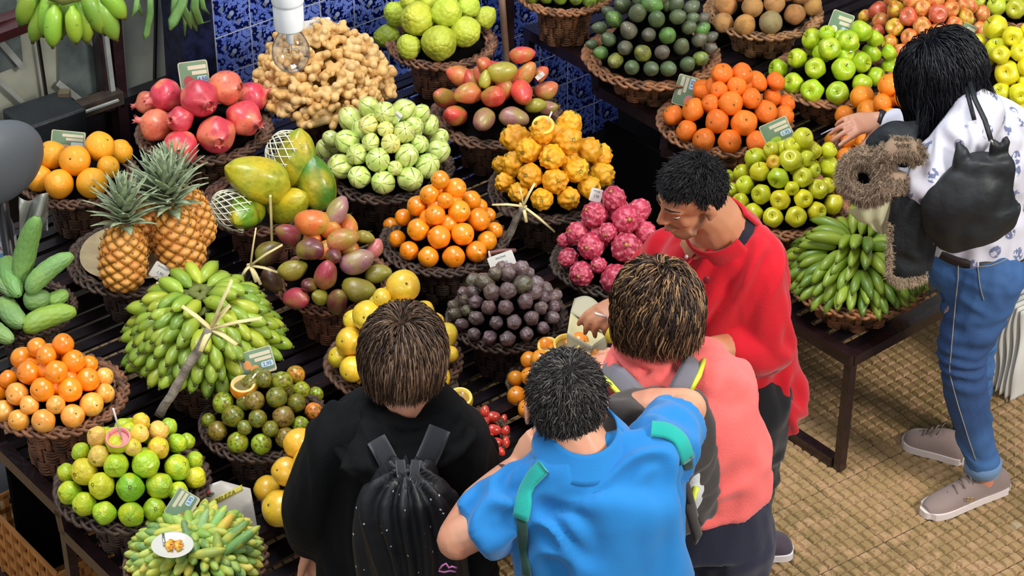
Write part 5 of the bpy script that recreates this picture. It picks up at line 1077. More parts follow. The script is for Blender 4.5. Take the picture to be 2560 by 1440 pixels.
# paper bag between the dark fruits and the orange heap
q = aty(1455, 850, 4.98); root = empty('paper_bag', q); tag(root, 'open beige paper bag beside the dark brown fruits', 'paper bag')
PB = plain('kraft_pale', '#cfc595', .7, n=10, nam=.12); PB2 = plain('kraft_grey', '#a59f88', .7)
A = aty(1426, 780, 5.08)-q; B = aty(1518, 838, 5.04)-q; Cc = aty(1480, 866, 4.88)-q; D = aty(1418, 832, 4.92)-q
E1 = aty(1518, 925, 5.00)-q; F1 = aty(1474, 930, 4.88)-q; H1 = aty(1416, 880, 4.90)-q
g = G(); g.sheet(lambda u, v: A*(1-u)*(1-v)+B*u*(1-v)+Cc*u*v+D*(1-u)*v+np.array([0, .0, -.012*math.sin(math.pi*u)]), 14, 8, .002); g.obj('front_panel', PB, root)
g = G(); g.sheet(lambda u, v: (A*(1-u)+B*u)*(1-v)+(A*(1-u)+B*u+np.array([.012, .05, .012]))*v+np.array([0, .015, .03])*math.sin(math.pi*u)*v, 14, 6, .002); g.obj('back_panel', PB2, root)
g = G(); g.sheet(lambda u, v: (B*(1-u)+Cc*u)*(1-v)+(E1*(1-u)+F1*u)*v, 8, 8, .002); g.sheet(lambda u, v: (Cc*(1-u)+D*u)*(1-v)+(F1*(1-u)+H1*u)*v, 8, 8, .002); g.obj('side_panels', PB2, root)
# strap leaves above (staghorn-like) at the top
LFM = plain('strap_leaf', '#6f9a52', .5, n=20, nam=.35)
for i, (pts, w) in enumerate([([(470, -40), (455, 10), (432, 55), (425, 75)], .016), ([(455, 10), (468, 40), (478, 72)], .012), ([(490, -30), (486, 20), (500, 60), (525, 52)], .014), ([(486, 10), (480, 50), (492, 78)], .012), ([(375, -30), (376, 30), (366, 85), (362, 100)], .011), ([(345, -20), (340, 20), (328, 42)], .010), ([(345, 5), (352, 30), (357, 40)], .006), ([(462, -30), (462, 40), (462, 90)], .008), ([(440, -40), (436, 20), (428, 48)], .012), ([(500, -30), (508, 20), (524, 36)], .009)]):
    g = G(); P = [atn(x, y, -5.15-.02*i) for x, y in pts]; g.tube(P, [(w*.7, .0015)]+[(w, .0015)]*(len(P)-2)+[(w*.25, .001)], 6, up=(0, -1, .3)); g.V = g.V
    tag(g.obj('strap_leaf', LFM), ['widest forked green leaf hanging before the tiles', 'inner fork of the wide hanging leaf', 'hanging leaf whose tip bends toward the bulb', 'green hanging leaf between the two forked ones', 'long pale hanging leaf before the frosted panel', 'short forked leaf next to the glass post', 'thin brown green leaf fork next to the glass post', 'narrow straight leaf hanging before the shaded tiles', 'short wide leaf hanging at the top edge', 'thin leaf tip nearest to the blue tiles'][i], 'leaf', 'green leaves hanging from above')
# plastic crate under the end of the stand
CRM = plain('crate_orange', '#b5793f', .5, n=10, nam=.2)
c0 = atz(160, 1385, .13); root = empty('crate', c0); tag(root, 'orange brown plastic crate standing under the end of the stand', 'crate'); root.rotation_euler = (0, 0, PHI)
g = G(); w, d, hh = .24, .40, .26
for (sx, sy, ex, ey) in ((-1, -1, 1, -1), (-1, 1, 1, 1), (-1, -1, -1, 1), (1, -1, 1, 1)):
    a = np.array([sx*w/2, sy*d/2, -.13]); b = np.array([ex*w/2, ey*d/2, -.13])
    for z in (.0, .05, .10, .15, .20, .25): g.bar(a+[0, 0, z], b+[0, 0, z], .008, .018)
    for k in range(9): p = a+(b-a)*k/8; g.bar(p, p+np.array([0, 0, .25]), .016, .008, up=(0, 1, 0))
g.obj('lattice_sides', CRM, root, False); g = G(); g.box((0, 0, -.12), (w, d, .008)); g.obj('bottom', CRM, root, False)
# stack of white papers hanging at the front of the right stand
PW = plain('bag_white', '#dedcd5', .6, n=5, nam=.08)
for k in range(5):
    g = G(); n0 = -3.385+.016*k
    def f(u, v, k=k, n0=n0):
        p = UN(4.80+.006*k+.34*u+.010*math.sin(9*v+k*1.3)*(u < .3), n0+.006*math.sin(7*v+k*.9), .36-.33*v*(1+.03*k)+.01*math.sin(3*u+k)); return p
    g.sheet(f, 12, 20, .004)
    tag(g.obj('paper_sheet', PW), f'white bag hanging in the stack behind the jeans, {["rearmost", "second from the back", "middle one", "second from the front", "foremost"][k]}', 'bag', 'white bags stacked at the right hand edge')

# black panels added as the dark shade under the stands
SHADEM = plain('shade_black', '#08080a', 1, spec=.05)
for (u0, u1, n, z1, lab) in ((1.97, 3.93, -4.56, .50, 'black panel added as the dark shade under the left stepped stand'), (4.44, 6.38, -4.20, .40, 'black panel added as the dark shade under the right hand stand')):
    g = G(); g.bar(UN(u0, n, z1/2), UN(u1, n, z1/2), .02, z1); tag(g.obj('shade_panel', SHADEM, None, False), lab, 'shade_panel')
g = G(); g.bar(UN(4.42, -4.82, .27), UN(4.42, -4.18, .27), .02, .50); tag(g.obj('shade_panel', SHADEM, None, False), 'black panel added as shade on the open side of the right hand stand', 'shade_panel')
g = G(); g.box(atz(1600, 345, .004), (1.0, .9, .006), np.array(Matrix.Rotation(PHI, 3, 'Z'))); tag(g.obj('shade_sheet', plain('shade_sheet_black', '#0d0d0f', 1, spec=.05), None, False), 'black sheet added as the dark shade on the floor between the stands', 'mat')  # added black sheet, stands in for the shade in the gap
q = aty(1538, 832, 4.5); g = G(); g.ell(q, (.022, .014, .034), np.array(Matrix.Rotation(.5, 3, 'Y')), 20, 14); tag(g.obj('fruit_slice', plain('slice_lemon', '#e3c648', .4, coat=.3)), 'yellow piece of fruit held below the hand of the person in red', 'fruit')
# ---------------------------------------------------------------- people
def skin_mat(name, c, c2):
    b = NB(name); col = b.mix(b.ramp(b.noise(9, 3), .35, .7), c, c2); b.bump(b.noise(140, 2), .12, .002); return b.done(col, .5, .05, sss=.12)
SKIN = skin_mat('skin_light', '#d79c7c', '#c98368'); SKIN2 = skin_mat('skin_tan', '#c98d69', '#b5714f')
def cloth(name, c, n=300, bump=.25, nam=.25, rough=.85, sheen=.2, c2=None):
    if name in _M: return _M[name]
    b = NB(name); col = b.mix(b.ramp(b.noise(6, 3), .3, .7), lin(c), lin(c2) if c2 else tuple(x*(1-nam) for x in lin(c)[:3])+(1,))
    b.bump(b.noise(n, 2), bump, .003); _M[name] = b.done(col, rough, 0, sheen=sheen, spec=.25); return _M[name]
def folds(amp=.006, f=(7, 7, 3.2), amp2=.002, f2=26, seed=0, up=None):
    def d(co, no):
        o = np.empty(len(co))
        for i, p in enumerate(co):
            q = Vector((p[0]*f[0]+seed, p[1]*f[1], p[2]*f[2])); w = noise.noise(Vector((p[0]*3+9, p[1]*3, p[2]*3+seed)))
            a = noise.noise(q+Vector((w*1.6, w, w*2))); o[i] = amp*.8*math.cos(7*a) + amp2*noise.noise(Vector((p[0]*f2, p[1]*f2, p[2]*f2*.6+seed)))
        return co+no*o[:, None]
    return d
def head_parts(g, c, f, u, k=1.):
    f = np.array(f, float); f /= np.linalg.norm(f); u = np.array(u, float); u -= f*(u @ f); u /= np.linalg.norm(u); r = np.cross(f, u)
    M3 = np.stack([r, f, u], 1); c = np.array(c, float); P = lambda x, y, z: c+M3 @ np.array([x, y, z]); i0 = len(g.V)
    g.ell(P(0, -.012, .022), (.073, .090, .083), M3, 28, 20); g.ell(P(0, .022, -.038), (.058, .064, .074), M3, 24, 16); g.ell(P(0, .055, -.092), (.030, .026, .022), M3)
    g.tube([P(0, .076, .020), P(0, .090, .0), P(0, .104, -.026), P(0, .094, -.036)], [.007, .009, .0125, .009], 10); 
    for s in (-1, 1):
        g.ell(P(.011*s, .092, -.031), (.008, .009, .007), M3, 10, 8); g.ell(P(.036*s, .052, -.030), (.021, .019, .020), M3, 14, 10)
        g.tube([P(.010*s, .084, .018), P(.030*s, .078, .024), P(.052*s, .058, .016)], [.006, .008, .006], 8)
        g.ell(P(.030*s, .064, .005), (.0150, .0150, .0105), M3, 14, 12)
        ear = M3 @ np.array(Matrix.Rotation(.35*s, 3, 'Z') @ Matrix.Rotation(-.15, 3, 'X')); g.ell(P(.077*s, -.010, -.006), (.007, .019, .032), ear, 14, 12); g.ell(P(.078*s, -.004, -.030), (.006, .010, .012), ear, 10, 8)
        g.tube([P(.048*s, .040, -.070), P(.030*s, .060, -.090), P(0, .070, -.098)], [.018, .018, .018], 8)
    g.tube([P(-.022, .083, -.060), P(0, .092, -.058), P(.022, .083, -.060)], [.004, .0065, .004], 8); g.tube([P(-.020, .082, -.070), P(0, .090, -.071), P(.020, .082, -.070)], [.004, .007, .004], 8)
    if k != 1:
        g.V[i0:] = [tuple(c+(np.array(v)-c)*k) for v in g.V[i0:]]; P = lambda x, y, z: c+M3 @ np.array([x, y, z])*k
    return M3, P
def face_details(root, P, M3, brow, lip='#b06a5a'):
    for s in (-1, 1):
        g = G(); g.ell(P(.030*s, .0652, -.0005), (.0118, .0102, .0080), M3, 14, 10); e = g.obj('eye', plain('eye_white', '#d9d2cc', .25), root); g = G(); g.ell(P(.030*s, .0722, -.0080), (.0062, .0026, .0058), M3, 10, 8); g.obj('iris', plain('iris_brown', '#2c1c14', .2), e)
        g = G(); g.tube([P(.012*s, .0845, .024), P(.032*s, .0795, .029), P(.050*s, .0595, .023)], [(.002, .0018), (.0035, .0025), (.0012, .0015)], 6); g.obj('eyebrow', brow, root)
    g = G(); g.tube([P(-.021, .0855, -.064), P(0, .0975, -.0645), P(.021, .0855, -.064)], [(.001, .002), (.003, .005), (.001, .002)], 8); g.obj('mouth', plain('lips', lip, .5), root)
def hand(g, w, d, n, side=1, curl=.5, spread=.12, L=1., thumb=None):
    """palm and five jointed fingers. w wrist, d pointing direction, n back-of-hand normal"""
    w = np.array(w, float); d = np.array(d, float); d /= np.linalg.norm(d); n = np.array(n, float); n -= d*(n @ d); n /= np.linalg.norm(n); s = np.cross(d, n)*side
    g.tube([w-d*.01, w+d*.025*L, w+d*.055*L, w+d*.088*L], [(.022, .018), (.032, .015), (.039, .0145), (.037, .012)], 14, up=n)
    for k, (off, ln, r) in enumerate([(.029, .072, .0088), (.0095, .081, .0092), (-.010, .075, .0088), (-.029, .058, .0078)]):
        a = spread*(1.5-k)*.5; dd = d*math.cos(a)+s*math.sin(a); p = w+d*(.083 if k < 3 else .076)*L+s*off; c = curl*(1+.12*k) if np.isscalar(curl) else curl[k]; P = [p-dd*.02, p]; ang = 0; q = p
        for seg, frac in enumerate((.42, .32, .26)):
            ang += c*(.75, .85, .6)[seg]; q = q+(dd*math.cos(ang)-n*math.sin(ang))*ln*frac*L; P.append(q)
        g.tube(P, [r, r*1.06, r*1.02, r*.95, r*.78], 10); g.ell(P[-1], (r*.8,)*3, nu=8, nv=6)
    p0 = w+d*.022*L+s*.020-n*.004; t = thumb if thumb is not None else (.75, .55, -.45); v = d*t[0]+s*t[1]+n*t[2]; v = v/np.linalg.norm(v); v2 = v*.8+d*.5-n*.15; v2 /= np.linalg.norm(v2)
    P = [p0-v*.012, p0+v*.022, p0+v*.046, p0+v*.046+v2*.030]; g.tube(P, [.013, .0135, .0108, .0088], 10); g.ell(P[-1], (.0088,)*3, nu=8, nv=6)
    return P[-1]
def limb(g, P, R, n=14, up=None, end=True):
    """smooth limb through joints P with radii R (Catmull-Rom)"""
    P = [np.array(p, float) for p in P]; Q = []; S = []
    for i in range(len(P)-1):
        a, b, c, d = P[max(i-1, 0)], P[i], P[i+1], P[min(i+2, len(P)-1)]
        for k in range(6):
            t = k/6; Q.append(.5*((2*b)+(-a+c)*t+(2*a-5*b+4*c-d)*t*t+(-a+3*b-3*c+d)*t**3)); r0, r1 = np.array(R[i])*1., np.array(R[i+1])*1.; S.append(r0*(1-t)+r1*t)
    Q.append(P[-1]); S.append(np.array(R[-1])*1.); g.tube(Q, [tuple(x) if x.ndim else float(x) for x in S], n, up=up)
    for p, r in ((P[0], R[0]), (P[-1], R[-1]))[:2 if end else 1]:
        if np.isscalar(r): g.ell(p, (r*.98,)*3, nu=12, nv=8)
class S3:
    """many thin three sided tapering locks in one mesh"""
    def __init__(s): s.V = []; s.F = []; s.n = 0
    def add(s, pts, rad):
        p = np.asarray(pts, float); m = len(p); T = np.empty_like(p); T[1:-1] = p[2:]-p[:-2]; T[0] = p[1]-p[0]; T[-1] = p[-1]-p[-2]; T /= np.linalg.norm(T, axis=1)[:, None]+1e-9
        x = np.cross(T, np.array([.31, .72, .62])); x /= np.linalg.norm(x, axis=1)[:, None]+1e-9; y = np.cross(T, x); r = np.asarray(rad, float)[:, None]
        V = np.stack([p+x*r, p+(-.5*x+.87*y)*r, p+(-.5*x-.87*y)*r], 1).reshape(-1, 3); b = s.n
        i = np.arange(m-1)*3+b; F = np.concatenate([np.stack([i+k, i+(k+1) % 3, i+3+(k+1) % 3, i+3+k], 1) for k in range(3)]); s.V.append(V); s.F.append(F); s.n += len(V)
    def obj(s, name, mat, parent):
        V = np.concatenate(s.V); F = np.concatenate(s.F); me = bpy.data.meshes.new(name); me.vertices.add(len(V)); me.vertices.foreach_set('co', V.ravel()); me.loops.add(F.size); me.loops.foreach_set('vertex_index', F.ravel().astype(np.int32))
        me.polygons.add(len(F)); me.polygons.foreach_set('loop_start', (np.arange(len(F))*4).astype(np.int32)); me.polygons.foreach_set('use_smooth', [True]*len(F)); me.update(calc_edges=True); me.validate(); me.materials.append(mat)
        return link(name, me, parent)
from mathutils.bvhtree import BVHTree
def bvh(*objs):
    V = []; F = []
    for o in objs:
        b = len(V); V += [o.matrix_world @ v.co if False else v.co.copy() for v in o.data.vertices]; F += [tuple(i+b for i in pl.vertices) for pl in o.data.polygons]
    return BVHTree.FromPolygons(V, F)
def hit(T, px, py, off=.003):
    """the place on a garment that the photo shows at this pixel, lifted off the cloth"""
    d = ray(px, py); h = T.ray_cast(Vector(CO), Vector(d))
    if h[0] is None: h = T.find_nearest(Vector(CO+d*5.0))
    n = np.array(h[1]); n = n if n @ d < 0 else -n; return np.array(h[0])+n*off, n
def ribbon_on(T, pts, w, th, mat, name, parent, L, off=.004, sub=4):
    H = []
    for i in range(len(pts)-1):
        for k in range(sub): t = k/sub; H.append(hit(T, pts[i][0]*(1-t)+pts[i+1][0]*t, pts[i][1]*(1-t)+pts[i+1][1]*t, off))
    H.append(hit(T, *pts[-1], off)); P = [h[0] for h in H]
    for _ in range(2): P = [P[0]]+[(P[i-1]+2*P[i]+P[i+1])/4 for i in range(1, len(P)-1)]+[P[-1]]
    nm = sum(h[1] for h in H); g = G(); m = len(P); V = []; n = 8; V = []; F = []
    for i in range(m):
        t = P[min(i+1, m-1)]-P[max(i-1, 0)]; t /= np.linalg.norm(t); nn = H[i][1]*.5+nm/np.linalg.norm(nm)*.5; x = np.cross(nn, t); x /= np.linalg.norm(x); y = np.cross(t, x)
        for k in range(n): a = 2*math.pi*(k+.5)/n; c_, s_ = math.cos(a), math.sin(a); V.append(P[i]-L+x*w*math.copysign(abs(c_)**.5, c_)+y*th*math.copysign(abs(s_)**.5, s_))
    for i in range(m-1):
        for k in range(n): F.append((i*n+k, i*n+(k+1) % n, (i+1)*n+(k+1) % n, (i+1)*n+k))
    F += [tuple(range(n)), tuple(range((m-1)*n, m*n))]; g.add(V, F); return g.obj(name, mat, parent)
def hair_strands(P, M3, whorl, mask, length, step=.012, vol=.012, r=.0026, n=700, seed=0, grav=(0, 0, -1), wave=.0, er=(.082, .099, .092), jit=.25, tipin=.0, flow=None, gb=.34, co=(0, -.014, .020)):
    """locks rooted on the scalp, running away from the whorl over the skull, then hanging"""
    rr = random.Random(seed); Gs = [S3(), S3(), S3()]; Mi = M3.T; gl = Mi @ np.array(grav, float); wl = np.array(whorl, float); wl /= np.linalg.norm(wl); cnt = 0; k = 0; E = np.array(er)
    while cnt < n and k < n*12:
        k += 1; z = rr.uniform(-1, 1); a = rr.uniform(0, 6.283); d = np.array([math.sqrt(1-z*z)*math.cos(a), math.sqrt(1-z*z)*math.sin(a), z])
        if not mask(d): continue
        cnt += 1; L = length(d)*rr.uniform(.8, 1.12); p = d*E; t = d-wl; t -= d*(t @ d); t = t/(np.linalg.norm(t)+1e-6)
        t += np.array([rr.gauss(0, jit) for _ in range(3)]); lv = vol*rr.uniform(.3, 1.2); pts = [p*.97]; ph = rr.uniform(0, 6.28); m = max(3, int(L/step))
        for i in range(m):
            nrm = p/(E*E); nrm /= np.linalg.norm(nrm); w = min(1, .2+1.1*i/m); t = t*(1-gb*w)+gl*gb*w
            if flow is not None: t = t+np.array(flow)*.1
            q = p+(t/np.linalg.norm(t))*step; ln = np.linalg.norm(q/(E*(1+lv/.09)))
            if ln < 1: q = q/ln
            elif tipin: q = q-nrm*tipin*step*min(1, (ln-1)*6)
            t = (q-p)/np.linalg.norm(q-p); p = q
            sd = np.cross(t, nrm); pts.append(p+sd*wave*math.sin(ph+i*step*75)+nrm*wave*.5*math.cos(ph+i*step*60))
        rad = [r*(.8+.3*min(1, j/3))*(1-.75*max(0, (j-m*.55)/(m*.45))**2) for j in range(len(pts))]
        Gs[rr.choice([0, 0, 1, 1, 2])].add([P(*(x+np.array(co))) for x in pts], [x*1.15 for x in rad])
    return Gs
def add_hair(root, Gs, cols, cap, P, M3, mats=('hair',)):
    g = G(); [g.ell(P(*c), r, M3, 26, 18) for c, r in cap]
    m0 = plain('hair_base_'+cols[0], cols[0], .9, spec=.1); o = voxel(g, 'hair', .006, 2, m0, root)
    for i, gg in enumerate(Gs):
        if gg.V: gg.obj('hair_locks', plain('hair_'+cols[i], cols[i], .42, spec=.3), o)
    return o
def person(name_label, loc):
    root = empty('person', loc); tag(root, name_label, 'person'); return root
def reparent(root):
    """children were modelled in world space: make them relative to the root"""
    L = root.location.copy()
    for o in list(bpy.data.objects):
        if o.parent == root:
            if o.type == 'MESH': o.data.transform(Matrix.Translation(-L))
            for c in o.children:
                if c.type == 'MESH' and not c.get('_r'): c.data.transform(Matrix.Translation(-L)); c['_r'] = 1
    for o in bpy.data.objects:
        if '_r' in o: del o['_r']
A = np.array
def ribbon(P, w, th, up, mat, name, parent, n=6):
    g = G(); g.tube([A(p) for p in P], [(w, th)]*len(P), n, up=up); return g.obj(name, mat, parent)
# =============== person in the blue polo shirt
def blue_man():
    hc = aty(1413, 1008, 3.55); R_ = person('person seen from behind in a bright blue polo shirt, elbows raised, short greying hair', (hc[0]+.03, 3.5, 0))
    nb = aty(1460, 1150, 3.49); ch = aty(1490, 1265, 3.46); wa = A([ch[0]+.03, 3.42, 1.14]); pe = A([wa[0]+.01, 3.42, .95])
    sL, sR = aty(1335, 1245, 3.47), aty(1628, 1150, 3.50); eL, eR = aty(1142, 1350, 3.43), aty(1716, 1022, 3.80); wL, wR = aty(1290, 1172, 3.60), aty(1545, 1025, 3.86)
    g = G(); M3, P = head_parts(g, hc, (-.12, .93, -.30), (0, .28, 1))
    limb(g, [hc-M3[:, 2]*.05-M3[:, 1]*.02, (hc+nb)/2+A([0, -.02, 0]), nb], [.056, .060, .075]); 
    limb(g, [nb+A([0, .02, -.03]), ch+A([0, .03, 0]), wa, pe], [(.055, .045), (.13, .07), (.13, .09), (.15, .11)], up=(0, -1, 0))
    limb(g, [nb-A([0, 0, .02]), sL, eL+A([0.01, 0, 0.01])], [.05, .047, .043]); limb(g, [eL, (eL+wL)/2+A([-.01, 0, 0]), wL], [.043, .045, .029])
    limb(g, [nb-A([0, 0, .02]), sR, eR], [.05, .040, .041]); limb(g, [eR, (eR+wR)/2, wR], [.046, .048, .031])
    dL = aty(1345, 1105, 3.60)-wL; hand(g, wL, dL, A([-.5, -.6, .5]), 1, .75, .2, .95, thumb=(.8, .6, -.5)); hand(g, wR, A([-1, -.15, .05]), A([0, .1, 1]), -1, .7, .2, .95)
    for s, x in ((-1, -.1), (1, .1)): limb(g, [pe+A([x, 0, 0]), A([pe[0]+x, 3.44, .5]), A([pe[0]+x*1.1, 3.42, .08])], [.085, .06, .042])
    body = voxel(g, 'body', .0048, 3, SKIN, R_)
    face_details(R_, P, M3, plain('brow_grey', '#3a342f', .7))
    Gs = hair_strands(P, M3, (.0, -.55, .8), lambda d: d[2] > (-.80 if d[1] < -.25 else (.02 if d[1] < .22 else .48)), lambda d: .026, step=.007, vol=.004, r=.0010, n=5500, seed=3, grav=(0, .3, -1), wave=.0015, er=(.0745, .0895, .091), jit=.5)
    add_hair(R_, Gs, ('#1f1d1c', '#3b3733', '#67615a'), [((0, -.022, .025), (.0745, .083, .084)), ((0, -.040, -.020), (.056, .048, .045))], P, M3)
    g = G(); limb(g, [nb+A([0, .0, .040]), nb*.5+ch*.5, ch, wa, pe+A([0, 0, .02])], [(.066, .058), (.165, .095), (.185, .120), (.172, .118), (.175, .128)], 20, up=(0, -1, 0))
    limb(g, [nb*.7+ch*.3+A([-.03, 0, 0]), sL, sL*.5+eL*.5, sL*.24+eL*.76], [.085, .080, .073, .067], end=False); limb(g, [nb*.7+ch*.3+A([.03, 0, 0]), sR, sR*.55+eR*.45, sR*.28+eR*.72], [.085, .078, .067, .060], end=False)
    voxel(g, 'polo_shirt', .008, 5, cloth('polo_blue', '#2079bd', 420, .2, .10), R_, folds(.012, (11, 11, 4.5), .003, 24, 2))
    g = G(); N = 26; pts = []
    for i in range(N):
        a = 2*math.pi*i/N; pts.append(nb+A([.078*math.cos(a), .066*math.sin(a)+.004, .030+.014*math.sin(a)]))
    g.sheet(lambda u, v: nb+A([(.064+.040*v)*math.cos(6.283*u), (.058+.036*v)*math.sin(6.283*u)+.002, .080-.050*v+.022*math.sin(6.283*u)]), 40, 6, .004); g.obj('collar', cloth('polo_blue', '#2079bd'), R_)
    g = G(); 
    for x in (-.095, .095): limb(g, [pe+A([x*.7, 0, .05]), A([pe[0]+x, 3.44, .5]), A([pe[0]+x*1.1, 3.42, .10])], [.125, .095, .075])
    voxel(g, 'trousers', .010, 4, cloth('trousers_dark', '#2b2d36'), R_, folds(.005))
    for x in (-.105, .105):
        g = G(); g.ell((pe[0]+x, 3.47, .045), (.05, .13, .045)); g.obj('shoe', plain('shoe_dark', '#2a2626', .6), R_)
    g = G(); d = (wL-eL)/np.linalg.norm(wL-eL); q = wL-d*.03; M = np.array(frame_z(d)); g.lathe([(.033, -.006), (.0355, -.006), (.0355, .006), (.033, .006)], 28, q, M)
    g.obj('watch_strap', plain('watch_strap', '#4a3a2c', .5), R_); g = G(); g.ell(q+A([-.022, -.022, .010]), (.012, .012, .007), nu=14, nv=8); g.obj('watch_face', plain('gold', '#cfae62', .25, metal=.9), R_)
    TB = bvh(*[o for o in R_.children if o.name.startswith(('polo_shirt', 'body', 'collar'))])
    reparent(R_)
    # straps of the pack worn on the chest
    K = empty('backpack', ch+A([0, .2, 0])); tag(K, 'teal strapped backpack worn on the chest of the person in blue', 'backpack'); L = A(K.location)
    TEAL = cloth('teal_strap', '#1fa59a', 500, .3, .15); DG = cloth('strap_dark_green', '#24483f', 500, .3, .2); n1 = A([-.15, -.75, .6])
    def onto(px, py, y): return aty(px, py, y)-L
    ribbon_on(TB, [(1362, 1168), (1336, 1195), (1314, 1238), (1303, 1295)], .0175, .006, TEAL, 'shoulder_pad', K, L, .006)
    ribbon_on(TB, [(1304, 1290), (1306, 1335), (1318, 1400), (1322, 1438)], .011, .003, DG, 'strap', K, L, .007)
    ribbon_on(TB, [(1628, 1076), (1664, 1078), (1698, 1100), (1714, 1146)], .0175, .006, TEAL, 'shoulder_pad', K, L, .006)
    ribbon_on(TB, [(1713, 1140), (1722, 1190), (1732, 1238)], .011, .003, DG, 'strap', K, L, .007)
    g = G(); g.ell((0.02, .0, -.16), (.11, .06, .15)); g.obj('pack_body', DG, K)
    g = G(); q = A([0, 0, 0]); 
blue_man()
# =============== person in black with drawstring backpack
def black_woman():
    hc = aty(1012, 890, 3.80); R_ = person('person in a black hooded coat with a brown bob and earring, seen from behind', (hc[0], 3.8, 0))
    nb = aty(1008, 1035, 3.78); ch = A([nb[0]+.0, 3.76, 1.20]); wa = A([nb[0]-.0, 3.78, 1.02]); pe = A([nb[0], 3.78, .85])
    sL, sR = aty(872, 1090, 3.76), aty(1122, 1090, 3.78); eL, eR = aty(795, 1250, 3.76), aty(1182, 1215, 3.90); wL, wR = aty(790, 1355, 3.88), aty(1190, 1130, 4.08)
    g = G(); M3, P = head_parts(g, hc, (.20, .95, -.18), (0, .12, 1)); limb(g, [hc-M3[:, 2]*.05-M3[:, 1]*.01, (hc+nb)/2, nb], [.050, .050, .065])
    limb(g, [nb, ch, wa, pe], [(.09, .06), (.13, .09), (.13, .10), (.15, .12)], up=(0, -1, 0)); limb(g, [nb, sL, eL, wL], [.05, .045, .038, .026]); limb(g, [nb, sR, eR, wR], [.05, .045, .038, .026])
    hand(g, wL, aty(800, 1440, 3.93)-wL, A([-.3, .75, .3]), -1, .55, .25, .9); hand(g, wR, A([-.4, .9, .1]), A([0, 0, 1]), -1, .6)
    for x in (-.09, .09): limb(g, [pe+A([x, 0, 0]), A([pe[0]+x, 3.8, .45]), A([pe[0]+x, 3.78, .08])], [.08, .055, .04])
    voxel(g, 'body', .0048, 3, SKIN, R_); face_details(R_, P, M3, plain('brow_brown', '#4a3526', .7))
    Gs = hair_strands(P, M3, (.05, -.35, .93), lambda d: d[2] > -.25 and not (d[1] > .35 and d[2] < .45), lambda d: .055+.125*max(0, min(1.1, d[2]+.25)), step=.009, vol=.010, r=.0011, n=6000, seed=5, wave=.0018, er=(.0755, .0925, .087), jit=.22, tipin=.12, gb=.7)
    add_hair(R_, Gs, ('#33261f', '#57412f', '#7d6450'), [((0, -.014, .022), (.0755, .0905, .085)), ((0, -.030, -.024), (.062, .055, .045))], P, M3)
    g = G(); limb(g, [nb+A([0, 0, -.01]), nb*.45+ch*.55, ch*.5+wa*.5, pe, pe-A([0, 0, .18])], [(.115, .095), (.185, .115), (.195, .135), (.215, .150), (.225, .155)], 20, up=(0, -1, 0))
    limb(g, [nb*.7+ch*.3, sL, eL, wL+A([0, -.0, .02])], [.085, .082, .074, .058]); limb(g, [nb*.7+ch*.3, sR, eR, wR], [.085, .080, .074, .056])
    BK = cloth('coat_black', '#050608', 200, .3, .3, .9, 0); voxel(g, 'coat', .009, 5, BK, R_, folds(.009, (8, 8, 3.5), .002, 20, 5))
    g = G(); r = random.Random(2)
    for k in range(4):
        P2 = []
        for i in range(30):
            a = 2*math.pi*i/30; P2.append(nb+A([(.088+.018*k)*math.cos(a), (.074+.016*k)*math.sin(a)-.010*k*(math.sin(a) < 0), .032-.020*k+.010*math.sin(2*a+k)]))
        g.tube(P2, [(.022, .015)]*30, 8, closed=True)
    g.tube([nb+A([.0, -.08, -.01]), nb+A([-.03, -.12, -.05]), nb+A([0, -.128, -.08])], [(.10, .03), (.11, .035), (.05, .02)], 12, up=(0, -1, 0)); voxel(g, 'hood', .006, 4, BK, R_, folds(.004, (14, 14, 16), .001, 30, 1))
    g = G()
    for x in (-.09, .09): limb(g, [pe+A([x*.8, 0, -.02]), A([pe[0]+x, 3.8, .45]), A([pe[0]+x, 3.78, .08])], [.12, .085, .07])
    voxel(g, 'trousers', .012, 3, cloth('black_trousers', '#101116'), R_, folds(.004))
    for x in (-.09, .09):
        g = G(); g.ell((pe[0]+x, 3.83, .04), (.045, .12, .04)); g.obj('shoe', plain('shoe_dark', '#2a2626', .6), R_)
    g = G(); ea = P(.083, -.004, -.040); g.ell(ea, (.011, .011, .011), nu=14, nv=10); g.obj('earring', plain('gold', '#cfae62', .25, metal=.9), R_)
    g = G(); g.tube([P(.083, -.004, -.055), P(.084, -.004, -.064)], .005, 8); g.obj('earring_drop', plain('earring_dark', '#2a1f1a', .3), R_)
    dd = (aty(800, 1440, 3.93)-wL); dd /= np.linalg.norm(dd); g = G(); q = wL+dd*.098*.9; g.lathe([(.0098, -.002), (.0108, -.002), (.0108, .002), (.0098, .002)], 16, q+A([.004, -.006, 0]), np.array(frame_z(dd))); g.obj('ring', plain('gold', '#cfae62'), R_)
    reparent(R_)
    # drawstring backpack
    q0 = aty(1030, 1290, 3.60); K = empty('backpack', q0); tag(K, 'black drawstring backpack with tiny white dots on the person in the black coat', 'backpack'); L = A(K.location)
    b = NB('dotted_nylon'); v = b.vor(38, rand=.75); col = b.mix(b.ramp(v, .105, .085), '#101217', '#c9cdd6'); b.bump(b.noise(9, 3), .3, .02); NYL = b.done(col, .55, .05)
    top = aty(1022, 1160, 3.60)-L; mid = aty(1020, 1270, 3.575)-L; bot = A([mid[0]+.0, .03, -.30])
    g = G(); limb(g, [top, top*.5+mid*.5, mid, bot, bot-A([0, 0, .06])], [(.040, .030), (.075, .045), (.105, .062), (.135, .080), (.09, .05)], 24, up=(0, -1, 0))
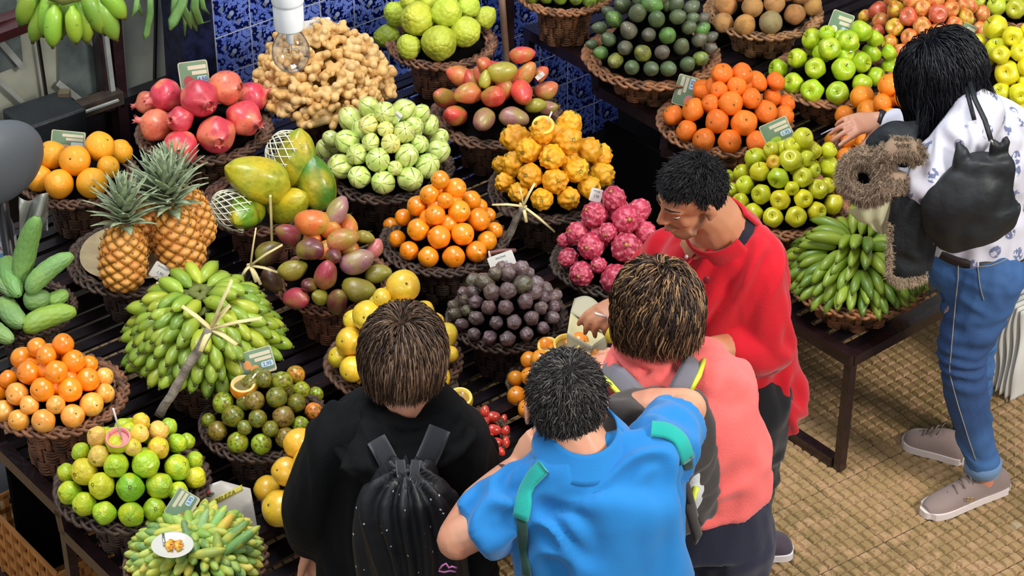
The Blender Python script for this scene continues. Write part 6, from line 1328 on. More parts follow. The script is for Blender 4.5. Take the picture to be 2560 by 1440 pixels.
    def pleat(co, no):
        o = np.empty(len(co))
        for i, p in enumerate(co): 
            t = min(1, max(0, (p[2]-bot[2])/(top[2]-bot[2]))); a = math.atan2(p[1]+.02, p[0]-mid[0]); o[i] = (.010*t+.003)*math.sin(11*a+2*math.sin(p[2]*9))+.003*noise.noise(Vector(p*14))
        return co+no*o[:, None]
    voxel(g, 'bag_body', .0065, 3, NYL, K, pleat)
    WEB = cloth('webbing_grey', '#2a2b30', 600, .3, .2)
    ribbon([aty(940, 1098, 3.66)-L, aty(958, 1130, 3.635)-L, aty(990, 1190, 3.60)-L], .021, .004, (.1, -.8, .5), WEB, 'strap', K)
    ribbon([aty(1100, 1070, 3.66)-L, aty(1080, 1120, 3.635)-L, aty(1048, 1190, 3.60)-L], .024, .004, (.1, -.8, .5), WEB, 'strap', K)
    ribbon([aty(1000, 1150, 3.585)-L, aty(1004, 1190, 3.56)-L, aty(1018, 1216, 3.55)-L], .010, .003, (0, -1, .2), WEB, 'loop', K); ribbon([aty(1040, 1150, 3.585)-L, aty(1036, 1190, 3.56)-L, aty(1026, 1216, 3.55)-L], .010, .003, (0, -1, .2), WEB, 'loop', K)
    g = G(); M = aty(1120, 1418, 3.50)-L
    g.tube([M+A([x, y_, z]) for x, y_, z in [(-.018, 0, -.006), (-.012, -.002, .006), (-.004, -.002, .012), (.002, -.002, .0), (.008, -.002, .004), (.018, 0, -.002)]], .0022, 6); g.tube([M+A([x, y_, z]) for x, y_, z in [(-.020, 0, -.010), (-.008, -.002, -.012), (.004, -.002, -.008), (.016, -.001, -.012)]], .0022, 6); g.obj('pink_logo', plain('pink_print', '#d67ab8', .5), K)
black_woman()
# =============== person in the coral top
def coral_woman():
    hc = aty(1640, 775, 4.02); R_ = person('person in a coral pink hooded top with wavy highlighted bob, seen from behind', (hc[0]+.05, 3.98, 0))
    nb = aty(1652, 905, 4.00); ch = aty(1705, 1030, 3.97); wa = aty(1735, 1130, 3.96); pe = A([wa[0]+.015, 3.97, .88])
    sL, sR = aty(1565, 985, 4.00), aty(1790, 960, 3.97); eL, eR = aty(1530, 1060, 4.12), aty(1808, 1110, 4.00); wL, wR = aty(1540, 960, 4.30), aty(1700, 1090, 4.16)
    g = G(); M3, P = head_parts(g, hc, (-.25, .92, -.28), (0, .2, 1)); limb(g, [hc-M3[:, 2]*.05-M3[:, 1]*.01, (hc+nb)/2, nb], [.050, .050, .062])
    limb(g, [nb, ch, wa, pe], [(.09, .06), (.13, .09), (.12, .09), (.15, .12)], up=(0, -1, 0)); limb(g, [nb, sL, eL, wL], [.05, .045, .038, .026]); limb(g, [nb, sR, eR, wR], [.05, .045, .038, .026])
    hand(g, wL, A([-.2, .9, .3]), A([0, 0, 1]), 1, .6); hand(g, wR, A([-.8, .5, .1]), A([0, 0, 1]), -1, .6)
    for x in (-.09, .09): limb(g, [pe+A([x, 0, 0]), A([pe[0]+x, 3.98, .45]), A([pe[0]+x, 3.96, .08])], [.08, .055, .04])
    voxel(g, 'body', .0048, 3, SKIN, R_); face_details(R_, P, M3, plain('brow_brown', '#4a3526', .7))
    Gs = hair_strands(P, M3, (.10, -.05, 1), lambda d: d[2] > -.25 and not (d[1] > .35 and d[2] < .45), lambda d: .070+.125*max(0, min(1.1, d[2]+.25)), step=.010, vol=.010, r=.0013, n=6000, seed=9, wave=.0065, er=(.0775, .094, .088), jit=.34, tipin=.05, gb=.75)
    add_hair(R_, Gs, ('#251b17', '#5c4331', '#a07c55'), [((0, -.014, .020), (.078, .092, .086)), ((0, -.030, -.030), (.064, .055, .050))], P, M3)
    g = G(); limb(g, [nb, nb*.5+ch*.5, ch, wa, wa*.5+pe*.5], [(.085, .075), (.165, .105), (.180, .125), (.172, .125), (.175, .13)], 20, up=(0, -1, 0))
    limb(g, [nb*.75+ch*.25, sL, eL, wL*.7+eL*.3], [.085, .080, .064, .05]); limb(g, [nb*.75+ch*.25, sR, eR, wR*.7+eR*.3], [.085, .086, .070, .05])
    CR = cloth('coral_fleece', '#f36d68', 260, .35, .08); voxel(g, 'top', .008, 5, CR, R_, folds(.0105, (10, 10, 6), .003, 24, 8))
    g = G()
    for k in range(4):
        P2 = [nb+A([(.076+.014*k)*math.cos(a), (.066+.015*k)*math.sin(a), .034-.018*k+.012*math.sin(2*a+k*1.3)]) for a in [2*math.pi*i/30 for i in range(30)]]; g.tube(P2, [(.019, .013)]*30, 8, closed=True)
    g.tube([nb+A([-.04, -.07, -.0]), nb+A([-.01, -.105, -.03]), nb+A([.03, -.105, -.055])], [(.07, .028), (.085, .03), (.05, .02)], 12, up=(0, -1, 0)); voxel(g, 'hood', .006, 3, CR, R_, folds(.004, (12, 12, 18), .001, 30, 3))
    g = G(); limb(g, [wa*.75+pe*.25, wa*.3+pe*.7, pe], [(.150, .110), (.172, .130), (.185, .14)], 18, up=(0, -1, 0))
    for x in (-.09, .09): limb(g, [pe+A([x*.8, 0, -.02]), A([pe[0]+x, 3.98, .45]), A([pe[0]+x, 3.96, .08])], [.12, .09, .07])
    NV = cloth('navy_cloth', '#23253a', 200, .3, .2); voxel(g, 'trousers', .010, 4, NV, R_, folds(.006, (9, 9, 4)))
    for x in (-.09, .09):
        g = G(); g.ell((pe[0]+x, 4.01, .04), (.045, .12, .04)); g.obj('shoe', plain('shoe_dark', '#2a2626', .6), R_)
    reparent(R_)
    q0 = aty(1620, 1110, 3.84); K = empty('backpack', q0); tag(K, 'grey backpack with yellow piping worn over the coral top', 'backpack'); L = A(K.location)
    TP = cloth('pack_taupe', '#453f3c', 300, .3, .2); GY = cloth('pack_grey', '#76737c', 400, .3, .15); YL = plain('piping_yellow', '#d6e23c', .5); WH = cloth('pack_white', '#cdd0d2', 200, .3, .1)
    g = G(); limb(g, [A([.015, 0, .13]), A([.02, -.02, 0]), A([.035, -.01, -.16]), A([.04, 0, -.22])], [(.11, .05), (.135, .07), (.13, .07), (.10, .05)], 20, up=(0, -1, 0)); voxel(g, 'pack_body', .007, 4, TP, K, folds(.006, (12, 12, 12), .001, 30, 4))
    g = G(); p1 = aty(1728, 1215, 3.80)-L; limb(g, [p1+A([0, 0, .07]), p1, p1-A([0, 0, .06])], [(.022, .03), (.032, .045), (.02, .03)], 12, up=(0, -1, 0)); g.obj('side_pocket', WH, K)
    g = G(); g.tube([p1+A([.008, -.040, .03]), p1+A([-.004, -.050, -.01]), p1+A([.004, -.044, -.04])], .007, 8); g.obj('yellow_trim', YL, K)
    g = G(); g.tube([aty(1706, 1185, 3.73)-L, aty(1722, 1240, 3.73)-L, aty(1738, 1290, 3.74)-L], [.009, .010, .008], 8); g.tube([aty(1722, 1265, 3.72)-L, aty(1742, 1335, 3.73)-L, aty(1736, 1358, 3.73)-L], [.011, .013, .006], 8); g.obj('compression_strap', TP, K)
    ribbon([aty(1508, 925, 3.99)-L, aty(1545, 945, 3.915)-L, aty(1590, 990, 3.885)-L, aty(1615, 1040, 3.86)-L], .026, .006, (0, -.8, .6), GY, 'strap', K); ribbon([aty(1494, 932, 3.975)-L, aty(1524, 958, 3.90)-L, aty(1562, 1000, 3.875)-L], .006, .006, (0, -.8, .6), YL, 'strap_piping', K)
    ribbon([aty(1742, 895, 3.96)-L, aty(1728, 925, 3.895)-L, aty(1706, 965, 3.865)-L, aty(1680, 1020, 3.85)-L], .026, .006, (0, -.8, .6), GY, 'strap', K); ribbon([aty(1760, 900, 3.945)-L, aty(1748, 938, 3.885)-L, aty(1726, 978, 3.86)-L], .006, .006, (0, -.8, .6), YL, 'strap_piping', K)
coral_woman()
# =============== seller in the red jacket
def seller():
    hc = aty(1727, 487, 4.42); R_ = person('person in a bright red zip jacket with black hair and stubble, looking down', (hc[0]+.08, 4.5, 0))
    nb = aty(1812, 592, 4.49); ch = aty(1800, 750, 4.50); wa = aty(1822, 900, 4.52); pe = aty(1842, 985, 4.52)
    sN, sF = aty(1880, 672, 4.45), aty(1700, 640, 4.60); eN, eF = aty(1908, 865, 4.42), aty(1628, 690, 4.68); wN, wF = aty(1745, 880, 4.30), aty(1572, 752, 4.62)
    g = G(); M3, P = head_parts(g, hc, (-.84, -.40, -.38), (-.20, -.28, .93), .89); limb(g, [hc-M3[:, 2]*.05-M3[:, 1]*.015, (hc+nb)/2+A([.01, .01, 0]), nb], [.056, .060, .075])
    limb(g, [nb, ch, wa, pe], [(.10, .07), (.14, .10), (.13, .10), (.15, .11)], up=(0, -1, 0)); limb(g, [nb, sN, eN], [.055, .05, .042]); limb(g, [eN, (eN+wN)/2, wN], [.042, .042, .029]); limb(g, [nb, sF, eF], [.055, .05, .042]); limb(g, [eF, (eF+wF)/2, wF], [.042, .042, .028])
    hand(g, wN, A([-1, .1, -.1]), A([0, .1, 1]), 1, .5); hand(g, wF, aty(1500, 790, 4.58)-wF, A([-.1, -.3, .9]), 1, [.45, .6, .75, .85], .15, .95, thumb=(.8, .5, -.55))
    for x, y in ((-.02, -.05), (.06, .09)): pass
    hipN, hipF = pe+A([.03, -.06, -.02]), pe+A([.02, .08, -.02]); kN, kF = aty(1862, 1240, 4.50), aty(1838, 1215, 4.72); aN, aF = A([kN[0]-.02, 4.52, .09]), atz(1885, 1350, .10)
    limb(g, [hipN, kN, aN], [.085, .06, .04]); limb(g, [hipF, kF, aF], [.085, .06, .04]); voxel(g, 'body', .0048, 3, SKIN2, R_); face_details(R_, P, M3, plain('brow_black', '#14110f', .7), '#9c5c4c')
    body = [o for o in R_.children if o.name.startswith('body')][0]; at = body.data.attributes.new('beard', 'FLOAT', 'POINT'); val = []
    path = [A([.068, -.002, -.018]), A([.064, .012, -.045]), A([.058, .028, -.068]), A([.048, .048, -.088]), A([.028, .068, -.103]), A([0, .078, -.108])]; lipp = [A([.030, .074, -.052]), A([.018, .088, -.048]), A([0, .095, -.047])]
    for vt in body.data.vertices:
        v = (M3.T @ (np.array(vt.co)-hc))/.89; d0 = np.linalg.norm(v)
        if d0 > .16 or v[2] > 0: val.append(0.); continue
        v = A([abs(v[0]), v[1], v[2]]); f = 0
        for pth, w in ((path, .022), (lipp, .009)):
            dm = 9
            for p0, p1 in zip(pth[:-1], pth[1:]): t = min(1, max(0, (v-p0) @ (p1-p0)/((p1-p0) @ (p1-p0)))); dm = min(dm, np.linalg.norm(v-p0-(p1-p0)*t))
            f = max(f, min(1, max(0, (w-dm)/(.45*w))))
        val.append(f)
    at.data.foreach_set('value', val); b = NB('skin_bearded'); an = b.n('ShaderNodeAttribute'); an.attribute_name = 'beard'
    col = b.mix(b.ramp(b.noise(9, 3), .35, .7), '#c98d69', '#b5714f'); b.bump(b.noise(140, 2), .12, .002)
    dens = b.math('MULTIPLY', an.outputs['Fac'], b.ramp(b.noise(1500, 1), .36, .56)); body.data.materials[0] = b.done(b.mix(b.math('MULTIPLY_ADD', dens, .5, b.math('MULTIPLY', an.outputs['Fac'], .3)), col, '#2e211c'), .5, .05, sss=.12)
    Gs = hair_strands(P, M3, (.0, -.45, .9), lambda d: d[2] > (-.48 if d[1] < -.25 else (.02 if d[1] < .22 else .50)), lambda d: .014+.030*max(0, d[2]), step=.008, vol=.004, r=.0010, n=5500, seed=11, grav=tuple(-M3[:, 2]*.3+M3[:, 1]*.7), wave=.0035, er=(.0725, .087, .088), jit=.6)
    add_hair(R_, Gs, ('#0e0d0e', '#191718', '#2b282a'), [((0, -.024, .024), (.067, .074, .074)), ((0, -.047, -.02), (.055, .045, .048))], P, M3)
    g = G(); limb(g, [nb+A([0, 0, -.01]), nb*.5+ch*.5, ch, wa, pe, pe-A([-.005, 0, .07])], [(.085, .085), (.155, .12), (.175, .125), (.165, .12), (.175, .13), (.178, .135)], 20, up=(0, -1, 0))
    limb(g, [nb*.75+ch*.25, sN, eN, eN*.62+wN*.38], [.090, .088, .074, .056]); limb(g, [nb*.75+ch*.25, sF, eF, eF*.7+wF*.3], [.090, .082, .066, .052])
    RED = cloth('red_fleece', '#c60f22', 240, .4, .10); voxel(g, 'jacket', .008, 5, RED, R_, folds(.013, (10, 10, 6), .003, 22, 12))
    g = G(); ax = np.array(frame_z(hc-nb)); g.sheet(lambda u, v: nb+ax @ A([(.085+.012*(1-v))*math.cos(6.283*u*.86+.9), (.080+.012*(1-v))*math.sin(6.283*u*.86+.9), -.025+.085*v]), 40, 6, .007); g.obj('stand_collar', RED, R_)
    g = G(); g.lathe([(.092, -.035), (.084, -.005), (.074, .028), (.068, .040)], 32, nb, ax); g.obj('undershirt', cloth('navy_tee', '#1a1c2c'), R_)
    g = G(); z0 = nb+A([-.075, -.055, -.015]); g.tube([z0, z0+A([-.05, -.035, -.05]), aty(1745, 740, 4.36), aty(1752, 820, 4.37)], [(.004, .003)]*4, 6); g.obj('zip', plain('zip_dark', '#a3141f', .5), R_)
    g = G(); q = aty(1767, 700, 4.372); g.ell(q, (.009, .005, .012), nu=14, nv=10); g.obj('chest_emblem', plain('emblem', '#7c1420', .5), R_)
    g = G(); q = aty(1716, 642, 4.40); g.ell(q, (.005, .005, .006), nu=8, nv=6); g.obj('snap_button', plain('snap', '#d0c8c8', .3, metal=.5), R_)
    g = G(); limb(g, [hipN+A([0, 0, .04]), kN, aN], [.108, .080, .062]); limb(g, [hipF+A([0, 0, .04]), kF, aF+A([-.01, 0, 0])], [.105, .078, .060]); voxel(g, 'trousers', .009, 4, cloth('black_jeans', '#14151a', 250, .3, .3), R_, folds(.006, (10, 10, 6)))
    sh = cloth('suede_plum', '#463a46', 300, .3, .2)
    shoe(R_, atz(1868, 1388, 0), atz(1975, 1372, 0), sh, .105, '#d6cfd2'); shoe(R_, aN*A([1, 1, 0])+A([-.09, -.02, 0]), aN*A([1, 1, 0])+A([.10, .02, 0]), sh, .105, '#d6cfd2')
    reparent(R_)
    g = G(); q = aty(1487, 783, 4.56); g.tube([q, q+A([.03, -.0, -.012])], [.0035, .0035], 8); tag(g.obj('sample_stick', plain('white_stick', '#d8ccc0', .5), None), 'short white stick held between the fingers of the person in red', 'stick')
def shoe(root, toe_or_heel, other, mat, w, sole, heel_first=True):
    a, b = A(toe_or_heel, float) if False else np.array(toe_or_heel, float), np.array(other, float); d = b-a; Ls = np.linalg.norm(d); d /= Ls; s = np.cross(A([0, 0, 1.]), d)
    prof_ = [(0, .32, .05), (.08, .40, .075), (.25, .40, .085), (.42, .40, .078), (.6, .44, .060), (.78, .48, .045), (.92, .42, .036), (1, .22, .022)]
    ts = [q[0] for q in prof_]; tt = np.linspace(0, 1, 26); tt = .5-.5*np.cos(math.pi*tt); sm = lambda v: np.convolve(np.pad(np.interp(tt, ts, v), 2, 'edge'), [.15, .2, .3, .2, .15], 'valid')
    prof_ = list(zip(tt, sm([q[1] for q in prof_]), sm([q[2] for q in prof_])))
    g = G(); V = []; F = []; n = 16
    for t, hw, h in prof_:
        for k in range(n):
            a2 = math.pi*k/(n-1); V.append(a+d*Ls*t+s*(w*hw*math.cos(a2))+A([0, 0, .012+h*math.sin(a2)**.8]))
    m = len(prof_)
    for i in range(m-1):
        for k in range(n-1): F.append((i*n+k, (i+1)*n+k, (i+1)*n+k+1, i*n+k+1))
    F.append(tuple(range(n))); F.append(tuple(reversed(range((m-1)*n, m*n)))); g.add(V, F); o = g.obj('shoe', mat, root)
    g = G(); V = []; F = []
    P2 = [(t*1.05-.025, hw*1.1*(1 if .04 < t < .96 else .75)) for t, hw, h in prof_]; P2 = [(-.038, .14)]+P2+[(1.038, .12)]; ring = [a+d*Ls*t+s*w*hw for t, hw in P2]+[a+d*Ls*t-s*w*hw for t, hw in reversed(P2)]; k = len(ring)
    V = [r+A([0, 0, 0]) for r in ring]+[r+A([0, 0, .022]) for r in ring]; F = [tuple(reversed(range(k))), tuple(range(k, 2*k))]+[(i, (i+1) % k, k+(i+1) % k, k+i) for i in range(k)]; g.add(V, F); g.obj('sole', plain('sole'+sole, sole, .6), o, False)
    return o
seller()
# =============== person reaching for the oranges
def fur(g, pts, nrm, n, L, r, seed=0):
    rr = random.Random(seed)
    for i in range(n):
        k = rr.randrange(len(pts)); p = pts[k]+A([rr.gauss(0, .003) for _ in range(3)]); d = nrm[k]+A([rr.gauss(0, .5) for _ in range(3)]); d = d/np.linalg.norm(d); l = L*rr.uniform(.6, 1.2)
        g.add([p-d*.004, p+d*l*.5, p+d*l+A([0, 0, -l*.45])], [r, r*.7, r*.15])
def right_woman():
    hc = aty(2352, 185, 5.24); R_ = person('person with long black hair in a white printed blouse and blue jeans reaching for oranges', (1.30, 5.3, 0))
    nb = aty(2420, 262, 5.28); ch = aty(2440, 360, 5.26); wa = aty(2448, 520, 5.25); pe = aty(2440, 640, 5.26)
    sN, sF = aty(2432, 300, 5.13), aty(2370, 255, 5.42); eN, eF = aty(2318, 452, 5.06), aty(2300, 330, 5.48); wN, wF = aty(2232, 432, 5.20), aty(2196, 298, 5.50)
    g = G(); M3, P = head_parts(g, hc, (-.80, .25, -.55), (-.40, .12, .85), .97); limb(g, [hc-M3[:, 2]*.05-M3[:, 1]*.01, (hc+nb)/2+A([.02, 0, 0]), nb], [.050, .050, .060])
    limb(g, [nb, ch, wa, pe], [(.08, .06), (.11, .085), (.10, .08), (.13, .11)], up=(0, -1, 0)); limb(g, [nb, sN, eN, wN], [.05, .042, .036, .024]); limb(g, [nb, sF, eF, (eF+wF)/2, wF], [.05, .042, .036, .034, .0235])
    dF = aty(2090, 322, 5.44)-wF; hand(g, wF, dF, A([-.35, -.55, .85]), -1, [.22, .34, .45, .6], .30, .98, thumb=(.75, .62, -.5)); hand(g, wN, A([-1, .2, -.2]), A([0, 0, 1]), 1, .8)
    hN, hF = pe+A([.01, -.085, -.03]), pe+A([0, .085, -.03]); kN, kF = aty(2405, 905, 5.14), aty(2432, 900, 5.36); aN, aF = aty(2452, 1195, 5.17), aty(2420, 1110, 5.42); aN[2] = max(aN[2], .085)
    limb(g, [hN, kN, aN, A([aN[0], aN[1], .05])], [.08, .055, .038, .036]); limb(g, [hF, kF, aF, A([aF[0], aF[1], .05])], [.08, .055, .038, .036]); voxel(g, 'body', .0048, 3, SKIN, R_); face_details(R_, P, M3, plain('brow_black', '#14110f', .7))
    Gs = hair_strands(P, M3, (.0, .05, 1), lambda d: d[2] > -.30 and not (d[1] > .45 and d[2] < .35), lambda d: .22+.10*max(0, d[2]), step=.016, vol=.011, r=.0014, n=5000, seed=21, wave=.003, er=(.078, .094, .088), jit=.22, tipin=.15, gb=.40)
    add_hair(R_, Gs, ('#0a0a0d', '#111217', '#23252c'), [((0, -.014, .022), (.078, .092, .086)), ((0, -.036, -.045), (.066, .060, .066))], P, M3)
    # the long locks falling before the shoulder and down the back
    g = S3(); r = random.Random(6)
    for k in range(320):
        s0 = P(r.uniform(-.06, .07), r.uniform(-.02, .05), r.uniform(.02, .07)); t = r.random(); m = aty(2300+45*t+r.uniform(-8, 8), 210+r.uniform(-15, 15), 5.16+.1*r.random()); e = aty(2290+70*t*r.random()+r.uniform(-6, 6), r.uniform(300, 420), 5.13+.10*r.random())
        g.add([s0, (s0+m)/2+A([-.012, -.012, .006]), m, (m+e)/2+A([r.uniform(-.006, .006), 0, 0]), e], [.0016, .0018, .0018, .0014, .0005])
    for k in range(300):
        s0 = P(r.uniform(-.05, .05), r.uniform(-.10, -.04), r.uniform(-.02, .07)); t = r.random(); m = aty(2405+60*t, 150+45*t+r.uniform(-12, 12), 5.18+.08*r.random()); e = aty(2395+95*t+r.uniform(-8, 8), 205+30*r.random()+20*t, 5.14+.06*r.random())
        g.add([s0, (s0+m)/2+A([.006, -.01, .012]), m, e], [.0016, .0018, .0016, .0005])
    g.obj('long_locks', plain('hair_#111217', '#111217', .42), R_)
    b = NB('printed_blouse'); sc = b.n('ShaderNodeMapping'); b.l(b.co, sc.inputs[0]); sc.inputs['Scale'].default_value = (1, 1, .8)
    vo = b.vor(19, sc.outputs[0], rand=.85); nz = b.noise(75, 2); sp = b.math('MULTIPLY', b.ramp(vo, .36, .29), b.ramp(nz, .42, .48)); col = b.mix(sp, '#d5d3de', '#6d7598'); b.bump(b.noise(10, 3), .25, .02); BL = b.done(col, .75, 0, sheen=.1)
    g = G(); limb(g, [nb+A([0, 0, -.005]), nb*.5+ch*.5, ch, ch*.4+wa*.6, wa, wa*.3+pe*.7], [(.080, .080), (.145, .125), (.150, .135), (.135, .125), (.135, .125), (.150, .135)], 20, up=(0, -1, 0))
    limb(g, [nb*.7+ch*.3, sN, sN*.45+eN*.55, eN, eN*.45+wN*.55, wN], [.085, .075, .068, .064, .055, .046]); limb(g, [nb*.7+ch*.3, sF, eF, eF*.4+wF*.6], [.085, .072, .058, .045])
    voxel(g, 'blouse', .0075, 5, BL, R_, folds(.010, (10, 10, 6), .003, 26, 31))
    b = NB('denim'); bn = b.noise(2.4, 3); col = b.mix(b.ramp(bn, .35, .68), '#1f3f70', '#3f6ea8'); col = b.mix(b.math('MULTIPLY', b.ramp(b.noise(900, 1), .4, .65), .22), col, '#5d86b8'); b.bump(b.noise(300, 2), .3, .003); DEN = b.done(col, .8, 0)
    g = G(); limb(g, [pe+A([0, 0, .07]), pe, pe-A([0, 0, .08])], [(.135, .130), (.155, .150), (.125, .145)], 18, up=(0, -1, 0))
    limb(g, [hN+A([.01, 0, .02]), hN*.5+kN*.5, kN, kN*.4+aN*.6, aN+A([0, 0, .035])], [.105, .088, .066, .058, .050]); limb(g, [hF+A([.01, 0, .02]), hF*.5+kF*.5, kF, kF*.4+aF*.6, aF+A([0, 0, .035])], [.105, .088, .066, .058, .050])
    def creases(co, no):
        o = folds(.004, (8, 8, 10), .0015, 26, 7)(co, no)
        for i, p in enumerate(co):
            w = math.exp(-((p[2]-kN[2])/.09)**2)*.005+math.exp(-((p[2]-pe[2]+.13)/.05)**2)*.004; o[i] += no[i]*w*math.sin(p[2]*130+6*noise.noise(Vector(p*6)))
        return o
    jeans = voxel(g, 'jeans', .0065, 4, DEN, R_, creases); TH_ = plain('seam_thread', '#9c9282', .7)
    def on(a): return A(a)
    side = lambda px, py, y: aty(px, py, y)
    ys = lambda t: None
    seam = [(2397, 628, 5.105), (2396, 700, 5.098), (2388, 780, 5.072), (2380, 860, 5.078), (2374, 930, 5.074), (2395, 1010, 5.095), (2420, 1090, 5.115), (2440, 1150, 5.118)]
    TJ = bvh(jeans); ribbon_on(TJ, [(q[0], q[1]) for q in seam], .0013, .0016, TH_, 'side_seam', R_, A([0, 0, 0]), .0022, 8)
    for pts in ([(2445, 668), (2480, 664), (2516, 648)], [(2445, 668), (2450, 715), (2460, 750)]): ribbon_on(TJ, pts, .0012, .0016, TH_, 'pocket_stitching', R_, A([0, 0, 0]), .0022, 8)
    q, qn = hit(TJ, 2368, 772, .0005); g = G(); r = random.Random(1); M_ = np.array(frame_z(qn)); ring = [q+M_ @ A([.013*(1+.35*math.sin(3*a+1)+.2*math.sin(7*a))*math.cos(a), .016*(1+.3*math.sin(4*a))*math.sin(a), 0]) for a in [6.283*i/28 for i in range(28)]]
    g.add(ring+[q+qn*.0015], [(i, (i+1) % 28, 28) for i in range(28)]); g.obj('knee_rip', plain('rip_skin', '#c9a093', .7, n=90, nam=.3), R_)
    CF = cloth('denim_cuff', '#6d8db4', 300, .3, .15)
    for a_ in (aN, aF):
        g = G(); g.lathe([(.048, -.024), (.055, -.022), (.056, .016), (.049, .020)], 28, a_+A([0, 0, .030])); g.obj('cuff', CF, R_)
    g = G(); g.lathe([(.152, -.012), (.158, -.012), (.158, .016), (.152, .016)], 40, pe+A([0, 0, .055]), np.diag([.93, .90, 1])); g.obj('belt', plain('belt_brown', '#2a2120', .5), R_)
    SHN = cloth('sneaker_mauve', '#8f7c76', 300, .25, .12)
    sh = shoe(R_, atz(2508, 1215, 0), atz(2312, 1288, 0), SHN, .095, '#ddd0cc'); sf = shoe(R_, atz(2412, 1150, 0), atz(2262, 1104, 0), SHN, .095, '#ddd0cc')
    for o_, (h_, t_) in ((sh, (atz(2508, 1215, 0), atz(2312, 1288, 0))), (sf, (atz(2412, 1150, 0), atz(2262, 1104, 0)))):
        d = (t_-h_); Ls = np.linalg.norm(d); d /= Ls; s_ = np.cross(A([0, 0, 1.]), d); g = G()
        for k in range(5):
            t = .46+.085*k; z = .098-.010*k*1.3; c = h_+d*Ls*t; g.tube([c-s_*.022+A([0, 0, z-.012]), c+d*.008+A([0, 0, z+.001]), c+s_*.022+d*.012+A([0, 0, z-.012])], .0026, 6)
        g.tube([h_+d*Ls*.44+A([0, 0, .098]), h_+d*Ls*.40+s_*.02+A([0, 0, .108]), h_+d*Ls*.47+s_*.03+A([0, 0, .085])], .0022, 6); g.tube([h_+d*Ls*.44+A([0, 0, .098]), h_+d*Ls*.40-s_*.02+A([0, 0, .108]), h_+d*Ls*.47-s_*.03+A([0, 0, .085])], .0022, 6)
        g.obj('laces', plain('lace_mauve', '#6f5f59', .8), R_)
    g = G(); q = aty(2425, 1247, 5.085); 
    for dx in (-.006, .006): g.tube([q+A([dx+.006*math.cos(a), -.001, .006*math.sin(a)]) for a in [6.283*i/12 for i in range(12)]], .0014, 5, closed=True)
    g.obj('shoe_emblem', plain('gold', '#cfae62', .25, metal=.9), R_)
    g = G(); g.lathe([(.0262, -.009), (.0285, -.009), (.0285, .009), (.0262, .009)], 24, wF+A([.004, 0, 0]), np.array(frame_z(wF-eF))); g.obj('bracelet', plain('bracelet_dark', '#221d22', .4), R_)
    reparent(R_)
    g = G(); a = aty(2072, 326, 5.42); b_ = aty(2052, 336, 5.42); g.tube([a+(a-b_)*.6, a, b_], [(.0025, .001), (.004, .0012), (.003, .001)], 6); tag(g.obj('plastic_spoon', plain('clear_spoon', '#b9b4bd', .2, coat=.5), None), 'small clear tasting spoon in the reaching fingertips', 'spoon')
    # leather shoulder bag
    q0 = aty(2435, 470, 5.02); K = empty('shoulder_bag', q0); tag(K, 'large black leather shoulder bag hanging on the back of the printed blouse', 'bag'); L = A(K.location)
    LE = plain('black_leather', '#1b1f22', .55, n=7, nam=.4, bump=.3, bn=14, bd=.02)
    rows_ = [(392, 2402, 2530), (430, 2388, 2540), (470, 2345, 2547), (510, 2305, 2552), (550, 2312, 2552), (588, 2345, 2535), (604, 2390, 2500)]
    g = G(); C_ = []; R__ = []
    for i, (y, x0, x1) in enumerate(rows_): c = aty((x0+x1)/2, y, 5.0)-L; C_.append(c); R__.append(((x1-x0)/2/pxm(c+L), [.030, .042, .058, .068, .068, .055, .030][i]))
    limb(g, C_, R__, 28, up=(0, -1, 0)); limb(g, [aty(2484, 350, 5.0)-L, aty(2490, 385, 5.0)-L, aty(2480, 450, 5.0)-L], [(.004, .004), (.020, .010), (.04, .03)], 12, up=(0, -1, 0)); limb(g, [aty(2514, 342, 5.01)-L, aty(2512, 400, 5.0)-L, aty(2490, 450, 5.0)-L], [(.004, .004), (.022, .012), (.04, .03)], 12, up=(0, -1, 0)); limb(g, [aty(2393, 350, 5.02)-L, aty(2404, 395, 5.0)-L, aty(2420, 450, 5.0)-L], [(.010, .005), (.022, .012), (.04, .03)], 12, up=(0, -1, 0))
    voxel(g, 'bag_body', .0065, 6, LE, K, folds(.007, (11, 11, 5), .002, 30, 44))
    ribbon([aty(2424, 205, 5.14)-L, aty(2438, 250, 5.085)-L, aty(2462, 300, 5.02)-L, aty(2478, 352, 4.98)-L], .007, .003, (0, -1, .3), LE, 'strap', K); ribbon([aty(2414, 215, 5.14)-L, aty(2426, 262, 5.09)-L, aty(2436, 300, 5.06)-L], .006, .003, (0, -1, .3), LE, 'strap', K)
    g = G(); g.tube([aty(2477, 350, 4.975)-L, aty(2484, 362, 4.975)-L], .004, 8); g.obj('buckle', plain('steel', '#a8a8a4', .25, metal=.8), K)
    # denim jacket with fur collar carried over the forearm
    q0 = aty(2230, 430, 5.06); K = empty('fur_trimmed_jacket', q0); tag(K, 'dark denim jacket with brown fur collar draped over the forearm of the blouse', 'jacket'); L = A(K.location)
    DJ = plain('dark_denim', '#1c2227', .75, n=14, nam=.5, bump=.3, bn=90); FU = [plain('fur_tan', '#8d7660', .9), plain('fur_brown', '#5d4a3c', .9), plain('fur_pale', '#b7a187', .9)]
    g = G(); limb(g, [aty(2290, 350, 5.14), aty(2230, 345, 5.16), aty(2180, 375, 5.16)], [(.05, .05), (.055, .05), (.03, .03)], 14); g.V = [tuple(A(v)-L) for v in g.V]; voxel(g, 'upper_fold', .008, 5, DJ, K, folds(.005, (12, 12, 12), .001, 30, 3))
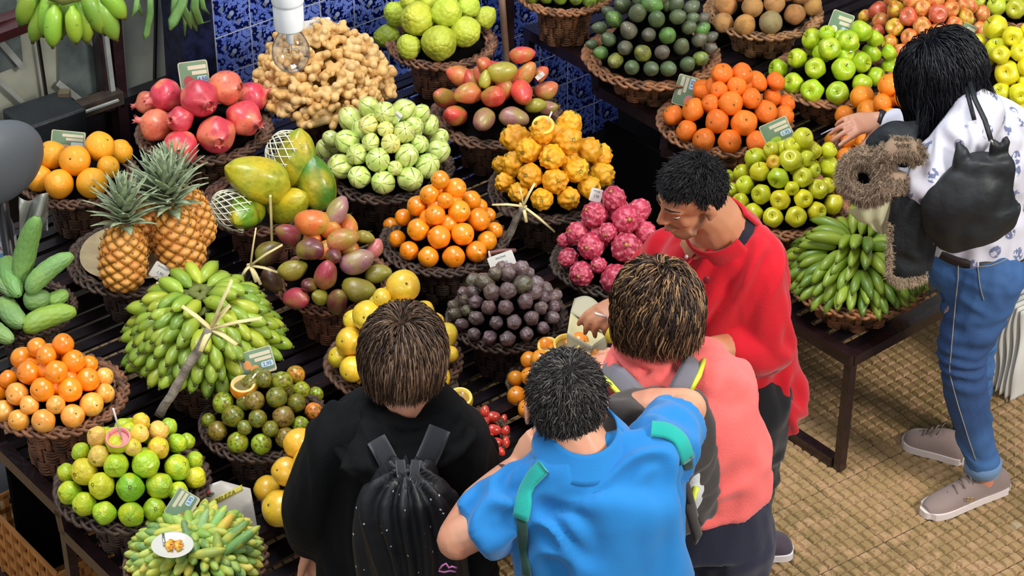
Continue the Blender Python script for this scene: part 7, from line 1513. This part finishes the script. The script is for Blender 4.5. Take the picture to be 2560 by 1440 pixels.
    g = G(); limb(g, [aty(2282, 470, 5.06), aty(2272, 560, 5.05), aty(2268, 640, 5.06), aty(2265, 700, 5.07)], [(.055, .04), (.060, .04), (.058, .03), (.052, .025)], 16, up=(0, -1, 0)); limb(g, [aty(2325, 500, 5.07), aty(2325, 580, 5.08), aty(2315, 680, 5.10)], [(.03, .03), (.028, .022), (.02, .015)], 12, up=(0, -1, 0)); g.V = [tuple(A(v)-L) for v in g.V]; voxel(g, 'hanging_part', .008, 4, DJ, K, folds(.007, (14, 14, 4), .0015, 30, 9))
    cR = aty(2165, 440, 5.04); ringp = []; rn = []; r = random.Random(8); gb_ = G()
    ax2 = A([-.45, -.75, .35]); ax2 /= np.linalg.norm(ax2); e1 = np.cross(ax2, A([0, 0, 1])); e1 /= np.linalg.norm(e1); e2 = np.cross(e1, ax2)
    ctr = [cR+e1*.053*math.cos(a)+e2*.050*math.sin(a) for a in [6.283*i/24 for i in range(24)]]
    gb_.tube([c-L for c in ctr], .026, 10, closed=True)
    col2 = [aty(2205, 400, 5.03), aty(2235, 370, 5.03), aty(2275, 372, 5.04), aty(2300, 400, 5.05)]; gb_.tube([c-L for c in col2], [.026, .028, .026, .02], 10)
    col3 = [aty(2195, 470, 5.0), aty(2235, 470, 5.0), aty(2245, 430, 5.01)]; gb_.tube([c-L for c in col3], [.028, .030, .024], 10)
    gb_.obj('fur_lining', FU[0], K); g = G(); g.ell(cR-L-ax2*.008, (.032, .032, .02), np.stack([e1, e2, ax2], 1)); g.obj('shade_hole', plain('shade_hole_black', '#050506', 1, spec=.02), K); g = G(); g.ell(aty(2258, 400, 5.035)-L, (.022, .026, .018)); g.obj('shade_hole', _M['shade_hole_black'], K)  # near-black blobs stand in for the shade inside the collar openings
    for k, c in enumerate(ctr):
        for m in range(10):
            a = 6.283*m/10; d = (c-cR); d /= np.linalg.norm(d); n_ = d*math.cos(a)+ax2*math.sin(a); ringp.append(c-L+n_*.025); rn.append(n_)
    for seg in (col2, col3):
        for i in range(len(seg)-1):
            for t in (0, .33, .66):
                c = seg[i]*(1-t)+seg[i+1]*t; tt = seg[i+1]-seg[i]; tt /= np.linalg.norm(tt); x = np.cross(tt, A([0, 0, 1])); x /= np.linalg.norm(x); y = np.cross(x, tt)
                for m in range(8): a = 6.283*m/8; n_ = x*math.cos(a)+y*math.sin(a); ringp.append(c-L+n_*.026); rn.append(n_)
    for i, m in enumerate(FU):
        g = S3(); fur(g, ringp, rn, 9000, .012, .0007, i); g.obj('fur_collar', m, K)
    hem = [aty(2222, 690, 5.05), aty(2245, 706, 5.03), aty(2280, 706, 5.03), aty(2315, 692, 5.06)]; hp, hn = [], []
    for i in range(3):
        for t in np.linspace(0, 1, 8):
            c = hem[i]*(1-t)+hem[i+1]*t
            for m in range(6): a = 6.283*m/6; n_ = A([0, math.cos(a), math.sin(a)]); hp.append(c-L+n_*.008); hn.append(n_)
    for x0, y0, x1, y1 in ((2228, 560, 2222, 690), (2330, 500, 2345, 600)):
        for t in np.linspace(0, 1, 14):
            c = aty(x0+(x1-x0)*t, y0+(y1-y0)*t, 5.03)
            for m in range(5): a = 6.283*m/5; n_ = A([math.cos(a), math.sin(a), 0]); hp.append(c-L+n_*.006); hn.append(n_)
    g = S3(); fur(g, hp, hn, 3000, .009, .0010, 9); g.obj('fur_trim', FU[2], K)
    # thin plastic produce bag
    q0 = aty(2185, 520, 5.0); PBM = bpy.data.materials.new('thin_plastic'); PBM.use_nodes = True; pb = PBM.node_tree.nodes['Principled BSDF']; pb.inputs['Base Color'].default_value = lin('#dcd8b4'); pb.inputs['Alpha'].default_value = .72; pb.inputs['Roughness'].default_value = .25
    g = G(); TL, TR_, BR, BL_ = aty(2112, 530, 5.06), aty(2232, 480, 5.04), aty(2222, 590, 5.06), aty(2195, 578, 5.06)
    g.sheet(lambda u, v: (TL*(1-u)+TR_*u)*(1-v)+(BL_*(1-u)+BR*u)*v+A([0, -.02*math.sin(math.pi*u)*math.sin(math.pi*min(1, v+.2))+.004*math.sin(14*u+5*v), .004*math.sin(11*v+3*u)]), 20, 16, .0015)
    tag(g.obj('produce_bag', PBM), 'thin cream plastic bag hanging below the fur collar', 'bag')
right_woman()
